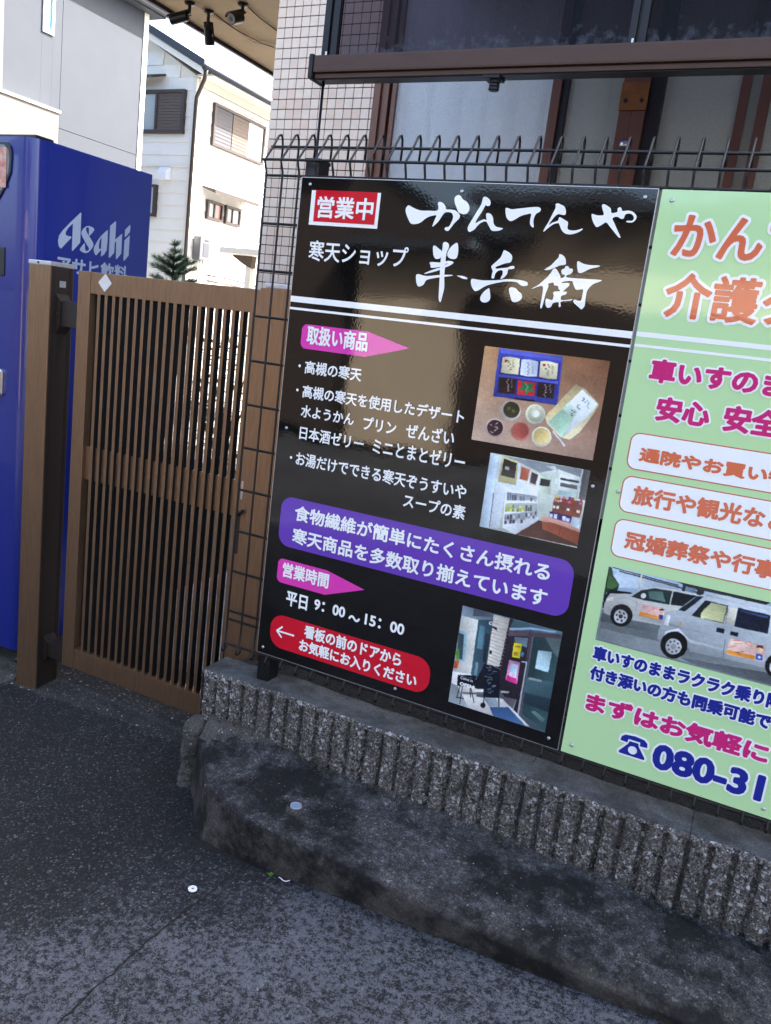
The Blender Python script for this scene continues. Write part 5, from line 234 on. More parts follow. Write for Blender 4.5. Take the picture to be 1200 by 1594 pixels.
M['dirt'] = mat('wet_dark_dirt', (13, 13, 12), 0.95, var=0.5, vscale=60, bump=1, bscale=200, bdist=0.006, col2=(24, 22, 18))
M['leaf'] = mat('leaf_green', (58, 92, 44), 0.6, var=.5, vscale=6)
M['pine'] = mat('pine_needle', (44, 74, 52), 0.7, var=.4, vscale=20)
M['bark'] = mat('bark', (70, 56, 44), 0.9, var=.4, vscale=30)
M['moss'] = mat('moss', (52, 76, 24), 0.9)

def glass_mat(name, tint, rough, fac, patt, pscale, body=None, pdist=0.0015):
    m = bpy.data.materials.new(name); m.use_nodes = True; nt = m.node_tree; nt.nodes.clear()
    out = nt.nodes.new('ShaderNodeOutputMaterial'); tr = nt.nodes.new('ShaderNodeBsdfTransparent'); tr.inputs[0].default_value = lin(tint) + (1,)
    pr = nt.nodes.new('ShaderNodeBsdfPrincipled'); pr.inputs['Roughness'].default_value = rough; pr.inputs['Base Color'].default_value = (lin(body) if body else (0.02, 0.02, 0.02)) + (1,)
    mix = nt.nodes.new('ShaderNodeMixShader'); mix.inputs[0].default_value = fac; pat_fac = fac
    nt.links.new(tr.outputs[0], mix.inputs[1]); nt.links.new(pr.outputs[0], mix.inputs[2]); nt.links.new(mix.outputs[0], out.inputs[0])
    g = nt.nodes.new('ShaderNodeNewGeometry')
    if patt:
        mp = nt.nodes.new('ShaderNodeMapping'); mp.inputs['Rotation'].default_value = (0, math.radians(45), 0); mp.inputs['Scale'].default_value = (pscale, 1, pscale)
        nt.links.new(g.outputs['Position'], mp.inputs[0])
        vo = nt.nodes.new('ShaderNodeTexVoronoi'); vo.inputs['Scale'].default_value = 1.0; vo.inputs['Randomness'].default_value = 0.25
        nt.links.new(mp.outputs[0], vo.inputs['Vector'])
        bp = nt.nodes.new('ShaderNodeBump'); bp.inputs['Strength'].default_value = patt; bp.inputs['Distance'].default_value = pdist
        nt.links.new(vo.outputs['Distance'], bp.inputs['Height']); nt.links.new(bp.outputs[0], pr.inputs['Normal'])
        fr = nt.nodes.new('ShaderNodeMapRange'); fr.inputs['From Min'].default_value = 0.0; fr.inputs['From Max'].default_value = 0.55; fr.inputs['To Min'].default_value = fac - .10; fr.inputs['To Max'].default_value = fac + .07
        nt.links.new(vo.outputs['Distance'], fr.inputs['Value']); nt.links.new(fr.outputs[0], mix.inputs[0])
    return m, nt, mix, g
M['figured_glass'] = glass_mat('figured_window_glass', (240, 246, 248), 0.16, 0.36, 1.0, 120, (252, 252, 250), 0.002)[0]
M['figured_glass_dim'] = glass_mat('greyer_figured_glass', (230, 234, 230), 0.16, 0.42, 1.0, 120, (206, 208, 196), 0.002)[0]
gm, gnt, gmix, gg = glass_mat('smoked_roof_sheet', (112, 102, 112), 0.18, 0.30, 0.0, 1, (46, 44, 52))
# grime collects along the lower edge and in blots
gr = gnt.nodes.new('ShaderNodeTexNoise'); gr.inputs['Scale'].default_value = 34; gr.inputs['Detail'].default_value = 8
sp = gnt.nodes.new('ShaderNodeSeparateXYZ'); gnt.links.new(gg.outputs['Position'], sp.inputs[0]); gnt.links.new(gg.outputs['Position'], gr.inputs['Vector'])
mr = gnt.nodes.new('ShaderNodeMapRange'); mr.inputs['From Min'].default_value = 0.48; mr.inputs['From Max'].default_value = 0.60; mr.inputs['To Min'].default_value = 0.40; mr.inputs['To Max'].default_value = 0.0
gnt.links.new(sp.outputs['Z'], mr.inputs['Value'])
ad = gnt.nodes.new('ShaderNodeMath'); ad.operation = 'ADD'; gnt.links.new(gr.outputs['Fac'], ad.inputs[0]); gnt.links.new(mr.outputs[0], ad.inputs[1])
rp = gnt.nodes.new('ShaderNodeMapRange'); rp.inputs['From Min'].default_value = 0.68; rp.inputs['From Max'].default_value = 0.95; rp.inputs['To Min'].default_value = 0.16; rp.inputs['To Max'].default_value = 0.8
gnt.links.new(ad.outputs[0], rp.inputs['Value']); gnt.links.new(rp.outputs[0], gmix.inputs[0])
M['smoked'] = gm

def ground_mat():
    m = bpy.data.materials.new('worn_asphalt'); m.use_nodes = True; nt = m.node_tree; b = nt.nodes['Principled BSDF']; N = nt.nodes; L = nt.links
    b.inputs['Roughness'].default_value = 0.82; b.inputs['Specular IOR Level'].default_value = 0.3
    g = N.new('ShaderNodeNewGeometry')
    def noi(s, d, r=0.6):
        n = N.new('ShaderNodeTexNoise'); n.inputs['Scale'].default_value = s; n.inputs['Detail'].default_value = d; n.inputs['Roughness'].default_value = r
        L.new(g.outputs['Position'], n.inputs['Vector']); return n.outputs['Fac']
    def math_(op, a, b_):
        x = N.new('ShaderNodeMath'); x.operation = op
        for i, q in enumerate((a, b_)):
            if isinstance(q, (int, float)): x.inputs[i].default_value = q
            else: L.new(q, x.inputs[i])
        return x.outputs[0]
    def mrange(v, a, b_, c, d):
        x = N.new('ShaderNodeMapRange'); L.new(v, x.inputs['Value'])
        for k, q in zip(('From Min', 'From Max', 'To Min', 'To Max'), (a, b_, c, d)): x.inputs[k].default_value = q
        return x.outputs[0]
    sep = N.new('ShaderNodeSeparateXYZ'); L.new(g.outputs['Position'], sep.inputs[0])
    # strip beside the kerb where the wearing course has gone and pale lime crust sits on the stones
    d = math_('ADD', math_('MULTIPLY', sep.outputs['X'], 0.75), math_('MULTIPLY', sep.outputs['Y'], -0.75))
    strip = mrange(math_('ADD', d, math_('MULTIPLY', noi(3.0, 3), 0.5)), 0.50, 0.88, 0.0, 1.0)
    clump = noi(62, 9, 0.82); fine = noi(300, 3, 0.8)
    crust = mrange(math_('ADD', math_('ADD', clump, math_('MULTIPLY', fine, 0.5)), math_('ADD', math_('MULTIPLY', strip, 0.13), math_('MULTIPLY', noi(7, 4), 0.14))), 0.915, 0.985, 0.0, 1.0)
    base = N.new('ShaderNodeValToRGB'); base.color_ramp.elements[0].color = (0.005, 0.0055, 0.006, 1); base.color_ramp.elements[1].color = (0.030, 0.031, 0.034, 1)
    base.color_ramp.elements[0].position = 0.40; base.color_ramp.elements[1].position = 0.66; L.new(noi(170, 5, 0.85), base.inputs[0])
    va = N.new('ShaderNodeTexVoronoi'); va.inputs['Scale'].default_value = 210; va.inputs['Randomness'].default_value = 1; L.new(g.outputs['Position'], va.inputs['Vector'])
    ra = N.new('ShaderNodeValToRGB'); sa = N.new('ShaderNodeSeparateXYZ'); L.new(va.outputs['Color'], sa.inputs[0]); L.new(sa.outputs['Y'], ra.inputs[0])
    ra.color_ramp.elements[0].color = (0.006, 0.006, 0.007, 1); ra.color_ramp.elements[1].color = (0.17, 0.17, 0.18, 1); ra.color_ramp.elements[1].position = 1.0
    for p_, c_ in ((0.5, 0.010), (0.78, 0.022), (0.92, 0.055)): e = ra.color_ramp.elements.new(p_); e.color = (c_, c_, c_ * 1.1, 1)
    mxa = N.new('ShaderNodeMixRGB'); mxa.inputs[0].default_value = 0.62; L.new(base.outputs[0], mxa.inputs[1]); L.new(ra.outputs[0], mxa.inputs[2])
    mx = N.new('ShaderNodeMixRGB'); mx.inputs[2].default_value = (0.15, 0.16, 0.178, 1)
    L.new(math_('MULTIPLY', crust, mrange(strip, 0, 1, 0.14, 0.75)), mx.inputs[0]); L.new(mxa.outputs[0], mx.inputs[1])
    # pale and dark stones of the aggregate
    vo = N.new('ShaderNodeTexVoronoi'); vo.inputs['Scale'].default_value = 95; L.new(g.outputs['Position'], vo.inputs['Vector'])
    sr = N.new('ShaderNodeSeparateXYZ'); L.new(vo.outputs['Color'], sr.inputs[0])
    st = math_('MULTIPLY', mrange(sr.outputs['X'], 0.90, 0.99, 0, 1), mrange(vo.outputs['Distance'], 0.25, 0.42, 1, 0))
    mx2 = N.new('ShaderNodeMixRGB'); mx2.inputs[2].default_value = (0.20, 0.19, 0.17, 1); L.new(math_('MULTIPLY', st, 0.75), mx2.inputs[0]); L.new(mx.outputs[0], mx2.inputs[1])
    big = mrange(noi(1.3, 4), 0.35, 0.7, 0.72, 1.2)
    mul = N.new('ShaderNodeMixRGB'); mul.blend_type = 'MULTIPLY'; mul.inputs[0].default_value = 1; L.new(mx2.outputs[0], mul.inputs[1])
    cb = N.new('ShaderNodeCombineXYZ'); [L.new(big, cb.inputs[i]) for i in range(3)]; L.new(cb.outputs[0], mul.inputs[2])
    L.new(mul.outputs[0], b.inputs['Base Color'])
    bp = N.new('ShaderNodeBump'); bp.inputs['Strength'].default_value = 0.9; bp.inputs['Distance'].default_value = 0.004
    L.new(math_('ADD', math_('ADD', noi(190, 4, .75), math_('MULTIPLY', clump, 1.2)), math_('MULTIPLY', vo.outputs['Distance'], -0.4)), bp.inputs['Height']); L.new(bp.outputs[0], b.inputs['Normal'])
    return m
M['asphalt'] = ground_mat()

def concrete_mat(name, ca, cb, chips=0.0, cscale=60, stain=(0.05, 0.05, 0.045), stainamt=0.6, chipcol=(0.5, 0.5, 0.5), bumpd=0.004, lo=0.42, hi=0.6, crust=0.0, brown=0.0):
    m = bpy.data.materials.new(name); m.use_nodes = True; nt = m.node_tree; b = nt.nodes['Principled BSDF']; N = nt.nodes; L = nt.links
    b.inputs['Roughness'].default_value = 0.9; b.inputs['Specular IOR Level'].default_value = 0.25
    g = N.new('ShaderNodeNewGeometry')
    def noi(s, d, r=0.65):
        n = N.new('ShaderNodeTexNoise'); n.inputs['Scale'].default_value = s; n.inputs['Detail'].default_value = d; n.inputs['Roughness'].default_value = r
        L.new(g.outputs['Position'], n.inputs['Vector']); return n.outputs['Fac']
    def mrange(v, a, b_, c, d):
        x = N.new('ShaderNodeMapRange'); L.new(v, x.inputs['Value'])
        for k, q in zip(('From Min', 'From Max', 'To Min', 'To Max'), (a, b_, c, d)): x.inputs[k].default_value = q
        return x.outputs[0]
    r = N.new('ShaderNodeValToRGB'); r.color_ramp.elements[0].color = cb + (1,); r.color_ramp.elements[1].color = ca + (1,)
    r.color_ramp.elements[0].position = 0.42; r.color_ramp.elements[1].position = 0.60; fine = noi(210, 6, 0.85); L.new(fine, r.inputs[0])
    cur = r.outputs[0]; h = fine
    if chips:
        wob = N.new('ShaderNodeTexNoise'); wob.inputs['Scale'].default_value = 45; wob.inputs['Detail'].default_value = 3; L.new(g.outputs['Position'], wob.inputs['Vector'])
        wv = N.new('ShaderNodeVectorMath'); wv.operation = 'MULTIPLY_ADD'; wv.inputs[1].default_value = (0.012, 0.012, 0.012); L.new(wob.outputs['Color'], wv.inputs[0]); L.new(g.outputs['Position'], wv.inputs[2])
        for sc_, lay_ in ((cscale, ((chipcol, 'X', 1 - chips * 0.55), ((0.02, 0.018, 0.016), 'Y', 1 - chips * 0.6))), (cscale * 2.1, ((tuple(v * 0.8 for v in chipcol), 'X', 1 - chips * 0.8), ((0.03, 0.026, 0.022), 'Y', 1 - chips), ((0.24, 0.21, 0.18), 'Z', 1 - chips * 1.2)))):
            vo = N.new('ShaderNodeTexVoronoi'); vo.inputs['Scale'].default_value = sc_; L.new(wv.outputs[0], vo.inputs['Vector'])
            ve = N.new('ShaderNodeTexVoronoi'); ve.feature = 'DISTANCE_TO_EDGE'; ve.inputs['Scale'].default_value = sc_; L.new(wv.outputs[0], ve.inputs['Vector'])
            s = N.new('ShaderNodeSeparateXYZ'); L.new(vo.outputs['Color'], s.inputs[0])
            for col, chn, lim in lay_:
                a = N.new('ShaderNodeMath'); a.operation = 'MULTIPLY'; L.new(mrange(s.outputs[chn], lim, lim + 0.01, 0, 1), a.inputs[0]); L.new(mrange(ve.outputs['Distance'], 0.05, 0.14, 0, 0.92), a.inputs[1])
                mx = N.new('ShaderNodeMixRGB'); L.new(a.outputs[0], mx.inputs[0]); L.new(cur, mx.inputs[1]); mx.inputs[2].default_value = col + (1,); cur = mx.outputs[0]
    if crust:
        ad_ = N.new('ShaderNodeMath'); ad_.operation = 'ADD'; L.new(noi(48, 9, 0.85), ad_.inputs[0]); ml_ = N.new('ShaderNodeMath'); ml_.operation = 'MULTIPLY'; L.new(noi(280, 3, 0.8), ml_.inputs[0]); ml_.inputs[1].default_value = 0.5; L.new(ml_.outputs[0], ad_.inputs[1])
        mx = N.new('ShaderNodeMixRGB'); L.new(mrange(ad_.outputs[0], 0.77, 0.84, 0, crust), mx.inputs[0]); L.new(cur, mx.inputs[1]); mx.inputs[2].default_value = (0.19, 0.195, 0.21, 1); cur = mx.outputs[0]
    if brown:
        sz = N.new('ShaderNodeSeparateXYZ'); L.new(g.outputs['Position'], sz.inputs[0])
        mx = N.new('ShaderNodeMixRGB'); L.new(mrange(sz.outputs['Z'], -1.655, -1.63, brown, 0), mx.inputs[0]); L.new(cur, mx.inputs[1]); mx.inputs[2].default_value = (0.078, 0.064, 0.050, 1); cur = mx.outputs[0]
    mx = N.new('ShaderNodeMixRGB'); mx.inputs[2].default_value = stain + (1,); L.new(cur, mx.inputs[1])
    L.new(mrange(noi(7, 7, 0.72), lo, hi, stainamt, 0.0), mx.inputs[0]); L.new(mx.outputs[0], b.inputs['Base Color'])
    bp = N.new('ShaderNodeBump'); bp.inputs['Strength'].default_value = 0.8; bp.inputs['Distance'].default_value = bumpd
    L.new(h, bp.inputs['Height']); L.new(bp.outputs[0], b.inputs['Normal'])
    return m
M['ribbed'] = concrete_mat('exposed_aggregate_block', (0.155, 0.14, 0.126), (0.04, 0.036, 0.033), 0.28, 100, (0.045, 0.038, 0.032), 0.45, (0.50, 0.49, 0.48), 0.003, 0.36, 0.56)
M['groove_cap'] = concrete_mat('smooth_block_top', (0.16, 0.165, 0.165), (0.06, 0.066, 0.07), 0.0, 60, (0.03, 0.03, 0.026), 0.75)
M['ledge'] = concrete_mat('stained_footing_concrete', (0.090, 0.088, 0.086), (0.014, 0.014, 0.015), 0.025, 80, (0.007, 0.007, 0.007), 0.9, (0.24, 0.23, 0.22), 0.005, 0.42, 0.56, 0.6, 0.65)
M['mortar'] = concrete_mat('old_pale_mortar', (0.16, 0.15, 0.135), (0.05, 0.047, 0.042), 0.03, 90, (0.025, 0.024, 0.02), 0.7)
M['threshold'] = concrete_mat('threshold_concrete', (0.07, 0.066, 0.062), (0.028, 0.027, 0.027), 0.05, 100, (0.016, 0.016, 0.014), 0.6)
M['paving'] = concrete_mat('sunny_concrete', (0.44, 0.43, 0.41), (0.34, 0.33, 0.32), 0.0)

# ---------------------------------------------------------------- setting: ground
def axis(lo, hi, a, b, fine, n):
    pts = [a + (b - a) * i / fine for i in range(fine + 1)]
    lo_p = [a - (a - lo) * (i / n) ** 2.2 for i in range(n, 0, -1)]; hi_p = [b + (hi - b) * (i / n) ** 2.2 for i in range(1, n + 1)]
    return lo_p + pts + hi_p
xs = axis(-160, 160, -2.2, 2.4, 150, 12); ys = axis(-160, 160, -1.9, 0.3, 80, 12)
mb = MB()
for y in ys:
    for x in xs:
        z = gz(x)
        if -2.3 < x < 2.5 and -2 < y < 0.35:
            z += 0.006 * fbm(x, y, 0, 1.7, 3) + 0.0015 * fbm(x, y, 3, 14, 2)
            z -= 0.0 * math.exp(-((x - 0.195 - 0.012 * nz(x, y, 0, 6)) / 0.012) ** 2) * (1 if y < -0.32 else 0) * max(0.2, 0.6 + nz(x, y, 9, 4))
        mb.v.append((x, y, z))
W_ = len(xs)
mb.f = [(j*W_+i, j*W_+i+1, (j+1)*W_+i+1, (j+1)*W_+i) for j in range(len(ys)-1) for i in range(W_-1)]
tag(mb.obj('road', M['asphalt'], smooth=True, fix=False), kind='structure')
# fine open crack across the asphalt, filled with dirt
mb = MB(); rnd = random.Random(4); pts = []
for i in range(91):
    t = i / 90; y = -0.33 - 0.72 * t; x = 0.222 - 0.035 * math.sin(t * 2.6) + 0.012 * nz(0, y, 1, 14) + 0.007 * nz(0, y, 5, 60)
    pts.append((x, y, rnd.uniform(0.0014, 0.0036) * (0.75 + 1.3 * abs(nz(0, y, 3, 18)))))
for i in range(90):
    a, b = pts[i], pts[i + 1]
    mb.add([(a[0]-a[2], a[1], gz(a[0])+.006), (a[0]+a[2], a[1], gz(a[0])+.006), (b[0]+b[2], b[1], gz(b[0])+.006), (b[0]-b[2], b[1], gz(b[0])+.006)], [(0, 1, 2, 3)])
for v in range(len(mb.v)): 
    x, y, z = mb.v[v]; mb.v[v] = (x, y, gz(x) + 0.006 * fbm(x, y, 0, 1.7, 3) + 0.0015 * fbm(x, y, 3, 14, 2) + 0.0016)
tag(mb.obj('road_crack', M['dirt'], fix=False), kind='structure')

# threshold slab in front of the gate (rough edge where it meets the road)
mb = MB(); nx, ny = 70, 16
for j in range(ny + 1):
    for i in range(nx + 1):
        x = -1.32 + 1.22 * i / nx; t = j / ny
        yf = 0.10 + 0.05 * (-(x + 0.7)) * 0.3 - 0.02 + 0.012 * nz(x, 0, 2, 9); y = yf + (0.62 - yf) * t
        up = min(1, t / 0.28); z = gz(x) - 0.004 + 0.016 * (up * up * (3 - 2 * up)) + 0.002 * fbm(x, y, 1, 9, 3)
        mb.v.append((x, y, z))
mb.f = [(j*(nx+1)+i, j*(nx+1)+i+1, (j+1)*(nx+1)+i+1, (j+1)*(nx+1)+i) for j in range(ny) for i in range(nx)]
tag(mb.obj('gate_threshold', M['threshold'], smooth=True, fix=False), kind='structure')
dl = MB(); rnd = random.Random(77)
for i in range(900):
    t = rnd.random(); x = -1.12 + 0.84 * t; y = 0.275 - 0.115 * t ** 1.2 + rnd.gauss(0, 0.008); q = rnd.uniform(.001, .0032); z = gz(x) + 0.0135
    dl.add([(x - q, y, z), (x, y - q * .8, z + .0004), (x + q, y + q * .2, z), (x, y + q, z + .0003)], [(0, 1, 2, 3)])
tag(dl.obj('swept_dust', mat('pale_dust', (78, 78, 80), .95), fix=False), kind='stuff')
mb = MB(); mb2 = MB()
mb.box(-1.30, -0.14, 0.6, 4.2, -1.95, -1.79); tag(mb.obj('passage_paving', M['paving']), kind='structure')
mb2.box(-12, 6, 4.2, 24, -1.95, -1.80); tag(mb2.obj('parking_paving', M['paving']), kind='structure')
# concrete plinth under the vending machine
mb = MB(); mb.bbox(-2.6, -1.215, 0.10, 1.15, -2.05, -1.865, 0.02)
tag(mb.obj('machine_plinth', M['mortar']), kind='structure')
# yard behind the fence
mb = MB(); nx, ny = 60, 30
for j in range(ny + 1):
    for i in range(nx + 1):
        x = -0.13 + 3.4 * i / nx; y = 0.105 + 1.68 * j / ny
        mb.v.append((x, y, -1.455 + 0.02 * fbm(x, y, 0, 6, 4)))
mb.f = [(j*(nx+1)+i, j*(nx+1)+i+1, (j+1)*(nx+1)+i+1, (j+1)*(nx+1)+i) for j in range(ny) for i in range(nx)]
mb.box(-0.13, 3.27, 0.106, 1.78, -2.0, -1.50)
tag(mb.obj('yard_ground', M['soil'], fix=False), kind='structure')

# ---------------------------------------------------------------- ribbed block wall
wall = thing('block_wall', 'low wall of grey ribbed concrete blocks with white stone chips under the black fence', 'wall', (0.8, 0.03, -1.8))
joints = [-0.172, 0.030, 0.441, 0.836, 1.232, 1.63, 2.03]
YF, YB, ZT, ZB = -0.030, 0.104, -1.430, -1.68
def block(x0, x1, k):
    nz_ = 60
    mb = MB()
    bx0 = x0 + 0.0006; bx1 = x1 - 0.0006
    pit = (x1 - x0) / 8 if k > 0 else 0.0494
    org = x0 if k > 0 else x1
    def top(x): return ZT + 0.006 * fbm(x, 0, 0, 4, 3) + GSL * 0.10 * (x)
    rel = [-.5, -.44, -.37, -.30, -.24, -.205, -.178, -.155, -.13, -.06, 0.0, .06, .13, .155, .178, .205, .24, .30, .37, .44]
    X = sorted({round(org + (m + q) * pit, 6) for m in range(-9, 10) for q in rel if bx0 + .0004 < org + (m + q) * pit < bx1 - .0004} | {bx0, bx1})
    cols = len(X); nx = cols - 1
    T = [j / nz_ for j in range(nz_ + 1)]
    for t in T:
        for x in X:
            z = ZB + (top(x) - ZB) * t
            zt = top(x) - z
            ph = ((x - org) / pit + 0.5) % 1.0 - 0.5; gi = math.floor((x - org) / pit + 0.5)
            hw_ = 0.152 + 0.018 * nz(gi, z * 6, 5, 1.7) + 0.02 * nz(x, z, 2, 60); start = 0.012 + 0.007 * nz(gi, k, 1, 3.3)
            groove = max(0.0, min(1.0, (hw_ - abs(ph)) / 0.03)) * max(0.0, min(1.0, (zt - start) / 0.006))
            y = YF + 0.016 * groove + (0.0024 * fbm(x, 0.3, z, 55, 3) + 0.0016 * fbm(x, 1.3, z, 190, 2)) * (1 - 0.6 * groove)
            y += 0.002 * max(0, 0.5 - abs(abs(ph) - hw_ - 0.03) * 20) * (1 - groove)
            if zt < 0.010: y += (0.010 - zt) ** 2 * 70
            mb.v.append((x, y, z))
    mb.f = [(j*cols+i, j*cols+i+1, (j+1)*cols+i+1, (j+1)*cols+i) for j in range(nz_) for i in range(nx)]
    face = mb; nx = int((x1 - x0) / 0.005)
    o = face.obj('block', M['ribbed'], wall, smooth=True, fix=False)
    # smooth trowelled top, back and ends of the same block
    mt = MB(); nx2 = max(8, nx // 2); ny2 = 14
    for j in range(ny2 + 1):
        for i in range(nx2 + 1):
            x = bx0 + (bx1 - bx0) * i / nx2; y = YF + 0.006 + (YB - YF - 0.006) * j / ny2
            mt.v.append((x, y, top(x) - 0.0006 + 0.0018 * fbm(x, y, 0, 26, 3) * min(1, j / 3) - (0.0035 if j == 0 else 0) - (0.01 if j == ny2 else 0)))
    mt.f = [(j*(nx2+1)+i, j*(nx2+1)+i+1, (j+1)*(nx2+1)+i+1, (j+1)*(nx2+1)+i) for j in range(ny2) for i in range(nx2)]
    n0 = nx2 + 1
    for i in range(nx2): mt.add([mt.v[ny2*n0+i], mt.v[ny2*n0+i+1], (mt.v[ny2*n0+i+1][0], YB, ZB), (mt.v[ny2*n0+i][0], YB, ZB)], [(0, 1, 2, 3)])
    put('block_top', mt.mesh('block_top', M['groove_cap'], True, False), o)
    me = MB(); me.box(bx0 + .001, bx1 - .001, YF + 0.027, YB - 0.001, ZB, ZT - 0.018); put('block_core', me.mesh('block_core', M['ribbed']), o)
for k in range(6): block(joints[k], joints[k + 1], k)
for k in range(1, 6):
    xj = joints[k]; mb = MB(); rr9 = random.Random(k)
    for i in range(14):
        t = i / 13; z = ZB + 0.03 + (ZT - ZB - 0.045) * t; w = 0.0035 + 0.0015 * nz(xj, z, 1, 40)
        mb.v += [(xj - w, YF + 0.0135 + .0012 * nz(xj, z, 2, 60), z), (xj + w, YF + 0.0130, z)]
    mb.f = [(2*i, 2*i+1, 2*i+3, 2*i+2) for i in range(13)]
    mb.obj('joint_mortar', M['mortar'], wall, False, False)
mb = MB(); rd = random.Random(31)
for i in range(1700):
    x = rd.uniform(joints[0] + .02, 2.0); u = rd.random() ** 2; y = YF - 0.002 - 0.030 * u; z = -1.6 + 0.002 * x + (0.032 * min(1, (0.28 - x) / 0.12) if x < .28 else 0) + 0.004 - 0.012 * u; q = rd.uniform(.0012, .0045)
    a = rd.uniform(0, 6.28); mb.add([(x + q * math.cos(a + t), y + q * .8 * math.sin(a + t), z + q * (.7 if t == 0 else rd.uniform(-.2, .3))) for t in (0, 2.1, 4.2)], [(0, 1, 2)])
tag(mb.obj('moss_crumbs', mat('dry_moss_dirt', (46, 42, 30), .95, var=.6, vscale=90, col2=(70, 62, 48)), fix=False), kind='stuff')
# rough left end face of the wall
mb = MB(); ny2, nz2 = 26, 50
for j in range(nz2 + 1):
    for i in range(ny2 + 1):
        y = YF + 0.004 + (YB - YF - 0.006) * i / ny2; z = ZB - 0.14 + (ZT + 0.0 - ZB + 0.134) * j / nz2
        mb.v.append((joints[0] + 0.001 - 0.002 * fbm(0, y, z, 50, 3) + (0.006 if j == nz2 else 0), y, z))
mb.f = [(j*(ny2+1)+i, j*(ny2+1)+i+1, (j+1)*(ny2+1)+i+1, (j+1)*(ny2+1)+i) for j in range(nz2) for i in range(ny2)]
mb.obj('end_face', M['ribbed'], wall, smooth=True, fix=False)

# footing ledge swept along the wall
def ledge_section(x):
    zg = gz(x) - 0.03
    ks = ((-0.14, -0.060), (-0.09, -0.110), (-0.01, -0.205), (0.055, -0.262), (0.222, -0.322), (3.0, -0.322))
    for (xa, ya), (xb, yb) in zip(ks, ks[1:]):
        if xa <= x <= xb: yf = ya + (yb - ya) * (x - xa) / (xb - xa)
    flare = 0.022 - 0.05 * max(0.0, min(1.0, (0.222 - x) / 0.16))
    zl = -1.622 + 0.010 * fbm(x, 0, 0, 3, 3) + 0.012 * (min(x, .9) - 0.3)
    zin = -1.600 + 0.006 * fbm(x, 0, 4, 7, 3) - 0.05 * max(0, x - 0.84)
    if x < 0.28: zin += 0.012 * min(1, (0.28 - x) / 0.12)
    ws = min(1.0, abs(yf - YF) / 0.20)
    dr = 0.004 + 0.020 * max(0, min(1, (x - 0.45) / 0.5)) + 0.004 * nz(x, 0, 8, 6)
    wr = 0.55 + 1.1 * max(0, min(1, (x - 0.5) / 0.4)) + 0.35 * nz(x, 2, 8, 16) + 0.25 * nz(x, 7, 8, 60)
    pts = [(YF + 0.02, zin + 0.006), (YF - 0.004, zin), (YF - 0.014 * ws, zin - 0.010), (YF - 0.05 * ws, zl + 0.010)]
    for i in range(1, 12):
        u = i / 12; pts.append((YF - 0.05 * ws + (yf + 0.022 - YF + 0.05 * ws) * u, zl + 0.010 * (1 - u) ** 3 - dr * u ** 2))
    zl -= dr
    pts += [(yf + 0.011 * wr, zl - 0.003 * wr), (yf + 0.004 * wr, zl - 0.009 * wr), (yf, zl - 0.013 - .008 * (wr - 1))]
    for i in range(1, 12):
        u = i / 11; pts.append((yf + flare * u, zl - 0.022 + (zg - zl + 0.022) * u))
    return pts
mb = MB(); X_ = []; x = -0.135
while x < 2.3: X_.append(x); x += 0.006 if x < 0.1 else 0.0085
ns = len(ledge_section(0))
for x in X_:
    for (y, z) in ledge_section(x):
        r_ = 0.0030 * fbm(x, y, z, 28, 4) + 0.0012 * fbm(x, y, z, 120, 2)
        big = 0.004 * fbm(x, y, z, 8, 2)
        jn = 0.006 * math.exp(-((x - 0.222) / 0.004) ** 2) if y < -0.25 else 0
        if y > YF - 0.003: big *= .3
        mb.v.append((x, y - (r_ * 0.7 if z < -1.635 else 0) + jn - big * (1 if z < -1.635 else 0), z + (r_ + big * 0.6 if z > -1.70 and y < YF else 0)))
mb.f = [(i*ns+j, i*ns+j+1, (i+1)*ns+j+1, (i+1)*ns+j) for i in range(len(X_)-1) for j in range(ns-1)]
led = mb.obj('footing_ledge', M['ledge'], smooth=True)
tag(led, 'dark stained concrete footing ledge stepping out below the ribbed block wall', 'ledge')
# lump of concrete at the wall's left end
mb = MB(); n = 44; lv = 56
for j in range(lv + 1):
    t = j / lv; z = gz(-0.17) - 0.05 + (-1.585 - gz(-0.17) + 0.05) * t
    for k in range(n):
        a = 2 * math.pi * k / n; r_ = (0.042 + 0.012 * (1 - t)) * (1 if t < 0.86 else math.sqrt(max(0.02, 1 - ((t - 0.86) / 0.145) ** 2)))
        rr_ = r_ * (1 + 0.16 * nz(math.cos(a), math.sin(a), z * 12, 1.7) + 0.10 * fbm(math.cos(a), math.sin(a), z * 45, 2.2, 3))
        mb.v.append((-0.168 + rr_ * 0.78 * math.cos(a), -0.035 + rr_ * 1.1 * math.sin(a), z))
mb.f = [(j*n+k, j*n+(k+1) % n, (j+1)*n+(k+1) % n, (j+1)*n+k) for j in range(lv) for k in range(n)] + [tuple(lv*n+k for k in range(n))]
tag(mb.obj('concrete_stub', M['mortar'], smooth=True), 'rounded rough concrete stub against the left end of the block wall', 'concrete stub')
mb = MB(); nxh, nyh = 70, 14
for j in range(nyh + 1):
    for i in range(nxh + 1):
        x = -0.130 + 0.47 * i / nxh; t = j / nyh; hgt = 0.048 * max(0.0, 1 - max(0, x - 0.06) / 0.24) ** 0.8 + 0.004; wd = 0.050 * max(0.15, 1 - max(0, x - 0.10) / 0.26)
        y = YF + 0.004 - wd * t ** 1.3; z = -1.618 + hgt * (1 - t) ** 1.25 - 0.012 * t + 0.004 * fbm(x, y, 1, 30, 3)
        mb.v.append((x, y - 0.003 * fbm(x, t, 5, 24, 3), z))
mb.f = [(j*(nxh+1)+i, j*(nxh+1)+i+1, (j+1)*(nxh+1)+i+1, (j+1)*(nxh+1)+i) for j in range(nyh) for i in range(nxh)]
mb.obj('mortar_heap', M['mortar'], wall, True, False)
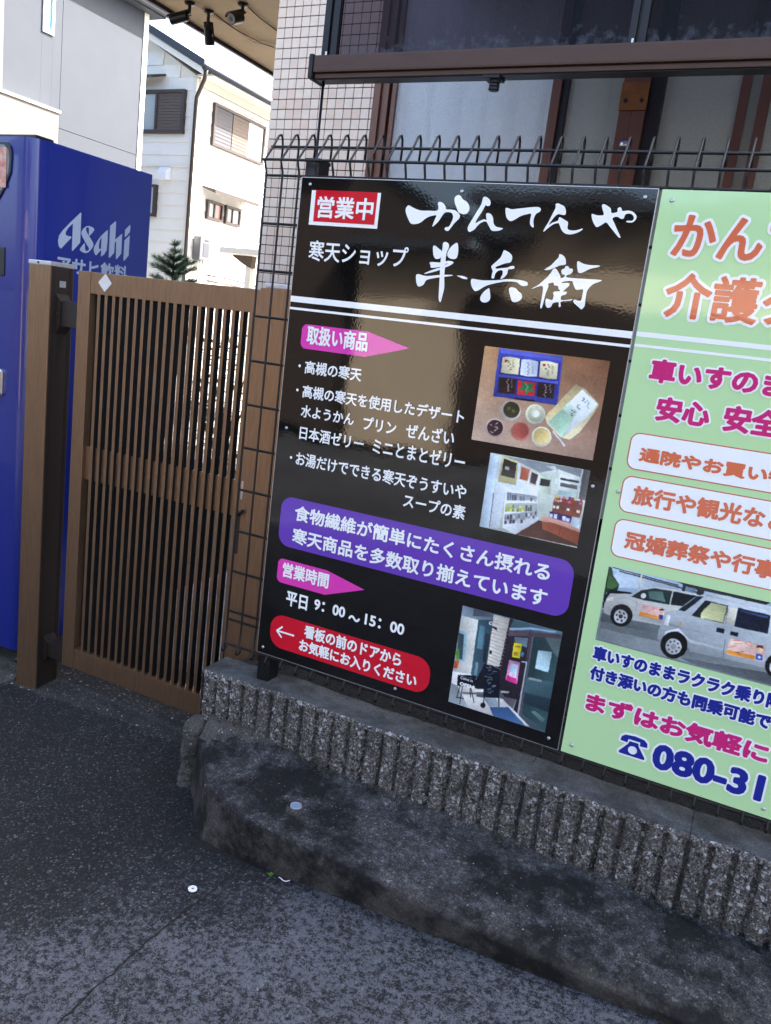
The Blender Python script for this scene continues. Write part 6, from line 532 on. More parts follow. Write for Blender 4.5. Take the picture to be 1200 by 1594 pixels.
# pipe stub in the ledge
pipe = thing('drain_pipe_stub', 'short grey plastic pipe end set in the top of the concrete ledge', 'pipe', (0.302, -0.222, -1.61))
mb = MB(); mb.lathe([(0.0150, -0.03), (0.0155, 0.002), (0.0150, 0.004), (0.0138, 0.004), (0.0134, 0.002), (0.0134, -0.004), (0.0, -0.005)], (0.302, -0.222, -1.612), n=28); mb.obj('pipe_wall', mat('weathered_pipe_plastic', (150, 154, 160), .6), pipe, True)
mb = MB(); mb.tube([(0.302, -0.222, -1.6125), (0.302, -0.222, -1.6095)], 0.0133, 24); mb.obj('pipe_bore', M['pvc_blue'], pipe)
mb = MB(); mb.lathe([(0.023, -0.02), (0.022, -0.004), (0.018, 0.0005), (0.0156, 0.001)], (0.299, -0.224, -1.611), n=22, caps=False); 
mb.v = [(x + 0.002 * nz(x, y, 0, 300), y + 0.002 * nz(x, y, 4, 300), z) for x, y, z in mb.v]; mb.obj('mortar_collar', M['mortar'], pipe, True)
# dirt gathered in the crevices
mb = MB(); rnd = random.Random(9)
for i in range(260):
    x = 0.0 + 2.2 * i / 260; w = -0.008 + 0.007 * nz(x, 0, 0, 11) ; yb = -0.300 + 0.0
    x2 = 0.0 + 2.2 * (i + 1) / 260; w2 = -0.008 + 0.007 * nz(x2, 0, 0, 11)
    f = lambda q: gz(q) + 0.006 * fbm(q, -0.33, 0, 1.7, 3) + 0.0035
    mb.add([(x, yb - w - 0.016, f(x) - 0.004), (x2, yb - w2 - 0.016, f(x2) - 0.004), (x2, yb + .01, f(x2) + 0.006), (x, yb + .01, f(x) + 0.006)], [(0, 1, 2, 3)])
tag(mb.obj('gutter_dirt', M['dirt'], fix=False), kind='stuff')
# loose grit and small stones
gm_ = bpy.data.materials.new('grit_stone'); gm_.use_nodes = True
nt = gm_.node_tree; oi = nt.nodes.new('ShaderNodeNewGeometry'); rp_ = nt.nodes.new('ShaderNodeValToRGB'); nt.links.new(oi.outputs['Random Per Island'], rp_.inputs[0])
rp_.color_ramp.elements[0].color = (0.035, 0.035, 0.038, 1); rp_.color_ramp.elements[1].color = (0.26, 0.255, 0.25, 1); rp_.color_ramp.elements[1].position = 0.97
e_ = rp_.color_ramp.elements.new(0.7); e_.color = (0.10, 0.10, 0.10, 1)
nt.links.new(rp_.outputs[0], nt.nodes['Principled BSDF'].inputs['Base Color']); nt.nodes['Principled BSDF'].inputs['Roughness'].default_value = 0.85
rnd = random.Random(21); mb = MB()
def stone(mb, x, y, z, r):
    p = [Vector((1,0,0)), Vector((-1,0,0)), Vector((0,1,0)), Vector((0,-1,0)), Vector((0,0,1)), Vector((0,0,-1))]
    a = rnd.random() * 6.28; sc = (rnd.uniform(.7,1.3), rnd.uniform(.6,1.1), rnd.uniform(.45,.8)); vs = []
    for q in p:
        q = Vector((q.x*sc[0], q.y*sc[1], q.z*sc[2])) * r * rnd.uniform(.8,1.2)
        vs.append((x + q.x*math.cos(a) - q.y*math.sin(a), y + q.x*math.sin(a) + q.y*math.cos(a), z + q.z))
    mb.add(vs, [(0,2,4),(2,1,4),(1,3,4),(3,0,4),(2,0,5),(1,2,5),(3,1,5),(0,3,5)])
for i in range(5200):
    x = rnd.uniform(-1.3, 1.5); y = rnd.uniform(-1.25, 0.16)
    if y > -0.33 and x > -0.2: continue
    r = rnd.choice([0.0009, 0.0012, 0.0012, 0.0016, 0.0021]) * rnd.uniform(.8, 1.3)
    if rnd.random() < 0.008: r *= 1.8
    stone(mb, x, y, gz(x) + 0.006 * fbm(x, y, 0, 1.7, 3) + 0.0015 * fbm(x, y, 3, 14, 2) + r * .2, r)
for i in range(900):
    x = rnd.uniform(-0.02, 1.6); y = rnd.uniform(-0.31, -0.05); r = rnd.choice([0.001, 0.0015, 0.0022]) * rnd.uniform(.7, 1.2)
    stone(mb, x, y, -1.619 + 0.010 * fbm(x, 0, 0, 3, 3) + 0.012 * (x - 0.3) + (0.02 if x < .25 and y > -.1 else 0), r)
tag(mb.obj('loose_grit', gm_), kind='stuff')
mb = MB(); mb.lathe([(0.0035, 0.0), (0.0110, 0.0), (0.0115, 0.0012), (0.0108, 0.0025), (0.0040, 0.0028), (0.0035, 0.0)], (0.168, -0.464, gz(.168) + 0.007), n=24, caps=False)
tag(mb.obj('washer', M['white_plastic'], smooth=False), 'small white plastic washer lying on the dark asphalt', 'washer')
mb = MB(); mb.tube([(0.330 + 0.03 * t, -0.325 - 0.004 * math.sin(t * 5), gz(.33) + 0.012 + 0.003 * math.sin(t * 7)) for t in [i / 10 for i in range(11)]], 0.0012, 6)
tag(mb.obj('string_scrap', M['white_plastic'], smooth=True), 'short scrap of white string at the foot of the concrete ledge', 'string')
weed = MB(); rnd = random.Random(3)
for i in range(26):
    a = rnd.uniform(0, 6.28); l = rnd.uniform(0.003, 0.007); h = rnd.uniform(0.002, 0.006); cx, cy, cz = 0.302 + rnd.uniform(-.005, .005), -0.322 + rnd.uniform(-.004, .004), gz(.3) + 0.006
    dx, dy = math.cos(a), math.sin(a)
    weed.add([(cx, cy, cz), (cx + dx*l*.5 - dy*.002, cy + dy*l*.5 + dx*.002, cz + h), (cx + dx*l, cy + dy*l, cz + h*.9), (cx + dx*l*.5 + dy*.002, cy + dy*l*.5 - dx*.002, cz + h)], [(0,1,2,3)])
tag(weed.obj('weed', mat('weed_leaf', (96, 150, 40), 0.6), fix=False), 'tiny bright green weed in the crevice below the ledge', 'weed')

# ---------------------------------------------------------------- mesh fence
fence = thing('mesh_fence', 'black welded wire mesh fence with bent top loops standing on the block wall', 'fence', (0.5, 0.012, -1.43))
X0, PITCH, NW = -0.1205, 0.05175, 42
prof = [(0.064+0.013, 0.063), (0.064+0.014, 0.092), (0.064+0.010, 0.113), (0.064+0.002, 0.1215), (0.064-0.008, 0.117), (0.032, 0.083), (0.004, 0.050), (-0.003, 0.041), (0.002, 0.028), (0.009, 0.014), (0.010, 0.004)]
prof += [(0.010, -1.262), (0.0095, -1.285), (0.0062, -1.336), (-0.0080, -1.356), (-0.0075, -1.3635), (-0.001, -1.3675), (0.008, -1.366), (0.016, -1.357)]
mb = MB(); mb.tube([(0, y, z) for y, z in prof], 0.0031, 7); wire = mb.mesh('vertical_wire', M['black_wire'], True)
for k in range(NW): put('vertical_wire', wire, fence, (X0 + PITCH * k, 0, 0))
hw = [(0.0145, 0.0065 - 0.1252 * k) for k in range(11)] + [(0.0145, -1.272), (0.032 + 0.001, 0.083), (-0.004 + 0.0005, 0.0425), (0.0165, -1.352)]
mb = MB(); mb.tube([(X0 - 0.006, 0, 0), (X0 + PITCH * (NW - 1) + 0.006, 0, 0)], 0.0037, 7); hwire = mb.mesh('horizontal_wire', M['black_wire'], True)
for y, z in hw: put('horizontal_wire', hwire, fence, (0, y + (0.0042 if y > 0.01 and y < 0.02 else 0.0), z))
for px in (0.012, 2.00):
    mb = MB(); mb.bbox(px - 0.020, px + 0.022, 0.0225, 0.078, -1.47, 0.048, 0.004); p = mb.obj('fence_post', M['black_post'], fence)
    mb = MB(); mb.bbox(px - 0.0225, px + 0.0245, 0.020, 0.0805, 0.043, 0.054, 0.004); put('post_cap', mb.mesh('post_cap', M['black_plastic']), p)
    for zz in (-0.02, -0.62, -1.29):
        mb = MB(); mb.bbox(px - 0.012, px + 0.012, 0.0075, 0.0222, zz - 0.012, zz + 0.012, 0.003)
        put('wire_clamp', mb.mesh('wire_clamp', M['black_plastic']), p)

# ---------------------------------------------------------------- lettering tools
def glyphs(s):
    cu = bpy.data.curves.new('t', 'FONT'); cu.body = s; cu.resolution_u = 3; cu.size = 1.0
    ob = bpy.data.objects.new('t', cu); COL.objects.link(ob)
    dg = bpy.context.evaluated_depsgraph_get(); me = bpy.data.meshes.new_from_object(ob.evaluated_get(dg))
    vs = [(v.co.x, v.co.y) for v in me.vertices]; fs = [tuple(p.vertices) for p in me.polygons]
    bpy.data.objects.remove(ob); bpy.data.curves.remove(cu); bpy.data.meshes.remove(me)
    return vs, fs
def boundary(fs):
    cnt = {}
    for f in fs:
        for i in range(len(f)):
            a, b = f[i], f[(i+1) % len(f)]; k = (min(a, b), max(a, b)); cnt[k] = cnt.get(k, 0) + 1
    return [k for k, c in cnt.items() if c == 1]
def stroke_geo(vs, fs, w, y, put3, mb):
    """fill plus a round-cornered outline of half width w, all facing the reader"""
    mb.add([put3(p[0], p[1], y) for p in vs], fs)
    if w <= 0: return
    ed = boundary(fs); nb = {}; cnt = 0
    for a, b in ed:
        nb.setdefault(a, []).append(b); nb.setdefault(b, []).append(a)
        pa, pb = Vector(vs[a]), Vector(vs[b]); d = pb - pa
        if d.length < 1e-7: continue
        n = Vector((-d.y, d.x)).normalized() * w; cnt += 1; yy = y - 0.0000015 * (cnt % 500 + 1)
        q = [pa + n, pb + n, pb - n, pa - n]
        mb.add([put3(p.x, p.y, yy) for p in q], [(0, 1, 2, 3)])
    for a, l in nb.items():
        if len(l) == 2:
            d1 = (Vector(vs[a]) - Vector(vs[l[0]])); d2 = (Vector(vs[l[1]]) - Vector(vs[a]))
            if d1.length > 1e-7 and d2.length > 1e-7 and d1.angle(d2, 0) < 0.15: continue
        cnt += 1; yy = y - 0.0000015 * (cnt % 500 + 1); nn = 8 if w < 0.0022 else 12
        mb.add([put3(vs[a][0] + w * math.cos(6.28318 * k / nn), vs[a][1] + w * math.sin(6.28318 * k / nn), yy) for k in range(nn)], [tuple(range(nn))])
def fit(s, sub, x0, x1, z0, z1, w=0.0):
    vs, fs = glyphs(s)
    ref = glyphs(sub)[0] if sub else vs
    ax, bx = min(v[0] for v in ref), max(v[0] for v in ref); ay, by = min(v[1] for v in ref), max(v[1] for v in ref)
    kx = (x1 - x0 - 2*w) / (bx - ax); kz = (z1 - z0 - 2*w) / (by - ay)
    return [(x0 + w + (v[0] - ax) * kx, z0 + w + (v[1] - ay) * kz) for v in vs], fs, kz
SGN = lambda x, z, y: (x, y, z)
def face_fix(me):
    """turn every face of a flat print towards the reader (-Y)"""
    bm = bmesh.new(); bm.from_mesh(me)
    for f in bm.faces:
        if f.normal.y > 0: f.normal_flip()
    bm.to_mesh(me); bm.free()
def flat_obj(mb, name, m, parent, smooth=False):
    me = mb.mesh(name, m, smooth, False); face_fix(me); return put(name, me, parent)
def flat_poly(poly, y, name, m, parent, hole=None):
    loops = [[Vector((p[0], p[1], 0)) for p in poly]] + ([[Vector((p[0], p[1], 0)) for p in hole]] if hole else [])
    tri = tessellate_polygon(loops); al = list(poly) + (list(hole) if hole else [])
    mb = MB(); mb.add([(p[0], y, p[1]) for p in al], [tuple(t) for t in tri]); return flat_obj(mb, name, m, parent)
def rrect(x0, x1, z0, z1, r, n=8):
    out = []
    for cx, cz, a0 in ((x1-r, z1-r, 0), (x0+r, z1-r, 90), (x0+r, z0+r, 180), (x1-r, z0+r, 270)):
        for i in range(n + 1):
            a = math.radians(a0 + 90 * i / n); out.append((cx + r * math.cos(a), cz + r * math.sin(a)))
    return out
import numpy as np
def photo(polys, corners, parent, y0, cols, seed=1):
    """a printed picture: its shapes are drawn here in code into a small soft-edged, grained image used as the print's colour"""
    xs_ = [c[0] for c in corners]; zs_ = [c[1] for c in corners]; x0, x1, z0, z1 = min(xs_), max(xs_), min(zs_), max(zs_)
    PX = 1500.0; w, h = int((x1 - x0) * PX), int((z1 - z0) * PX); rs = np.random.RandomState(seed)
    jj, ii = np.mgrid[0:h, 0:w]; U = (ii + .5) / w; V = 1 - (jj + .5) / h      # V = 0 at the top
    c = np.array(cols, float)
    img = (c[0]*((1-U)*(1-V))[..., None] + c[1]*(U*(1-V))[..., None] + c[2]*(U*V)[..., None] + c[3]*((1-U)*V)[..., None])
    def lown(n):
        g = rs.rand(n + 2, n + 2); yy = V * n; xx = U * n; a = yy.astype(int); b = xx.astype(int); fy = yy - a; fx = xx - b; fy = fy*fy*(3-2*fy); fx = fx*fx*(3-2*fx)
        return g[a, b]*(1-fy)*(1-fx) + g[a, b+1]*(1-fy)*fx + g[a+1, b]*fy*(1-fx) + g[a+1, b+1]*fy*fx
    wobx, woby = (lown(26) - .5) * 5.0, (lown(26) - .5) * 5.0
    for col, pl in polys:
        p = np.array([((q[0] - x0) * PX, (q[1] - z0) * PX) for q in pl])
        a0, a1 = max(0, int(p[:, 0].min()) - 4), min(w, int(p[:, 0].max()) + 5); b0, b1 = max(0, int(p[:, 1].min()) - 4), min(h, int(p[:, 1].max()) + 5)
        if a1 <= a0 or b1 <= b0: continue
        X = ii[b0:b1, a0:a1] + .5 + wobx[b0:b1, a0:a1] * .35; Y = jj[b0:b1, a0:a1] + .5 + woby[b0:b1, a0:a1] * .35; ins = np.zeros(X.shape, bool); n = len(p)
        for k in range(n):
            (xa, ya), (xb, yb) = p[k], p[(k+1) % n]
            if ya == yb: continue
            ins ^= ((ya > Y) != (yb > Y)) & (X < (xb - xa) * (Y - ya) / (yb - ya) + xa)
        ang = rs.rand() * 6.28; gx = (X - X.mean()) / max(8, a1 - a0) * math.cos(ang) + (Y - Y.mean()) / max(8, b1 - b0) * math.sin(ang)
        tint = np.array(col, float)[None, None, :] * (1 + 0.30 * gx)[..., None]
        sub = img[b0:b1, a0:a1]; sub[ins] = tint[ins]
    for n_, amp in ((5, .14), (14, .08), (80, .10)): img *= (1 + amp * (lown(n_) - .5))[..., None]
    img += (lown(min(w, h) // 3) - .5)[..., None] * 10 + rs.randn(h, w, 1) * 5
    for it in range(2):
        q = np.pad(img, ((1, 1), (1, 1), (0, 0)), 'edge')
        img = (q[1:-1, 1:-1] * 4 + q[:-2, 1:-1] * 2 + q[2:, 1:-1] * 2 + q[1:-1, :-2] * 2 + q[1:-1, 2:] * 2 + q[:-2, :-2] + q[2:, 2:] + q[:-2, 2:] + q[2:, :-2]) / 16
    out = np.ones((h, w, 4), np.float32); out[..., :3] = np.clip(img / 255, 0, 1)
    im = bpy.data.images.new('printed_picture', w, h); im.pixels.foreach_set(out.ravel()); im.update(); im.pack()
    m = bpy.data.materials.new('photo_print'); m.use_nodes = True; t = m.node_tree.nodes.new('ShaderNodeTexImage'); t.image = im; t.extension = 'EXTEND'
    m.node_tree.links.new(t.outputs[0], m.node_tree.nodes['Principled BSDF'].inputs['Base Color']); sign_gloss(m)
    me = bpy.data.meshes.new('printed_photo'); me.from_pydata([(x0, y0, z0), (x1, y0, z0), (x1, y0, z1), (x0, y0, z1)], [], [(0, 1, 2, 3)])
    uv = me.uv_layers.new(name='UVMap')
    for li, c_ in enumerate(((0, 0), (1, 0), (1, 1), (0, 1))): uv.data[li].uv = c_
    me.materials.append(m); me.update(); return put('printed_photo', me, parent)
def rivet(x, z, parent):
    mb = MB(); mb.lathe([(0.0046, 0.0), (0.0044, -0.0012), (0.0030, -0.0024), (0.0012, -0.0026), (0.0010, -0.0018), (0.0, -0.0018)], (x, -0.0004, z), 'y', 14)
    mb.obj('rivet', M['steel'], parent, True)
H_ = -1.3344
WT = {'white': .0008, 'white_bold': .0013, 'orange': .0027, 'orange_thin': .0018, 'pink': .0026, 'blue': .0019, 'blue_big': .0040}
HALO = {'orange': .0062, 'pink': .0040, 'blue': .0034, 'blue_big': .0046}
INKOF = {'white': 'white', 'white_bold': 'white', 'orange': 'orange', 'orange_thin': 'orange', 'pink': 'pink', 'blue': 'blue', 'blue_big': 'blue'}

# ---------------------------------------------------------------- black shop sign
sg = thing('shop_sign', 'large glossy black shop signboard with white brush lettering and a purple banner', 'signboard', (0.45, 0, H_))
mb = MB(); mb.box(0, 0.9, 0.0, 0.003, H_, 0); mb.obj('board', INK['black'], sg)
mb = MB()
for a in ((-0.0012, 0.9012, -0.0003, 0.0033, 0.0, 0.0016), (-0.0012, 0.9012, -0.0003, 0.0033, H_ - 0.0016, H_), (-0.0016, 0.0, -0.0003, 0.0033, H_, 0.0), (0.9, 0.9016, -0.0003, 0.0033, H_, 0.0)): mb.box(*a)
mb.obj('edge_trim', M['alu_edge'], sg)
Y1, Y2, Y3 = -0.0006, -0.0012, -0.0018
x0, x1, z0, z1 = S['redframe']; flat_poly([(x0, z0), (x1, z0), (x1, z1 - .002), (x0, z1 - .002)], Y1, 'open_panel_border', INK['white'], sg)
x0, x1, z0, z1 = S['red']; flat_poly([(x0, z0 - .0), (x1, z0), (x1, z1 + .0008), (x0, z1 + .0008)], Y2, 'open_panel', INK['red'], sg)
for z_a, z_b in ((-0.3040, -0.3195), (-0.3336, -0.3398)):
    flat_poly([(0.0002, z_b), (0.8998, z_b), (0.8998, z_a), (0.0002, z_a)], Y1, 'stripe', INK['white'], sg)
def arrow(x0, xm, xt, z0, z1, zt, name):
    r = 0.016; pl = [(xm, z0), (xt, zt), (xm, z1)]
    for cx, cz, a0 in ((x0 + r, z1 - r, 90), (x0 + r, z0 + r, 180)):
        for i in range(9):
            a = math.radians(a0 + 90 * i / 8); pl.append((cx + r * math.cos(a), cz + r * math.sin(a)))
    flat_poly(pl, Y1, name, INK['magenta'], sg)
arrow(0.0450, 0.243, 0.3662, -0.4395, -0.3745, -0.4035, 'arrow_tag')
arrow(0.0425, 0.203, 0.3228, -1.1062, -1.0350, -1.0612, 'arrow_tag')
x0, x1, z0, z1 = S['purple']; flat_poly(rrect(x0, x1, z0, z1, 0.036), Y1, 'banner', INK['purple'], sg)
x0, x1, z0, z1 = S['redpill']; flat_poly(rrect(x0, x1, z0 + .002, z1, 0.042), Y1, 'banner', INK['red'], sg)
mb = MB(); mb2 = None
def seg2(a, b, w, y, mb):
    a, b = Vector(a), Vector(b); d = (b - a).normalized(); n = Vector((-d.y, d.x)) * w
    mb.add([(p.x, y, p.y) for p in (a + n, b + n, b - n, a - n)], [(0, 1, 2, 3)])
    for c, q in ((a, 1), (b, 2)): mb.add([(c.x + w * math.cos(6.2832*k/10), y - 0.00001*q, c.y + w * math.sin(6.2832*k/10)) for k in range(10)], [tuple(range(10))])
seg2((0.0612, -1.2525), (0.1176, -1.2522), 0.0026, Y2, mb); seg2((0.0612, -1.2525), (0.0777, -1.2370), 0.0026, Y2 - .00003, mb); seg2((0.0612, -1.2525), (0.0777, -1.2680), 0.0026, Y2 - .00006, mb)
flat_obj(mb, 'left_arrow', INK['white'], sg)
for i, pl in enumerate(BRUSH): flat_poly(smooth_poly(pl, 3), Y1 - 0.00002 * i, 'brush_lettering', INK['white'], sg)
for L_ in LINES:
    if L_[0] == 'dot':
        mb = MB(); mb.add([(L_[1] + 0.0038 * math.cos(6.2832*k/14), Y1, L_[2] + 0.0038 * math.sin(6.2832*k/14)) for k in range(14)], [tuple(range(14))]); flat_obj(mb, 'bullet', INK['white'], sg)
photo(PHOTO1, S['photo1'], sg, Y1, ((196,148,104), (132,88,62), (176,144,124), (206,178,156)))
photo(PHOTO2, S['photo2'], sg, Y1, ((205,214,198),)*4)
p3 = photo(PHOTO3, S['photo3'], sg, Y1, ((86,104,112),)*4)
x0, x1, z0, z1 = OPEN_TEXT; vs_, fs_, k_ = fit('OPEN', '', x0, x1, z0, z1, .0007); mb = MB(); stroke_geo(vs_, fs_, .0007, Y1 - 0.0004, SGN, mb); flat_obj(mb, 'lettering', INK['white'], sg)
x0, x1, z0, z1 = COME_TEXT; vs_, fs_, k_ = fit('Come in', '', x0, x1, z0, z1, 0); mb = MB(); stroke_geo(vs_, fs_, 0, Y1 - 0.0004, SGN, mb); flat_obj(mb, 'lettering', INK['white'], sg)
for x, z in S['rivets']: rivet(x, z, sg)

# ---------------------------------------------------------------- green care taxi sign
gs = thing('care_taxi_sign', 'pale green signboard with orange and pink lettering beside the black signboard', 'signboard', (1.36, 0, H_))
GX0, GX1 = 0.9085, 1.8085
mb = MB(); mb.box(GX0, GX1, 0.0, 0.003, H_, 0.0003); mb.obj('board', INK['green'], gs)
for z_a, z_b in ((-0.3025, -0.3132), (-0.3298, -0.3360)):
    flat_poly([(GX0 + .0002, z_b), (GX1 - .0002, z_b), (GX1 - .0002, z_a), (GX0 + .0002, z_a)], Y1, 'stripe', INK['palewhite'], gs)
for za, zb in ((-0.5245, -0.6095), (-0.6245, -0.7105), (-0.7265, -0.8180)):
    flat_poly(rrect(0.9375, 1.780, zb, za, 0.021), Y1, 'panel_outline', INK['rust'], gs)
    flat_poly(rrect(0.9400, 1.7775, zb + .0025, za - .0025, 0.0186), Y2, 'text_panel', INK['palewhite'], gs)
photo(PHOTO4, [(0.9415, -0.8440), (1.40, -0.8440), (1.40, -1.0290), (0.9415, -1.0290)], gs, Y1, ((158,178,196), (158,178,196), (122,130,130), (122,130,130)))
for L_ in LINES:
    if L_[0] == 'dot': continue
    st, s, sub, x0, x1, z0, z1 = L_
    par = sg if st.startswith('white') else gs
    w = WT[st]; vs_, fs_, k_ = fit(s, sub, x0, x1, z0, z1, w)
    if par is gs:   # keep the lettering on the board
        keep = []; 
        for f in fs_:
            if max(vs_[i][0] for i in f) < GX1 - 0.01: keep.append(f)
        fs_ = keep
    if st in HALO:
        mb = MB(); stroke_geo(vs_, fs_, w + HALO[st], Y1 - 0.0001, SGN, mb); flat_obj(mb, 'lettering_outline', INK['palewhite'], par)
    mb = MB(); stroke_geo(vs_, fs_, w, Y3 + 0.0002, SGN, mb); flat_obj(mb, 'lettering', INK[INKOF[st]], par)
# telephone symbol
x0, x1, z0, z1 = S['phone']; x1 += 0.004
def ph(u, v): return (x0 + (x1 - x0) * u, z0 + (z1 - z0) * v)
hand = [(0.0,.62),(.02,.82),(.15,.95),(.5,1.0),(.85,.95),(.98,.82),(1.0,.62),(.74,.60),(.72,.78),(.28,.78),(.26,.60)]
body_ = [(.34,.70),(.66,.70),(.70,.55),(.98,.10),(.98,0),(.02,0),(.02,.10),(.30,.55)]
ring = [(.5 + .17*math.cos(6.2832*k/16), .30 + .2*math.sin(6.2832*k/16)) for k in range(16)]
vsH = [ph(*p) for p in hand]; vsB = [ph(*p) for p in body_]
mb = MB()
for pl in (vsH, vsB):
    tri = [tuple(t) for t in tessellate_polygon([[Vector((p[0], p[1], 0)) for p in pl]])]; stroke_geo(pl, tri, 0.005, Y1 - .0002, SGN, mb)
flat_obj(mb, 'telephone_outline', INK['palewhite'], gs)
flat_poly(vsH, Y3, 'telephone_handset', INK['blue'], gs); flat_poly(vsB, Y3 - .00005, 'telephone_body', INK['blue'], gs, [ph(*p) for p in ring])
for x, z in S['grivets'] + [(1.36, -.02), (1.79, -.02), (1.79, -.66), (1.79, -1.31)]: rivet(x, z, gs)

# ---------------------------------------------------------------- gate
GY = 0.20; GXL, GXR, GT, GB = -0.983, -0.254, -0.288, -1.742
gate = thing('slatted_gate', 'tall bronze brown aluminium gate with narrow upright slats', 'gate', (-0.62, GY, GB))
mb = MB(); mb.bbox(GXL, -0.926, GY, GY + 0.040, GB, GT, 0.002); mb.obj('stile', M['bronze_alu'], gate)
mb = MB(); mb.bbox(-0.9255, GXR, GY + 0.001, GY + 0.038, -0.361, GT - 0.001, 0.002); mb.obj('top_rail', M['bronze_alu'], gate)
mb = MB(); mb.bbox(-0.9255, GXR, GY + 0.001, GY + 0.038, GB + .001, -1.662, 0.002); mb.obj('bottom_rail', M['bronze_alu'], gate)
mb = MB(); mb.bbox(-0.9255, GXR - 0.006, GY + 0.013, GY + 0.030, -1.012, -0.892, 0.001); mb.obj('middle_rail', M['bronze_alu'], gate)
mb = MB(); mb.bbox(-0.0065, 0.0065, GY + 0.0008, GY + 0.0255, -1.663, -0.360, 0.0012); slat = mb.mesh('slat', M['slat_alu']); slat.materials.append(M['slat_side'])
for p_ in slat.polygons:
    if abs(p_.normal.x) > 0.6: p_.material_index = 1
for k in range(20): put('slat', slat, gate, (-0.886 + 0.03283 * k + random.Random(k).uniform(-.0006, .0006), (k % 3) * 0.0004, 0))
mb = MB()
for k in range(20):
    x = -0.886 + 0.03283 * k; mb.box(x - 0.009, x + 0.009, GY + 0.003, GY + 0.012, -1.662, -1.657)
mb.obj('slat_gasket', M['slat_alu'], gate)
mb = MB(); mb.bbox(-0.9250, -0.9180, GY + .03, GY + .04, -1.66, -.362, .001); mb.obj('stile_return', M['dark_bronze'], gate)
st_ = [(-0.860, -0.2945), (-0.8265, -0.3205), (-0.860, -0.3465), (-0.8935, -0.3205)]
flat_poly(rrect(-0.5, 0.5, -0.5, 0.5, 0.001), 0, 'x', M['white_plastic'], gate) if False else None
mb = MB(); c45 = math.cos(math.pi/4); rr4 = rrect(-0.0245, 0.0245, -0.0200, 0.0200, 0.004, 4)
mb.prism([(-0.8605 + (a - b) * c45, -0.3205 + (a + b) * c45) for a, b in rrect(-.0215, .0215, -.0215, .0215, .004, 4)], 'y', GY - 0.0003, GY + 0.0005)
mb.obj('diamond_sticker', mat('worn_white_sticker', (226, 222, 214), 0.5, var=.12, vscale=60), gate)
mb = MB(); mb.bbox(-0.242, -0.214, GY - 0.018, GY - 0.002, -1.125, -0.985, .004); mb.tube([(-0.236, GY - 0.02, -0.995), (-0.222, GY - 0.034, -0.985), (-0.206, GY - 0.034, -0.975)], 0.0055, 10); mb.obj('pull_handle', M['dark_bronze'], gate, False)
mb = MB(); mb.bbox(-0.232, -0.212, GY - 0.016, GY - 0.002, -0.945, -0.885, .003); mb.obj('latch_plate', M['alu_edge'], gate)
# hinge posts
def gate_post(x0, x1, y0, y1, zt, label, name='gate_post', strip=False):
    p = thing(name, label, 'gate post', ((x0 + x1) / 2, (y0 + y1) / 2, -1.9))
    mb = MB(); mb.bbox(x0, x1, y0, y1, -1.98, zt - 0.014, 0.003); mb.obj('post_body', M['bronze_alu'], p)
    mb = MB(); mb.bbox(x0 - 0.002, x1 + 0.002, y0 - 0.002, y1 + 0.002, zt - 0.015, zt, 0.003); mb.obj('post_cap', M['cap'], p)
    return p
gp = gate_post(-1.186, -1.083, 0.17, 0.276, -0.268, 'bronze post with pale cap and hinge brackets left of the slatted gate')
mb = MB(); mb.box(-1.083, -1.0815, 0.212, 0.240, -0.352, -0.330); mb.obj('label_plate', M['cap'], gp)
mb = MB(); mb.box(-1.0829, -1.0824, 0.1745, 0.2725, -1.96, -.2845); mb.obj('post_side_face', mat('dark_brown_side', (48, 38, 32), .5, .2), gp)  # right face of the post, coloured darker brown than its front
mb = MB(); mb.box(-1.0832, -1.0818, 0.183, 0.192, -1.96, -0.285); mb.box(-1.0832, -1.0818, 0.255, 0.262, -1.96, -0.285); mb.obj('groove_trim', M['dark_bronze'], gp)
mb = MB(); mb.tube([(-1.140, 0.168, -0.2755), (-1.140, 0.1665, -0.2755)], 0.004, 10); mb.obj('cap_screw', M['dark_bronze'], gp)
for zt_, zb_ in ((-0.375, -0.515), (-1.655, -1.765)):
    zm = (zt_ + zb_) / 2; mb = MB()
    mb.prism([(-1.0825, zb_), (-1.0825, zt_), (-1.060, zt_ - 0.025), (-1.060, zb_ + 0.030)], 'y', 0.198, 0.252)
    mb.bbox(-1.061, -0.984, 0.204, 0.246, zb_ + 0.030, zt_ - 0.022, 0.002); mb.lathe([(0.006, 0), (0.006, -0.004), (0, -0.005)], (-1.072, 0.198, zm), 'y', 10)
    h = mb.obj('hinge_bracket', M['dark_bronze'], gp)
gp2 = gate_post(-0.197, -0.100, 0.17, 0.275, -0.268, 'bronze striker post right of the gate behind the edge of the wire fence')
mb = MB(); mb.bbox(-0.246, -0.221, 0.192, 0.235, -1.90, -0.291, 0.002); mb.bbox(-0.2215, -0.1965, 0.180, 0.240, -1.90, -0.284, 0.002); mb.obj('striker_strip', M['bronze_alu'], gp2)
mb = MB(); mb.bbox(-0.113, -0.104, 0.163, 0.171, -1.9, -0.29, .001); mb.obj('edge_bead', M['bronze_alu'], gp2)

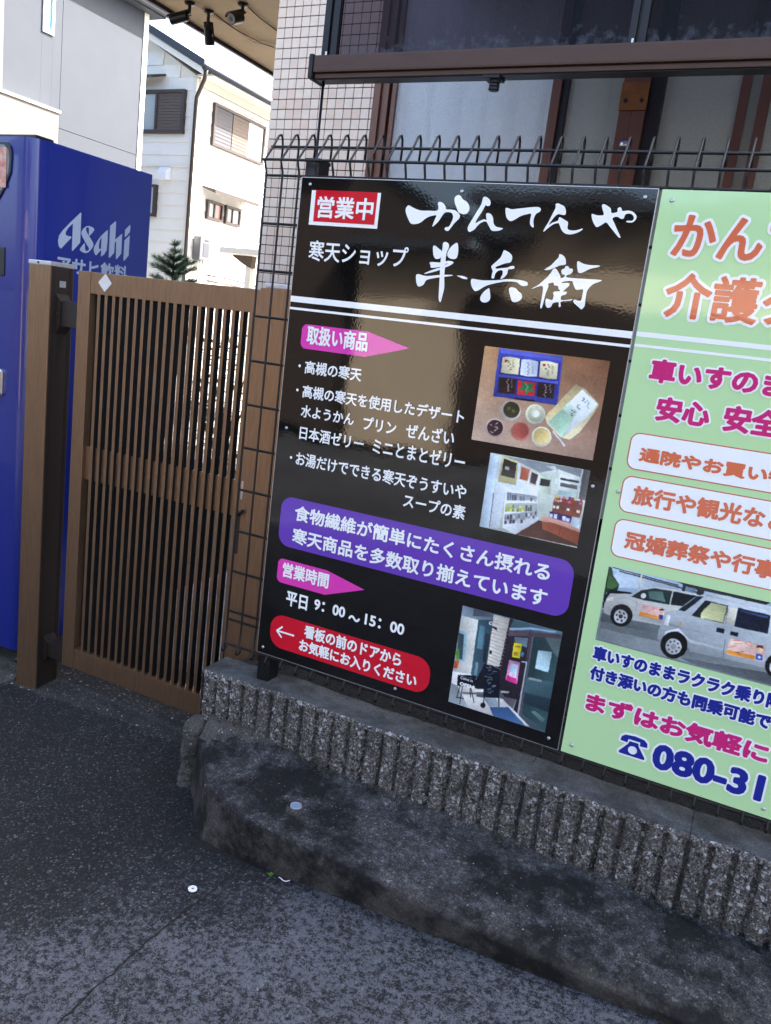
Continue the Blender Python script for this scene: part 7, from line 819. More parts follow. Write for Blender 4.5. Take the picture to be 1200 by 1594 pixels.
# ---------------------------------------------------------------- vending machine
VX, VY0, VY1, VT, VB = -1.263, 0.233, 0.857, 0.155, -1.745
vm = thing('vending_machine', 'blue drinks vending machine with a large silver script logo on its side', 'vending machine', (-1.75, 0.55, VB))
mb = MB(); mb.bbox(-2.26, VX, VY0 + 0.075, VY1, -1.789, VT, 0.006); mb.obj('cabinet', M['vm_blue'], vm)
def dprof(x0, x1, y0, y1, r, n=8):
    pl = [(x0, y1), (x0, y0)]
    for i in range(n + 1):
        a = math.radians(-90 + 90 * i / n); pl.append((x1 - r + r * math.cos(a), y0 + r + r * math.sin(a)))
    return pl + [(x1, y1)]
mb = MB(); mb.prism(dprof(-2.26, VX + 0.002, VY0, VY0 + 0.072, 0.045), 'z', -1.742, VT - 0.004); me = mb.mesh('door', M['vm_blue'])
for p in me.polygons: p.use_smooth = abs(p.normal.z) < .5
dr = put('door', me, vm)
me.set_sharp_from_angle(angle=math.radians(40))
mb = MB(); mb.prism(dprof(-2.25, VX - 0.003, VY0 + 0.006, VY0 + 0.07, 0.045), 'z', -1.789, -1.745); mb.obj('kick_panel', M['vm_blue'], vm)
mb = MB(); mb.bbox(-2.255, VX - .004, VY0 + .02, VY0 + .10, VT - .003, VT + .008, .003); mb.obj('top_gasket', M['black_plastic'], vm)
mb = MB(); mb.prism([(-2.2, .13), (-1.385, .13), (-1.365, .12), (-1.356, .09), (-1.360, .03), (-1.385, -0.02), (-1.43, -.08), (-2.2, -.08)], 'y', VY0 - 0.006, VY0 + .002); w = mb.obj('display_window', M['black_plastic'], vm)
mb = MB(); mb.prism([(-2.19, .125), (-1.395, .122), (-1.372, .105), (-1.366, .07), (-1.37, .03), (-1.40, -.03), (-1.45, -.07), (-2.19, -.07)], 'y', VY0 - .0065, VY0 - .0062); put('display_glass', mb.mesh('display_glass', M['far_glass']), w)
mb = MB(); mb.bbox(-1.425, -1.380, VY0 - .009, VY0 - .0066, -.025, .112, .001); put('drink_label', mb.mesh('drink_label', mat('printed_drink_label', (214, 196, 176), .4, var=.5, vscale=45, col2=(190, 70, 60))), w)
mb = MB(); mb.bbox(-1.52, -1.382, VY0 - .004, VY0 + .002, -.335, -.232, .004); mb.obj('coin_panel', M['black_plastic'], vm)
mb = MB(); mb.bbox(-1.50, -1.368, VY0 - .010, VY0 + .002, -.778, -.676, .012); mb.obj('lock_cover', M['steel'], vm)
mb = MB(); mb.bbox(-2.2, -1.60, VY0 - .004, VY0 + .002, -1.50, -1.20, .01); mb.obj('delivery_flap', M['black_plastic'], vm)
for x in (-1.31, -2.2):
    for y in (VY0 + .07, VY1 - .06):
        mb = MB(); mb.lathe([(0.030, 0), (0.030, 0.006), (0.010, 0.012), (0.009, 0.075)], (x, y, -1.865), n=14); mb.obj('levelling_foot', M['steel'], vm, False)
def vput(y, z, x): return (VX + 0.0006 - x, y, z)
def side_poly(pl, name, m, par, hole=None, off=0.0):
    loops = [[Vector((p[0], p[1], 0)) for p in pl]] + ([[Vector((p[0], p[1], 0)) for p in hole]] if hole else [])
    tri = tessellate_polygon(loops); al = list(pl) + (list(hole) if hole else [])
    mb = MB(); mb.add([(VX + 0.0008 + off, p[0], p[1]) for p in al], [tuple(t) for t in tri]); me = mb.mesh(name, m, False, False)
    bm = bmesh.new(); bm.from_mesh(me)
    for f in bm.faces:
        if f.normal.x < 0: f.normal_flip()
    bm.to_mesh(me); bm.free(); return put(name, me, par)
for i, pl in enumerate(LOGO): side_poly(pl if i in (0, 3, 4, 5) else smooth_poly(pl, 2), 'logo_lettering', M['logo'], vm, LOGO_HOLE if i == 2 else None)
y0, y1, z0, z1 = LOGO_TEXT; vs_, fs_, k_ = fit('アサヒ飲料', '', y0, y1, z0, z1, .0022)
mb = MB(); stroke_geo(vs_, fs_, .0022, -0.0004, vput, mb); me = mb.mesh('logo_lettering', M['logo'], False, False)
bm = bmesh.new(); bm.from_mesh(me)
for f in bm.faces:
    if f.normal.x < 0: f.normal_flip()
bm.to_mesh(me); bm.free(); put('logo_lettering', me, vm)
mb = MB(); mb.box(VX + .0004, VX + .001, .80, .83, -1.42, -1.33); mb.obj('notice_label', M['logo'], vm)

# ---------------------------------------------------------------- shop building
WY = 1.80; WXL = -1.350; TP = 0.0479; SHOP_T = 4.9
shop = thing('shop_building', 'shop building faced in small beige tiles with brown framed windows', 'building', (2.5, 4, -1.8))
mb = MB(); mb.box(WXL + 0.004, -0.76, WY + 0.006, 8.0, -2.0, 1.30); mb.box(WXL + 0.004, -0.76, WY + 0.006, 8.0, 1.30, SHOP_T)
mb.box(-0.76, 7.5, WY + 0.25, 8.0, 1.45, SHOP_T); mb.box(-0.76, 7.5, WY + 0.9, 8.0, -2.0, 1.449); mb.box(2.1, 7.5, WY + .01, WY + .898, -2.0, 1.449); mb.box(-0.76, 7.5, WY + 0.006, WY + 0.249, 1.25, SHOP_T)
mb.box(-.7585, 2.1, WY + .006, WY + .898, -2.0, -1.2)
mb.obj('wall_core', M['grout'], shop)
mb = MB(); mb.bbox(0, TP - 0.0042, 0, 0.008, 0, TP - 0.0042, 0.0012); tiles = [mb.mesh('tile', M['tile']), mb.mesh('tile', M['tile_b'])]
rnd = random.Random(5); cand = []
for i in range(13):
    for j in range(-4, 64):
        z = -0.19 + TP * j; x = WXL + TP * i
        cand.append((abs(z - 0.35) if z < 1.35 else 9 + z, x, z))
cand.sort(); rest = MB()
for n_, (d_, x, z) in enumerate(cand):
    dy = rnd.uniform(-.0006, .0006)
    if n_ < 298: put('tile', tiles[1 if rnd.random() < .3 else 0], shop, (x + .002 + rnd.uniform(-.0003, .0003), WY - 0.002 + dy, z))
    elif z < SHOP_T - .1: rest.bbox(x + .002, x + TP - .0022, WY - .002, WY + .006, z, z + TP - .0042, .0012)
# band of tiles above the windows and low on the wall
for j in range(24):
    for i in range(60):
        x = -0.725 + TP * i; z = 1.27 + TP * j
        rest.box(x + .002, x + TP - .0022, WY - .002, WY + .006, z, z + TP - .0042)
r_ob = rest.obj('tile_field', M['tile'], shop); r_ob['kind'] = 'stuff'
# windows
def window(x0, x1, panes, label=None):
    pass
ZW0, ZW1 = -1.10, 1.245
mb = MB(); mb.bbox(-0.757, -0.721, WY - 0.012, WY + 0.09, ZW0, ZW1, .002); mb.bbox(-0.7205, -0.684, WY + 0.004, WY + .09, ZW0, ZW1, .002)
mb.bbox(-0.757, 2.1, WY - .011, WY + .09, ZW1 + .0005, ZW1 + .04, .002)
wf = mb.obj('window_frame', M['sash'], shop)
def bar(x0, x1, ya, yb, m, name='sash_bar'):
    mb = MB(); mb.bbox(x0, x1, ya, yb, ZW0 + .001, ZW1 - .001, .002); return put(name, mb.mesh(name, m), wf)
bar(-0.6838, -0.6745, WY + .03, WY + .09, M['sash_dark']); bar(-0.6743, -0.652, WY + .018, WY + .055, M['sash'])
bar(0.105, 0.146, WY + .018, WY + .055, M['sash']); bar(0.1462, 0.176, WY + .034, WY + .075, M['sash_dark'])
bar(0.872, 0.908, WY + .034, WY + .06, M['sash']); bar(0.948, 0.990, WY + .018, WY + .06, M['sash']); bar(1.85, 1.89, WY + .018, WY + .06, M['sash'])
mb = MB(); mb.bbox(0.417, 0.4685, WY - 0.014, WY + .09, ZW0, ZW1, .002); mb.bbox(0.4695, 0.523, WY - 0.0142, WY + .09, ZW0, ZW1, .002); mu = put('mullion', mb.mesh('mullion', M['sash']), wf)
bar(0.5235, 0.582, WY + .012, WY + .09, M['sash_dark'])
mb = MB(); mb.bbox(0.414, 0.527, WY - 0.0225, WY - .0145, 0.650, 0.76, .002); put('bracket_plate', mb.mesh('bracket_plate', M['sash_copper']), wf)
for x in (0.438, 0.503):
    mb = MB(); mb.lathe([(0.009, 0), (0.008, -.003), (0, -.004)], (x, WY - .0225, 0.688), 'y', 12); put('screw', mb.mesh('screw', M['sash_dark']), wf)
mb = MB(); mb.lathe([(0.021, 0), (0.021, -.004), (0.016, -.006), (0.0155, -.010), (0, -.010)], (0.462, WY - .0145, 0.515), 'y', 24); put('lock_button', mb.mesh('lock_button', M['steel'], True), wf)
for x0, x1, yy in ((-0.6515, 0.1045, WY + .036), (0.1765, 0.4165, WY + .055), (0.5825, 0.8715, WY + .045), (0.9085, 0.9475, WY + .047), (0.9905, 1.8495, WY + .036)):
    mb = MB(); mb.box(x0, x1, yy, yy + .004, ZW0, ZW1); put('window_pane', mb.mesh('window_pane', M['figured_glass' if x0 < .1 else 'figured_glass_dim']), wf)
def curtain(x0, x1, y, m, label, folds, seed):
    r = random.Random(seed); nx = int((x1 - x0) / 0.006); mb = MB(); nzc = 14
    for j in range(nzc + 1):
        for i in range(nx + 1):
            x = x0 + (x1 - x0) * i / nx; t = j / nzc
            ph_ = (x - x0) * folds * 6.283 + 0.7 * nz(x, 0, seed, 5) + 0.3 * t
            mb.v.append((x + .01 * math.sin(ph_ * .5 + t), y + 0.012 * math.sin(ph_ * .5) + 0.11 * (1 - abs(math.sin(ph_ * .5))) ** 4 * (0.8 + .5 * nz(x, t, 3, 3)), -1.0 + 2.2 * t))
    mb.f = [(j*(nx+1)+i, j*(nx+1)+i+1, (j+1)*(nx+1)+i+1, (j+1)*(nx+1)+i) for j in range(nzc) for i in range(nx)]
    tag(mb.obj('curtain', m, None, True, False), label, 'curtain', None)
curtain(-0.66, 0.40, WY + .13, M['curtain_pale'], 'pale blue white curtain behind the left shop window', 7.0, 2)
curtain(0.56, 1.9, WY + .16, M['curtain_grey'], 'dull grey curtain behind the right shop window', 6.0, 5)
# overhang with soffit boards, left of the tiled corner
sof = thing('overhang', 'tan boarded overhang with dark edge sticking out past the tiled wall corner', 'overhang', (-1.85, 4, 1.3))
SX0, SX1 = -2.318, WXL - 0.002
for i, (ya, yb) in enumerate(((1.62, 1.985), (1.987, 2.60), (2.602, 3.9), (3.902, 5.4), (5.402, 7.2))):
    for xa, xb in ((SX0 + .02, -1.832), (-1.829, SX1)):
        mb = MB(); mb.bbox(xa, xb, ya, yb, 1.30, 1.314, .0015); mb.obj('soffit_board', M['soffit'], sof)
mb = MB(); mb.box(SX0, SX0 + 0.0195, 1.62, 7.2, 1.278, 1.75); mb.box(SX0, SX1, 1.60, 1.6195, 1.278, 1.75); mb.obj('fascia', M['fascia'], sof)
mb = MB(); mb.box(SX0 + .02, SX1, 1.62, 7.2, 1.3145, 1.745); mb.obj('slab', M['fascia'], sof)
# security cameras under the soffit
def seccam(mount, aim, body_l, label, r=0.026, lens=False):
    c = thing('security_camera', label, 'camera', mount, 'security cameras under the overhang')
    mx_, my_, mz_ = mount; mb = MB(); mb.lathe([(0.030, 0), (0.030, -0.008), (0.022, -0.014), (0.010, -0.018)], mount, 'z', 16)
    a = Vector(mount); k = a + Vector((0, 0, -0.055)); tip = k + Vector(aim).normalized() * 0.05
    mb.tube([a + Vector((0, 0, -.012)), k, k + Vector(aim).normalized() * .012], 0.009, 8); mb.obj('bracket', M['black_plastic'], c, False)
    d = Vector(aim).normalized(); s_ = k + d * .008 + Vector((0, 0, -.012)); mb = MB()
    mb.tube([s_, s_ + d * .006, s_ + d * body_l * .98, s_ + d * body_l], [r * .8, r, r, r * .97], 16)
    mb.obj('housing', M['black_plastic'], c, False)
    e = s_ + d * body_l; mb = MB(); mb.tube([e, e + d * .0015], r * .86, 20); mb.obj('lens_ring', mat('lens_grey', (150, 140, 136), .4), c)
    mb = MB(); mb.tube([e + d * .0016, e + d * .004], r * .38, 14); mb.obj('lens', M['far_glass'], c)
    up = Vector((0, 0, 1)); sd = d.cross(up).normalized(); u2 = sd.cross(d).normalized(); mb = MB()
    pts = []
    for t in (-.01, body_l * 1.12):
        for a_ in range(-5, 6):
            an = a_ * .25; pts.append(s_ + d * t + (u2 * math.cos(an) + sd * math.sin(an)) * (r + .004))
    mb.add(pts, [(i, i + 1, i + 12, i + 11) for i in range(10)]); mb.add([p + u2 * .002 for p in pts], [(i, i + 1, i + 12, i + 11) for i in range(10)]); mb.obj('sun_hood', M['black_plastic'], c, True)
    mb = MB(); sb = s_ + d * body_l * .5 + (sd * .8 - u2 * .3).normalized() * (r + .0002); mb.tube([sb - d*.006, sb + d * .006], .003, 6); mb.obj('maker_badge', M['white_plastic'], c)
seccam((-2.10, 2.02, 1.299), (-0.95, -0.22, -0.25), 0.105, 'black security camera turned left, first along the overhang edge')
seccam((-2.06, 2.14, 1.299), (-.20, .50, -0.85), 0.10, 'black security camera hanging down in the middle of the three')
seccam((-1.78, 2.08, 1.299), (-.10, -.85, -0.42), 0.085, 'black security camera facing the street nearest the tiled wall', r=.031)
for pts_, lab, m_ in (([(-2.07, 2.03, 1.292), (-2.06, 2.3, 1.29), (-2.07, 2.6, 1.292), (-1.94, 2.72, 1.285), (-1.80, 2.78, 1.29)], 'pale twin cable sagging along the soffit from the left camera', 'siding_trim'),
                      ([(-1.76, 2.06, 1.293), (-1.79, 2.25, 1.291), (-1.80, 2.47, 1.293), (-1.6, 2.6, 1.292)], 'thin brown cable along the soffit from the right camera', 'brown_metal'),
                      ([(-2.04, 2.16, 1.292), (-2.05, 2.4, 1.286), (-2.02, 2.62, 1.288), (-1.9, 2.80, 1.282), (-1.7, 2.9, 1.29)], 'tangled orange brown cable below the soffit by the tiled wall', 'sash_copper')):
    mb = MB(); mb.tube(pts_, 0.0035, 6); tag(mb.obj('cable', M[m_], None, True), lab, 'cable')

# terrace roof over the yard
ter = thing('terrace_roof', 'smoked plastic terrace roof with bronze gutter in front of the shop window', 'canopy', (0.8, 1.2, 0.43))
TY = 0.60
mb = MB(); mb.bbox(-0.372, 2.4, TY, TY + 0.09, 0.452, 0.506, .006); mb.bbox(-0.370, 2.4, TY + .012, TY + .078, 0.436, 0.4515, .003); mb.obj('gutter', M['gutter'], ter)
mb = MB(); mb.bbox(-0.390, -0.3725, TY - .004, TY + .094, 0.432, 0.511, .008); mb.obj('gutter_end_cap', M['roof_frame'], ter)
mb = MB(); mb.box(-0.369, 2.39, TY + .02, TY + .07, 0.4335, 0.4358); mb.obj('gutter_seal', M['sash_dark'], ter)
mb = MB(); mb.bbox(0.232, 0.285, TY + .014, TY + .072, .426, .4355, .002); mb.lathe([(0.0165, -.008), (.0165, -.016), (.0145, -.018), (.0165, -.020), (.0165, -.026), (.0145, -.028), (.0165, -.030), (.0165, -.036), (.014, -.038), (0, -.038)], (0.262, TY + .043, .434), 'z', 18); mb.obj('drain_outlet', M['roof_frame'], ter)
def rprof(t): # curved roof: steep at the gutter, flat at the wall
    a = t * math.pi / 2; return (TY + 0.045 + (WY - TY - 0.06) * ((1 - math.cos(a)) ** 1.7), 0.507 + 0.72 * math.sin(a) ** 0.85)
NS = 18
def sheet(x0, x1):
    mb = MB()
    for i in range(NS + 1):
        y, z = rprof(i / NS); mb.v += [(x0, y, z), (x1, y, z)]
    mb.f = [(2*i, 2*i+1, 2*i+3, 2*i+2) for i in range(NS)]; return mb.obj('roof_sheet', M['smoked'], ter, True)
def rafter(x, w, m='roof_frame'):
    mb = MB()
    for dx in (-w/2, 0.0):
        pl = []
        for i in range(NS + 1):
            y, z = rprof(i / NS); t = i / NS * math.pi / 2; n_ = (-math.cos(t) * 1, math.sin(t)); pl.append((y, z, n_))
        outer = [(y + n_[0] * .012, z + n_[1] * .012) for y, z, n_ in pl]; inner = [(y - n_[0] * (.018 if dx else .010), z - n_[1] * (.018 if dx else .010)) for y, z, n_ in pl]
        xa, xb = (x - w/2, x - w*.1) if dx else (x + w*.1, x + w/2)
        n = len(outer); vs = [(xa, *p) for p in outer] + [(xb, *p) for p in outer] + [(xb, *p) for p in inner] + [(xa, *p) for p in inner]
        fs = []
        for i in range(n - 1):
            for a_, b_ in ((0, 1), (1, 2), (2, 3), (3, 0)): fs.append((a_*n+i, a_*n+i+1, b_*n+i+1, b_*n+i))
        mb.add(vs, fs)
    xa, xb = x - w*.1, x + w*.1
    for i in range(NS):
        (y, z), (y2, z2) = rprof(i / NS), rprof((i + 1) / NS); mb.add([(xa, y, z), (xb, y, z), (xb, y2, z2), (xa, y2, z2)], [(0, 1, 2, 3)])
    mb.obj('rafter', M[m], ter)
rafter(-0.337, 0.056); rafter(0.672, 0.048); rafter(1.70, .048)
sheet(-0.308, 0.6475); sheet(0.6965, 1.675); sheet(1.725, 2.38)
for x in (-.335, .665):
    mb = MB(); mb.bbox(x - .003, x + .003, TY + .012, TY + .016, .508, .520, .001); mb.obj('sealant_blob', M['white_plastic'], ter)
mb = MB(); mb.tube([(-0.350, TY + .04, 0.434), (-0.350, TY + .04, -1.46)], 0.0048, 10); mb.obj('support_rod', M['black_post'], ter, True)
mb = MB(); mb.box(-0.39, 2.4, WY - 0.05, WY - .003, 1.20, 1.24); mb.obj('wall_rail', M['roof_frame'], ter)

# ---------------------------------------------------------------- houses behind
def siding(parent, plane, c, a0, a1, z0, z1, h, holes=(), top=None, m='siding'):
    """lapped boards; plane 'x' faces +X at x=c, plane 'y' faces -Y at y=c; holes in (a0,a1,z0,z1)"""
    z = z0; 
    while z < z1:
        zt = min(z + h, z1); segs = [(a0, a1)]
        if top:
            lim = [top(a0, zt - .0), top(a1, zt)]
            lo = a0
            if plane == 'y':
                # gable: clip to roof slope, boards start where the slope passes
                lo = a0; hi_ = a1
                s = top(None, (z + zt) / 2); hi_ = min(a1, s); segs = [(lo, hi_)] if hi_ > lo else []
        for (b0, b1, w0, w1) in holes:
            if w0 < zt - .01 and w1 > z + .01:
                ns = []
                for s0, s1 in segs:
                    if b1 <= s0 or b0 >= s1: ns.append((s0, s1))
                    else:
                        if b0 > s0: ns.append((s0, b0))
                        if b1 < s1: ns.append((b1, s1))
                segs = ns
        for s0, s1 in segs:
            mb = MB(); g_ = 0.008
            if plane == 'x': mb.add([(c, s0, z), (c, s1, z), (c - .016, s1, zt), (c - .016, s0, zt), (c - .03, s0, z), (c - .03, s1, z), (c - .03, s1, zt), (c - .03, s0, zt)], [(0,1,2,3),(4,7,6,5),(0,4,5,1),(3,2,6,7),(0,3,7,4),(1,5,6,2)])
            else: mb.add([(s0, c, z), (s1, c, z), (s1, c + .016, zt), (s0, c + .016, zt), (s0, c + .03, z), (s1, c + .03, z), (s1, c + .03, zt), (s0, c + .03, zt)], [(0,1,2,3),(4,7,6,5),(0,4,5,1),(3,2,6,7),(0,3,7,4),(1,5,6,2)])
            mb.obj('siding_board', M[m], parent)
        z = zt
HX, HY, HE = -9.5, 11.22, 3.92
wh = thing('white_house', 'two storey white house with lapped siding, brown shutters and dark roof edge', 'house', (HX - 2, HY + 3, -1.8))
mb = MB(); mb.box(-14.5, HX - .032, HY + .032, 19.0, -1.9, HE); mb.prism([(-14.5, HE), (HX - .04, HE + .0), (-12.0, HE + 1.38)], 'y', HY + .033, 19.0); mb.obj('wall_core', M['siding_trim'], wh)
siding(wh, 'x', HX, HY + .08, 18.8, -1.75, HE - .16, 0.235)
siding(wh, 'y', HY, -13.5, HX - .08, -1.75, HE + 1.0, 0.235, top=lambda a, z: 99 if a is not None else (HX - .08 if z < HE - .10 else HX - .08 - (z - HE + .10) / 0.545))
mb = MB(); mb.box(HX - .078, HX + .012, HY - .012, HY + .078, -1.75, HE - .05); mb.obj('corner_trim', M['siding_trim'], wh)
mb = MB(); mb.box(HX + .001, HX + .03, HY + .08, 18.9, HE - .159, HE - .02); mb.box(HX - .02, HX + .38, HY + .02, 18.9, HE - .018, HE + .0195); mb.obj('eave_board', M['siding_trim'], wh)
# roof (ridge along Y)
mb = MB(); mb.add([(HX + .42, HY - .35, HE + .02), (-12.0, HY - .35, HE + 1.42), (-12.0, 19.2, HE + 1.42), (HX + .42, 19.2, HE + .02), (HX + .42, HY - .35, HE + .11), (-12.0, HY - .35, HE + 1.53), (-12.0, 19.2, HE + 1.53), (HX + .42, 19.2, HE + .11)], [(0,1,2,3),(4,7,6,5),(0,4,5,1),(2,6,7,3),(1,5,6,2),(0,3,7,4)])
mb.add([(-14.9, HY - .35, HE - .1), (-12.0, HY - .35, HE + 1.42), (-12.0, 19.2, HE + 1.42), (-14.9, 19.2, HE - .1), (-14.9, HY - .35, HE), (-12.0, HY - .35, HE + 1.53), (-12.0, 19.2, HE + 1.53), (-14.9, 19.2, HE)], [(0,1,2,3),(4,7,6,5),(0,4,5,1),(2,6,7,3),(0,3,7,4)])
rf = mb.obj('roof', mat('pale_metal_roof', (226, 226, 228), .4), wh)
mb = MB(); mb.add([(HX + .40, HY - .34, HE - .10), (-12.0, HY - .34, HE + 1.30), (-12.0, HY - .34, HE + 1.415), (HX + .40, HY - .34, HE + .015), (HX + .40, HY - .3, HE - .10), (-12.0, HY - .3, HE + 1.30), (-12.0, HY - .3, HE + 1.415), (HX + .40, HY - .3, HE + .015)], [(0,1,2,3),(4,7,6,5),(0,4,5,1),(3,2,6,7),(0,3,7,4)]); put('bargeboard', mb.mesh('bargeboard', M['siding_trim']), rf)
mb = MB(); mb.add([(HX + .46, HY - .40, HE + .0), (-12.0, HY - .40, HE + 1.44), (-12.0, HY - .40, HE + 1.58), (HX + .46, HY - .40, HE + .14), (HX + .46, HY - .352, HE + .0), (-12.0, HY - .352, HE + 1.44), (-12.0, HY - .352, HE + 1.58), (HX + .46, HY - .352, HE + .14)], [(0,1,2,3),(4,7,6,5),(0,4,5,1),(3,2,6,7),(0,3,7,4)]); put('rake_flashing', mb.mesh('rake_flashing', M['roof_dark']), rf)
mb = MB(); mb.tube([(HX + .45, HY - .38, HE + .02), (HX + .45, 19.0, HE + .02)], .055, 8); put('gutter', mb.mesh('gutter', M['roof_dark'], True), rf)
mb = MB(); mb.tube([(HX + .45, HY - .3, HE), (HX + .40, HY - .28, HE - .16), (HX + .10, HY - .10, HE - .42), (HX + .06, HY - .06, HE - .55), (HX + .06, HY - .06, -1.75)], .038, 8); mb.obj('downpipe', M['brown_metal'], wh, True)
def xwin(y0, y1, z0, z1, panels, awn=None, d=.06):
    mb = MB(); t = .05
    for a in ((y0, y1, z1 - t, z1), (y0, y1, z0, z0 + t), (y0, y0 + t, z0 + t, z1 - t), (y1 - t, y1, z0 + t, z1 - t)): mb.box(HX - .01, HX + d, a[0], a[1], a[2], a[3])
    f = mb.obj('window', M['brown_metal'], wh); n = len(panels)
    for i, p in enumerate(panels):
        a0 = y0 + t + (y1 - y0 - 2*t) * i / n; a1 = y0 + t + (y1 - y0 - 2*t) * (i + 1) / n
        if p.startswith('shutter'):
            mb = MB(); k = int((z1 - z0) / .075)
            for j in range(k):
                za = z0 + t + (z1 - z0 - 2*t) * j / k; zb = z0 + t + (z1 - z0 - 2*t) * (j + 1) / k
                mb.add([(HX + d - .012, a0 + .012, za), (HX + d - .012, a1 - .012, za), (HX + d - .019, a1 - .012, zb), (HX + d - .019, a0 + .012, zb)], [(0, 1, 2, 3)])
            mb.add([(HX + .012, a0, z0 + t), (HX + .012, a1, z0 + t), (HX + .012, a1, z1 - t), (HX + .012, a0, z1 - t)], [(0, 1, 2, 3)])
            put('shutter', mb.mesh('shutter', M[p], False, False), f)
        else:
            mb = MB(); mb.box(HX + .003, HX + .012 + .006 * i, a0, a1 - .001, z0 + t, z1 - t); put('pane', mb.mesh('pane', M[p]), f)
            if i: 
                mb = MB(); mb.box(HX + .004, HX + .035, a0 - .02, a0 + .02, z0 + t, z1 - t); put('sash_bar', mb.mesh('sash_bar', M['brown_metal']), f)
M['pane_white'] = mat('pale_blind', (232, 232, 228), .5); M['pane_pink'] = mat('pink_blind_behind_glass', (170, 120, 116), .25); M['pane_grey'] = mat('grey_frosted_pane', (150, 156, 154), .2)
M['shutter_plain'] = M['shutter']
xwin(11.76, 13.56, 2.80, 3.59, ['shutter_grey', 'shutter', 'pane_white'])
xwin(11.76, 12.28, 1.40, 1.77, ['pane_grey', 'pane_pink']); xwin(12.38, 12.91, 1.40, 1.77, ['pane_grey', 'pane_white'])
xwin(14.0, 14.5, 1.2, 1.7, ['pane_grey', 'pane_white'])
def slab_awning(y0, y1, z, par=wh):
    mb = MB(); mb.add([(HX, y0, z + .10), (HX, y1, z + .10), (HX + .32, y1, z), (HX + .32, y0, z), (HX, y0, z + .14), (HX, y1, z + .14), (HX + .32, y1, z + .075), (HX + .32, y0, z + .075)], [(0,3,2,1),(4,5,6,7),(0,1,5,4),(1,2,6,5),(2,3,7,6),(3,0,4,7)]); mb.obj('awning', M['brown_metal'], par)
slab_awning(11.62, 13.15, 1.87); slab_awning(13.9, 14.6, 1.83)
# gable window with shutter, side window, vent hood
mb = MB(); t = .06; x0, x1, z0, z1 = -11.0, -9.72, 2.87, 3.66
for a in ((x0, x1, z1 - t, z1), (x0, x1, z0, z0 + t), (x0, x0 + t, z0 + t, z1 - t), (x1 - t, x1, z0 + t, z1 - t), (-10.43, -10.38, z0 + t, z1 - t)): mb.box(a[0], a[1], HY - .07, HY + .01, a[2], a[3])
f = mb.obj('window', M['brown_metal'], wh)
mb = MB(); mb.box(x0 + t, -10.43, HY - .02, HY - .005, z0 + t, z1 - t); put('pane', mb.mesh('pane', M['pane_grey']), f)
mb = MB(); k = 12
for j in range(k):
    za = z0 + t + (z1 - z0 - 2*t) * j / k; zb = z0 + t + (z1 - z0 - 2*t) * (j + 1) / k; mb.add([(-10.38, HY - .055, za), (x1 - t, HY - .055, za), (x1 - t, HY - .047, zb), (-10.38, HY - .047, zb)], [(0, 1, 2, 3)])
put('shutter', mb.mesh('shutter', M['shutter'], False, False), f)
mb = MB(); mb.add([(-11.1, HY, 3.92), (-10.26, HY, 3.92), (-10.30, HY - .34, 3.80), (-11.1, HY - .34, 3.80), (-11.1, HY, 3.96), (-10.26, HY, 3.96), (-10.26, HY - .34, 3.85), (-11.1, HY - .34, 3.85)], [(0,3,2,1),(4,5,6,7),(0,1,5,4),(1,2,6,5),(2,3,7,6),(3,0,4,7)]); mb.obj('awning', M['brown_metal'], wh)
mb = MB(); mb.bbox(-10.75, -10.28, HY - .06, HY + .01, 1.30, 1.91, .01); f = mb.obj('window', M['brown_metal'], wh); mb = MB(); mb.box(-10.70, -10.35, HY - .065, HY - .061, 1.36, 1.85); put('pane', mb.mesh('pane', M['pane_grey']), f)
mb = MB(); mb.prism([(HY, 2.0), (HY, 2.24), (HY - .06, 2.24), (HY - .16, 2.12), (HY - .16, 2.0)], 'x', -10.22, -9.98); mb.obj('vent_hood', M['white_plastic'], wh)
mb = MB(); mb.box(-13.5, HX - .08, HY - .02, HY - .0, 2.24, 2.30) if False else mb.box(-13.5, HX - .08, HY - .018, HY - .0005, 2.255, 2.285); mb.box(HX + .0005, HX + .016, HY + .08, 18.8, -.03, .01); mb.obj('trim_strip', M['siding_trim'], wh)
# water heater with pipes
wht = thing('water_heater', 'silver grey wall mounted water heater on the white house', 'water heater', (HX + .12, 11.62, .6))
mb = MB(); mb.bbox(HX + .015, HX + .20, 11.42, 11.80, .56, 1.02, .02); mb.obj('casing', mat('heater_silver', (96, 98, 104), .45, .3), wht)
mb = MB(); mb.bbox(HX + .201, HX + .206, 11.52, 11.70, .64, .90, .002); mb.obj('front_panel', mat('heater_panel', (74, 77, 84), .4, .3), wht); mb = MB(); mb.box(HX + .2005, HX + .203, 11.55, 11.67, .935, .96); mb.obj('exhaust_slot', M['black_plastic'], wht)
mb = MB()
for y in (11.50, 11.58, 11.66): mb.tube([(HX + .1, y, .56), (HX + .1, y, .35), (HX + .08, y + .06, .1), (HX + .08, y + .06, -1.0)], .018, 6)
mb.obj('pipe', M['siding_trim'], wht, True)
for z0_, lab, m_ in ((.30, 'black cable running along the foot of the white house wall', 'black_plastic'), (.19, 'grey cable running below the black one on the white house', 'shutter')):
    mb = MB(); mb.tube([(HX + .06, 11.9 + .5 * i, z0_ - .015 * i + .02 * math.sin(i)) for i in range(14)], .02, 6); tag(mb.obj('cable', M[m_], None, True), lab, 'cable')

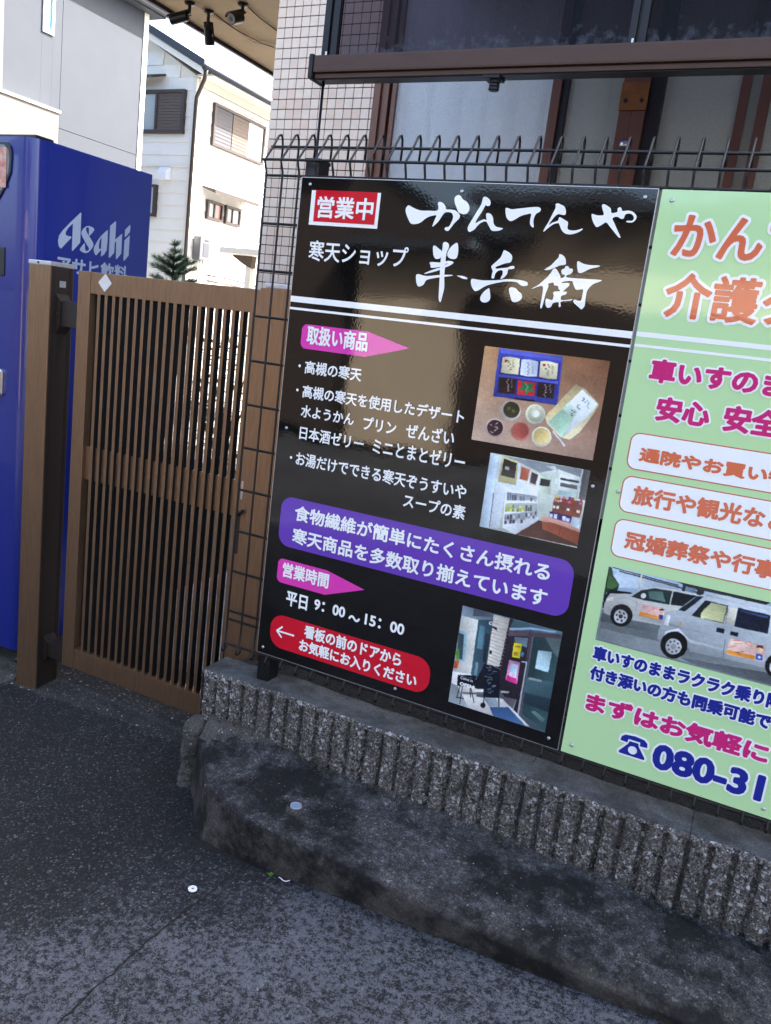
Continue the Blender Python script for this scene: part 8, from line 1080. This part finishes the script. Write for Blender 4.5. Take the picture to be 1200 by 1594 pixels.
# grey building on the left
gb = thing('grey_building', 'tall pale grey panelled house with one narrow blue window at the left', 'house', (-10, 5, -1.8))
GXF = -8.046
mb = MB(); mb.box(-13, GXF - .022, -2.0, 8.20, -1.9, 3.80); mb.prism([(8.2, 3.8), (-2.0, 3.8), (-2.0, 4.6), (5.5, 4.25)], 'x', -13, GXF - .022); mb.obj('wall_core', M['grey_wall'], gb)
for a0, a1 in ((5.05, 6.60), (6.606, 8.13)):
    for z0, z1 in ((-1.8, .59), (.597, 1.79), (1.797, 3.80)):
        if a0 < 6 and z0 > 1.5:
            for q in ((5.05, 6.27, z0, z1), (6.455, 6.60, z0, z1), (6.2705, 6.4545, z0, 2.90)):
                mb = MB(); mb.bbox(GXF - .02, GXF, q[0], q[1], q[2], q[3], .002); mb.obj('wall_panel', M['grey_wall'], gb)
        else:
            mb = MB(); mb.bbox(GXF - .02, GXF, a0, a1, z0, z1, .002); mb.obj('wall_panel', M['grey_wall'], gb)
mb = MB(); mb.box(GXF - .02, GXF + .012, 8.131, 8.225, -1.8, 3.8); mb.obj('corner_trim', M['siding_trim'], gb)
mb = MB(); mb.add([(-13, -2.2, 4.62), (GXF + .14, -2.2, 4.62), (GXF + .14, 8.42, 3.80), (-13, 8.42, 3.80), (-13, -2.2, 4.74), (GXF + .14, -2.2, 4.74), (GXF + .14, 8.42, 3.92), (-13, 8.42, 3.92)], [(0,3,2,1),(4,5,6,7),(0,1,5,4),(1,2,6,5),(2,3,7,6),(3,0,4,7)]) if False else None
mb.box(-13, GXF + .16, 5.0, 8.42, 3.803, 3.90); mb.tube([(GXF + .20, 5.0, 3.86), (GXF + .20, 8.46, 3.86)], .05, 8); mb.obj('roof_edge', M['roof_dark'], gb)
mb = MB(); mb.box(GXF - .02, GXF + .02, 6.271, 6.300, 2.90, 3.79); mb.box(GXF - .02, GXF + .02, 6.425, 6.4535, 2.90, 3.79); mb.box(GXF - .02, GXF + .02, 6.3, 6.425, 2.90, 2.945); f = mb.obj('window', M['white_plastic'], gb)
mb = MB(); mb.box(GXF - .012, GXF - .006, 6.3, 6.425, 2.945, 3.79); put('pane', mb.mesh('pane', mat('blue_sky_glass', (110, 160, 205), .1)), f)
cb = thing('cream_wall', 'cream rendered wall standing in front of the grey house', 'wall', (-7.8, 5, -1.8))
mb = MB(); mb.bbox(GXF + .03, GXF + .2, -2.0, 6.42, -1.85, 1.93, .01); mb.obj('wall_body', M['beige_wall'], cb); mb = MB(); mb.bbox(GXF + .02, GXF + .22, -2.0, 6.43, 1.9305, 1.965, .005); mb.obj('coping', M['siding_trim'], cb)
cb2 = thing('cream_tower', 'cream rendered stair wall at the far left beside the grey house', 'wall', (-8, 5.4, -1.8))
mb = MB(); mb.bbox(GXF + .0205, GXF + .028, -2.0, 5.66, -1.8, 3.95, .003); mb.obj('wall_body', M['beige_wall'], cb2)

# carport post, pine, lamp, shrubs behind the gate
cp = thing('carport', 'cream metal carport roof corner on a slim post behind the gate', 'carport', (-5.02, 7, -1.8))
mb = MB(); mb.bbox(-5.36, -3.9, 6.8, 9.5, 0.35, 0.43, .02); mb.obj('roof_panel', M['siding_trim'], cp); mb = MB(); mb.prism([(-5.28, .349), (-4.95, .349), (-4.95, .20), (-5.08, .24)], 'y', 6.95, 7.05); mb.obj('brace', M['shutter'], cp)
mb = MB(); mb.bbox(-5.05, -4.97, 6.96, 7.04, -1.8, .349, .004); mb.obj('post', M['siding_trim'], cp)
pine = thing('pine_tree', 'young pine with tufted dark green branches above the gate', 'tree', (-4.57, 5.0, -1.8))
mb = MB(); mb.tube([(-4.57, 5, -1.8), (-4.565, 5.01, -.8), (-4.575, 5, -.1), (-4.585, 5, .30)], [.035, .028, .015, .006], 8); mb.obj('trunk', M['bark'], pine, True)
mb = MB(); rnd = random.Random(12)
def tuft(c, d, L, n, mb):
    for i in range(n):
        q = Vector((rnd.gauss(0, 1), rnd.gauss(0, 1), rnd.gauss(0, 1))) * .5 + Vector(d).normalized(); q.normalize(); l = L * rnd.uniform(.6, 1.1)
        s_ = Vector(c) + Vector((rnd.gauss(0, 1), rnd.gauss(0, 1), rnd.gauss(0, 1))) * .008; w_ = q.cross(Vector((rnd.random(), rnd.random(), rnd.random()))).normalized() * .0021
        e = s_ + q * l; mb.add([s_ - w_, s_ + w_, e], [(0, 1, 2)])
for lv_, (zc, R_) in enumerate(((.24, .03), (.16, .05), (.08, .10), (0.0, .20), (-.08, .22), (-.2, .22), (-.45, .26), (-.75, .25))):
    for b_ in range(6 if R_ > .06 else 3):
        a = 6.28 * b_ / (6 if R_ > .06 else 3) + lv_ * .9 + rnd.uniform(-.3, .3)
        for k in range(int(R_ / .022) + 1):
            t = k * .022; tuft((-4.575 + math.cos(a) * t, 5 + math.sin(a) * t, zc + t * .45), (math.cos(a), math.sin(a), .8), .08, 44, mb)
mb.obj('needles', M['pine'], pine, fix=False)
gl = thing('garden_lamp', 'small white pointed finial light just above the gate rail', 'lamp', (-4.785, 5.0, -1.8))
mb = MB(); mb.lathe([(.018, -1.66), (.018, -.14), (.034, -.13), (.036, -.08), (.024, -.055), (.02, -.03), (.006, .0), (0, .004)], (-4.785, 5.0, -.045), 'z', 14); mb.obj('lamp_body', M['white_plastic'], gl, True)
def shrub(cx, cy, h, r, label, seed, m='leaf'):
    t = thing('shrub', label, 'shrub', (cx, cy, -1.8)); rn = random.Random(seed); mb = MB()
    for i in range(5): mb.tube([(cx, cy, -1.8), (cx + rn.uniform(-r, r) * .5, cy + rn.uniform(-r, r) * .5, -1.8 + h * .8)], [.012, .004], 5)
    mb.obj('stem', M['bark'], t); mb = MB()
    for i in range(900):
        u = rn.random() ** .5; a = rn.uniform(0, 6.28); z = rn.random(); rr_ = r * u * math.sqrt(max(.05, 1 - (2 * z - 1) ** 2 * .8)); c = Vector((cx + rr_ * math.cos(a), cy + rr_ * math.sin(a), -1.75 + h * z))
        d = Vector((rn.gauss(0, 1), rn.gauss(0, 1), rn.gauss(0, .6))).normalized(); s_ = d.cross(Vector((0, 0, 1))).normalized(); L = rn.uniform(.03, .055)
        mb.add([c, c + d * L * .5 + s_ * L * .3, c + d * L, c + d * L * .5 - s_ * L * .3], [(0, 1, 2, 3)])
    mb.obj('foliage', M[m], t, fix=False)
shrub(-2.35, 3.0, 1.25, .35, 'leafy green shrub glimpsed between the gate slats', 1); shrub(-3.0, 3.9, 1.15, .4, 'broader green shrub behind the gate, further back', 2)

# ---------------------------------------------------------------- other side of the street (mirrored in the glossy boards)
op = thing('opposite_house', 'sunlit beige rendered house with dark eaves across the street', 'house', (-2, -9, -1.8))
mb = MB(); mb.box(-3.9, -2.35, -13, -8.0, -1.9, 0.62); mb.box(-2.35, 3.2, -13, -8.0, -1.9, 1.22); mb.obj('wall', mat('beige_render', (204, 186, 160), .9, var=.1, vscale=2), op)
mb = MB(); mb.box(-4.2, -2.4, -13.2, -7.6, .621, .76); mb.box(-2.399, 3.6, -13.2, -7.5, 1.221, 1.38); mb.obj('roof', M['roof_dark'], op)
for x0, x1, z0, z1 in ((-2.2, -1.95, .4, .95), (1.4, 2.3, .1, .9)):
    mb = MB(); mb.bbox(x0, x1, -8.0, -7.93, z0, z1, .01); f = mb.obj('window', M['brown_metal'], op); mb = MB(); mb.box(x0 + .06, x1 - .06, -7.929, -7.925, z0 + .06, z1 - .06); put('pane', mb.mesh('pane', M['far_glass']), f)
mb = MB(); mb.box(-2.3, -1.55, -7.99, -7.2, .84, .92); mb.obj('balcony_canopy', M['roof_dark'], op)
mb = MB(); mb.box(-2.34, 3.1, -7.99, -7.9, -1.85, .22); mb.obj('garage_shutter', mat('brown_shutter_paint', (50, 38, 30), .7), op)
os_ = thing('opposite_shed', 'dark brown timber shed across the street', 'shed', (-6.5, -9, -1.8))
mb = MB(); mb.box(-9.5, -4.25, -13, -8.2, -1.9, 1.75); mb.obj('wall', mat('dark_timber', (60, 50, 44), .8), os_); mb = MB(); mb.prism([(-9.8, 1.751), (-4.15, 1.751), (-7, 2.6)], 'y', -13.3, -7.9); mb.obj('roof', M['roof_dark'], os_)
ow = thing('opposite_wall', 'low block garden wall across the street', 'wall', (6, -8.5, -1.8))
mb = MB(); mb.bbox(3.4, 14, -8.2, -8.05, -1.9, -.4, .01); mb.obj('wall', M['paving'], ow)
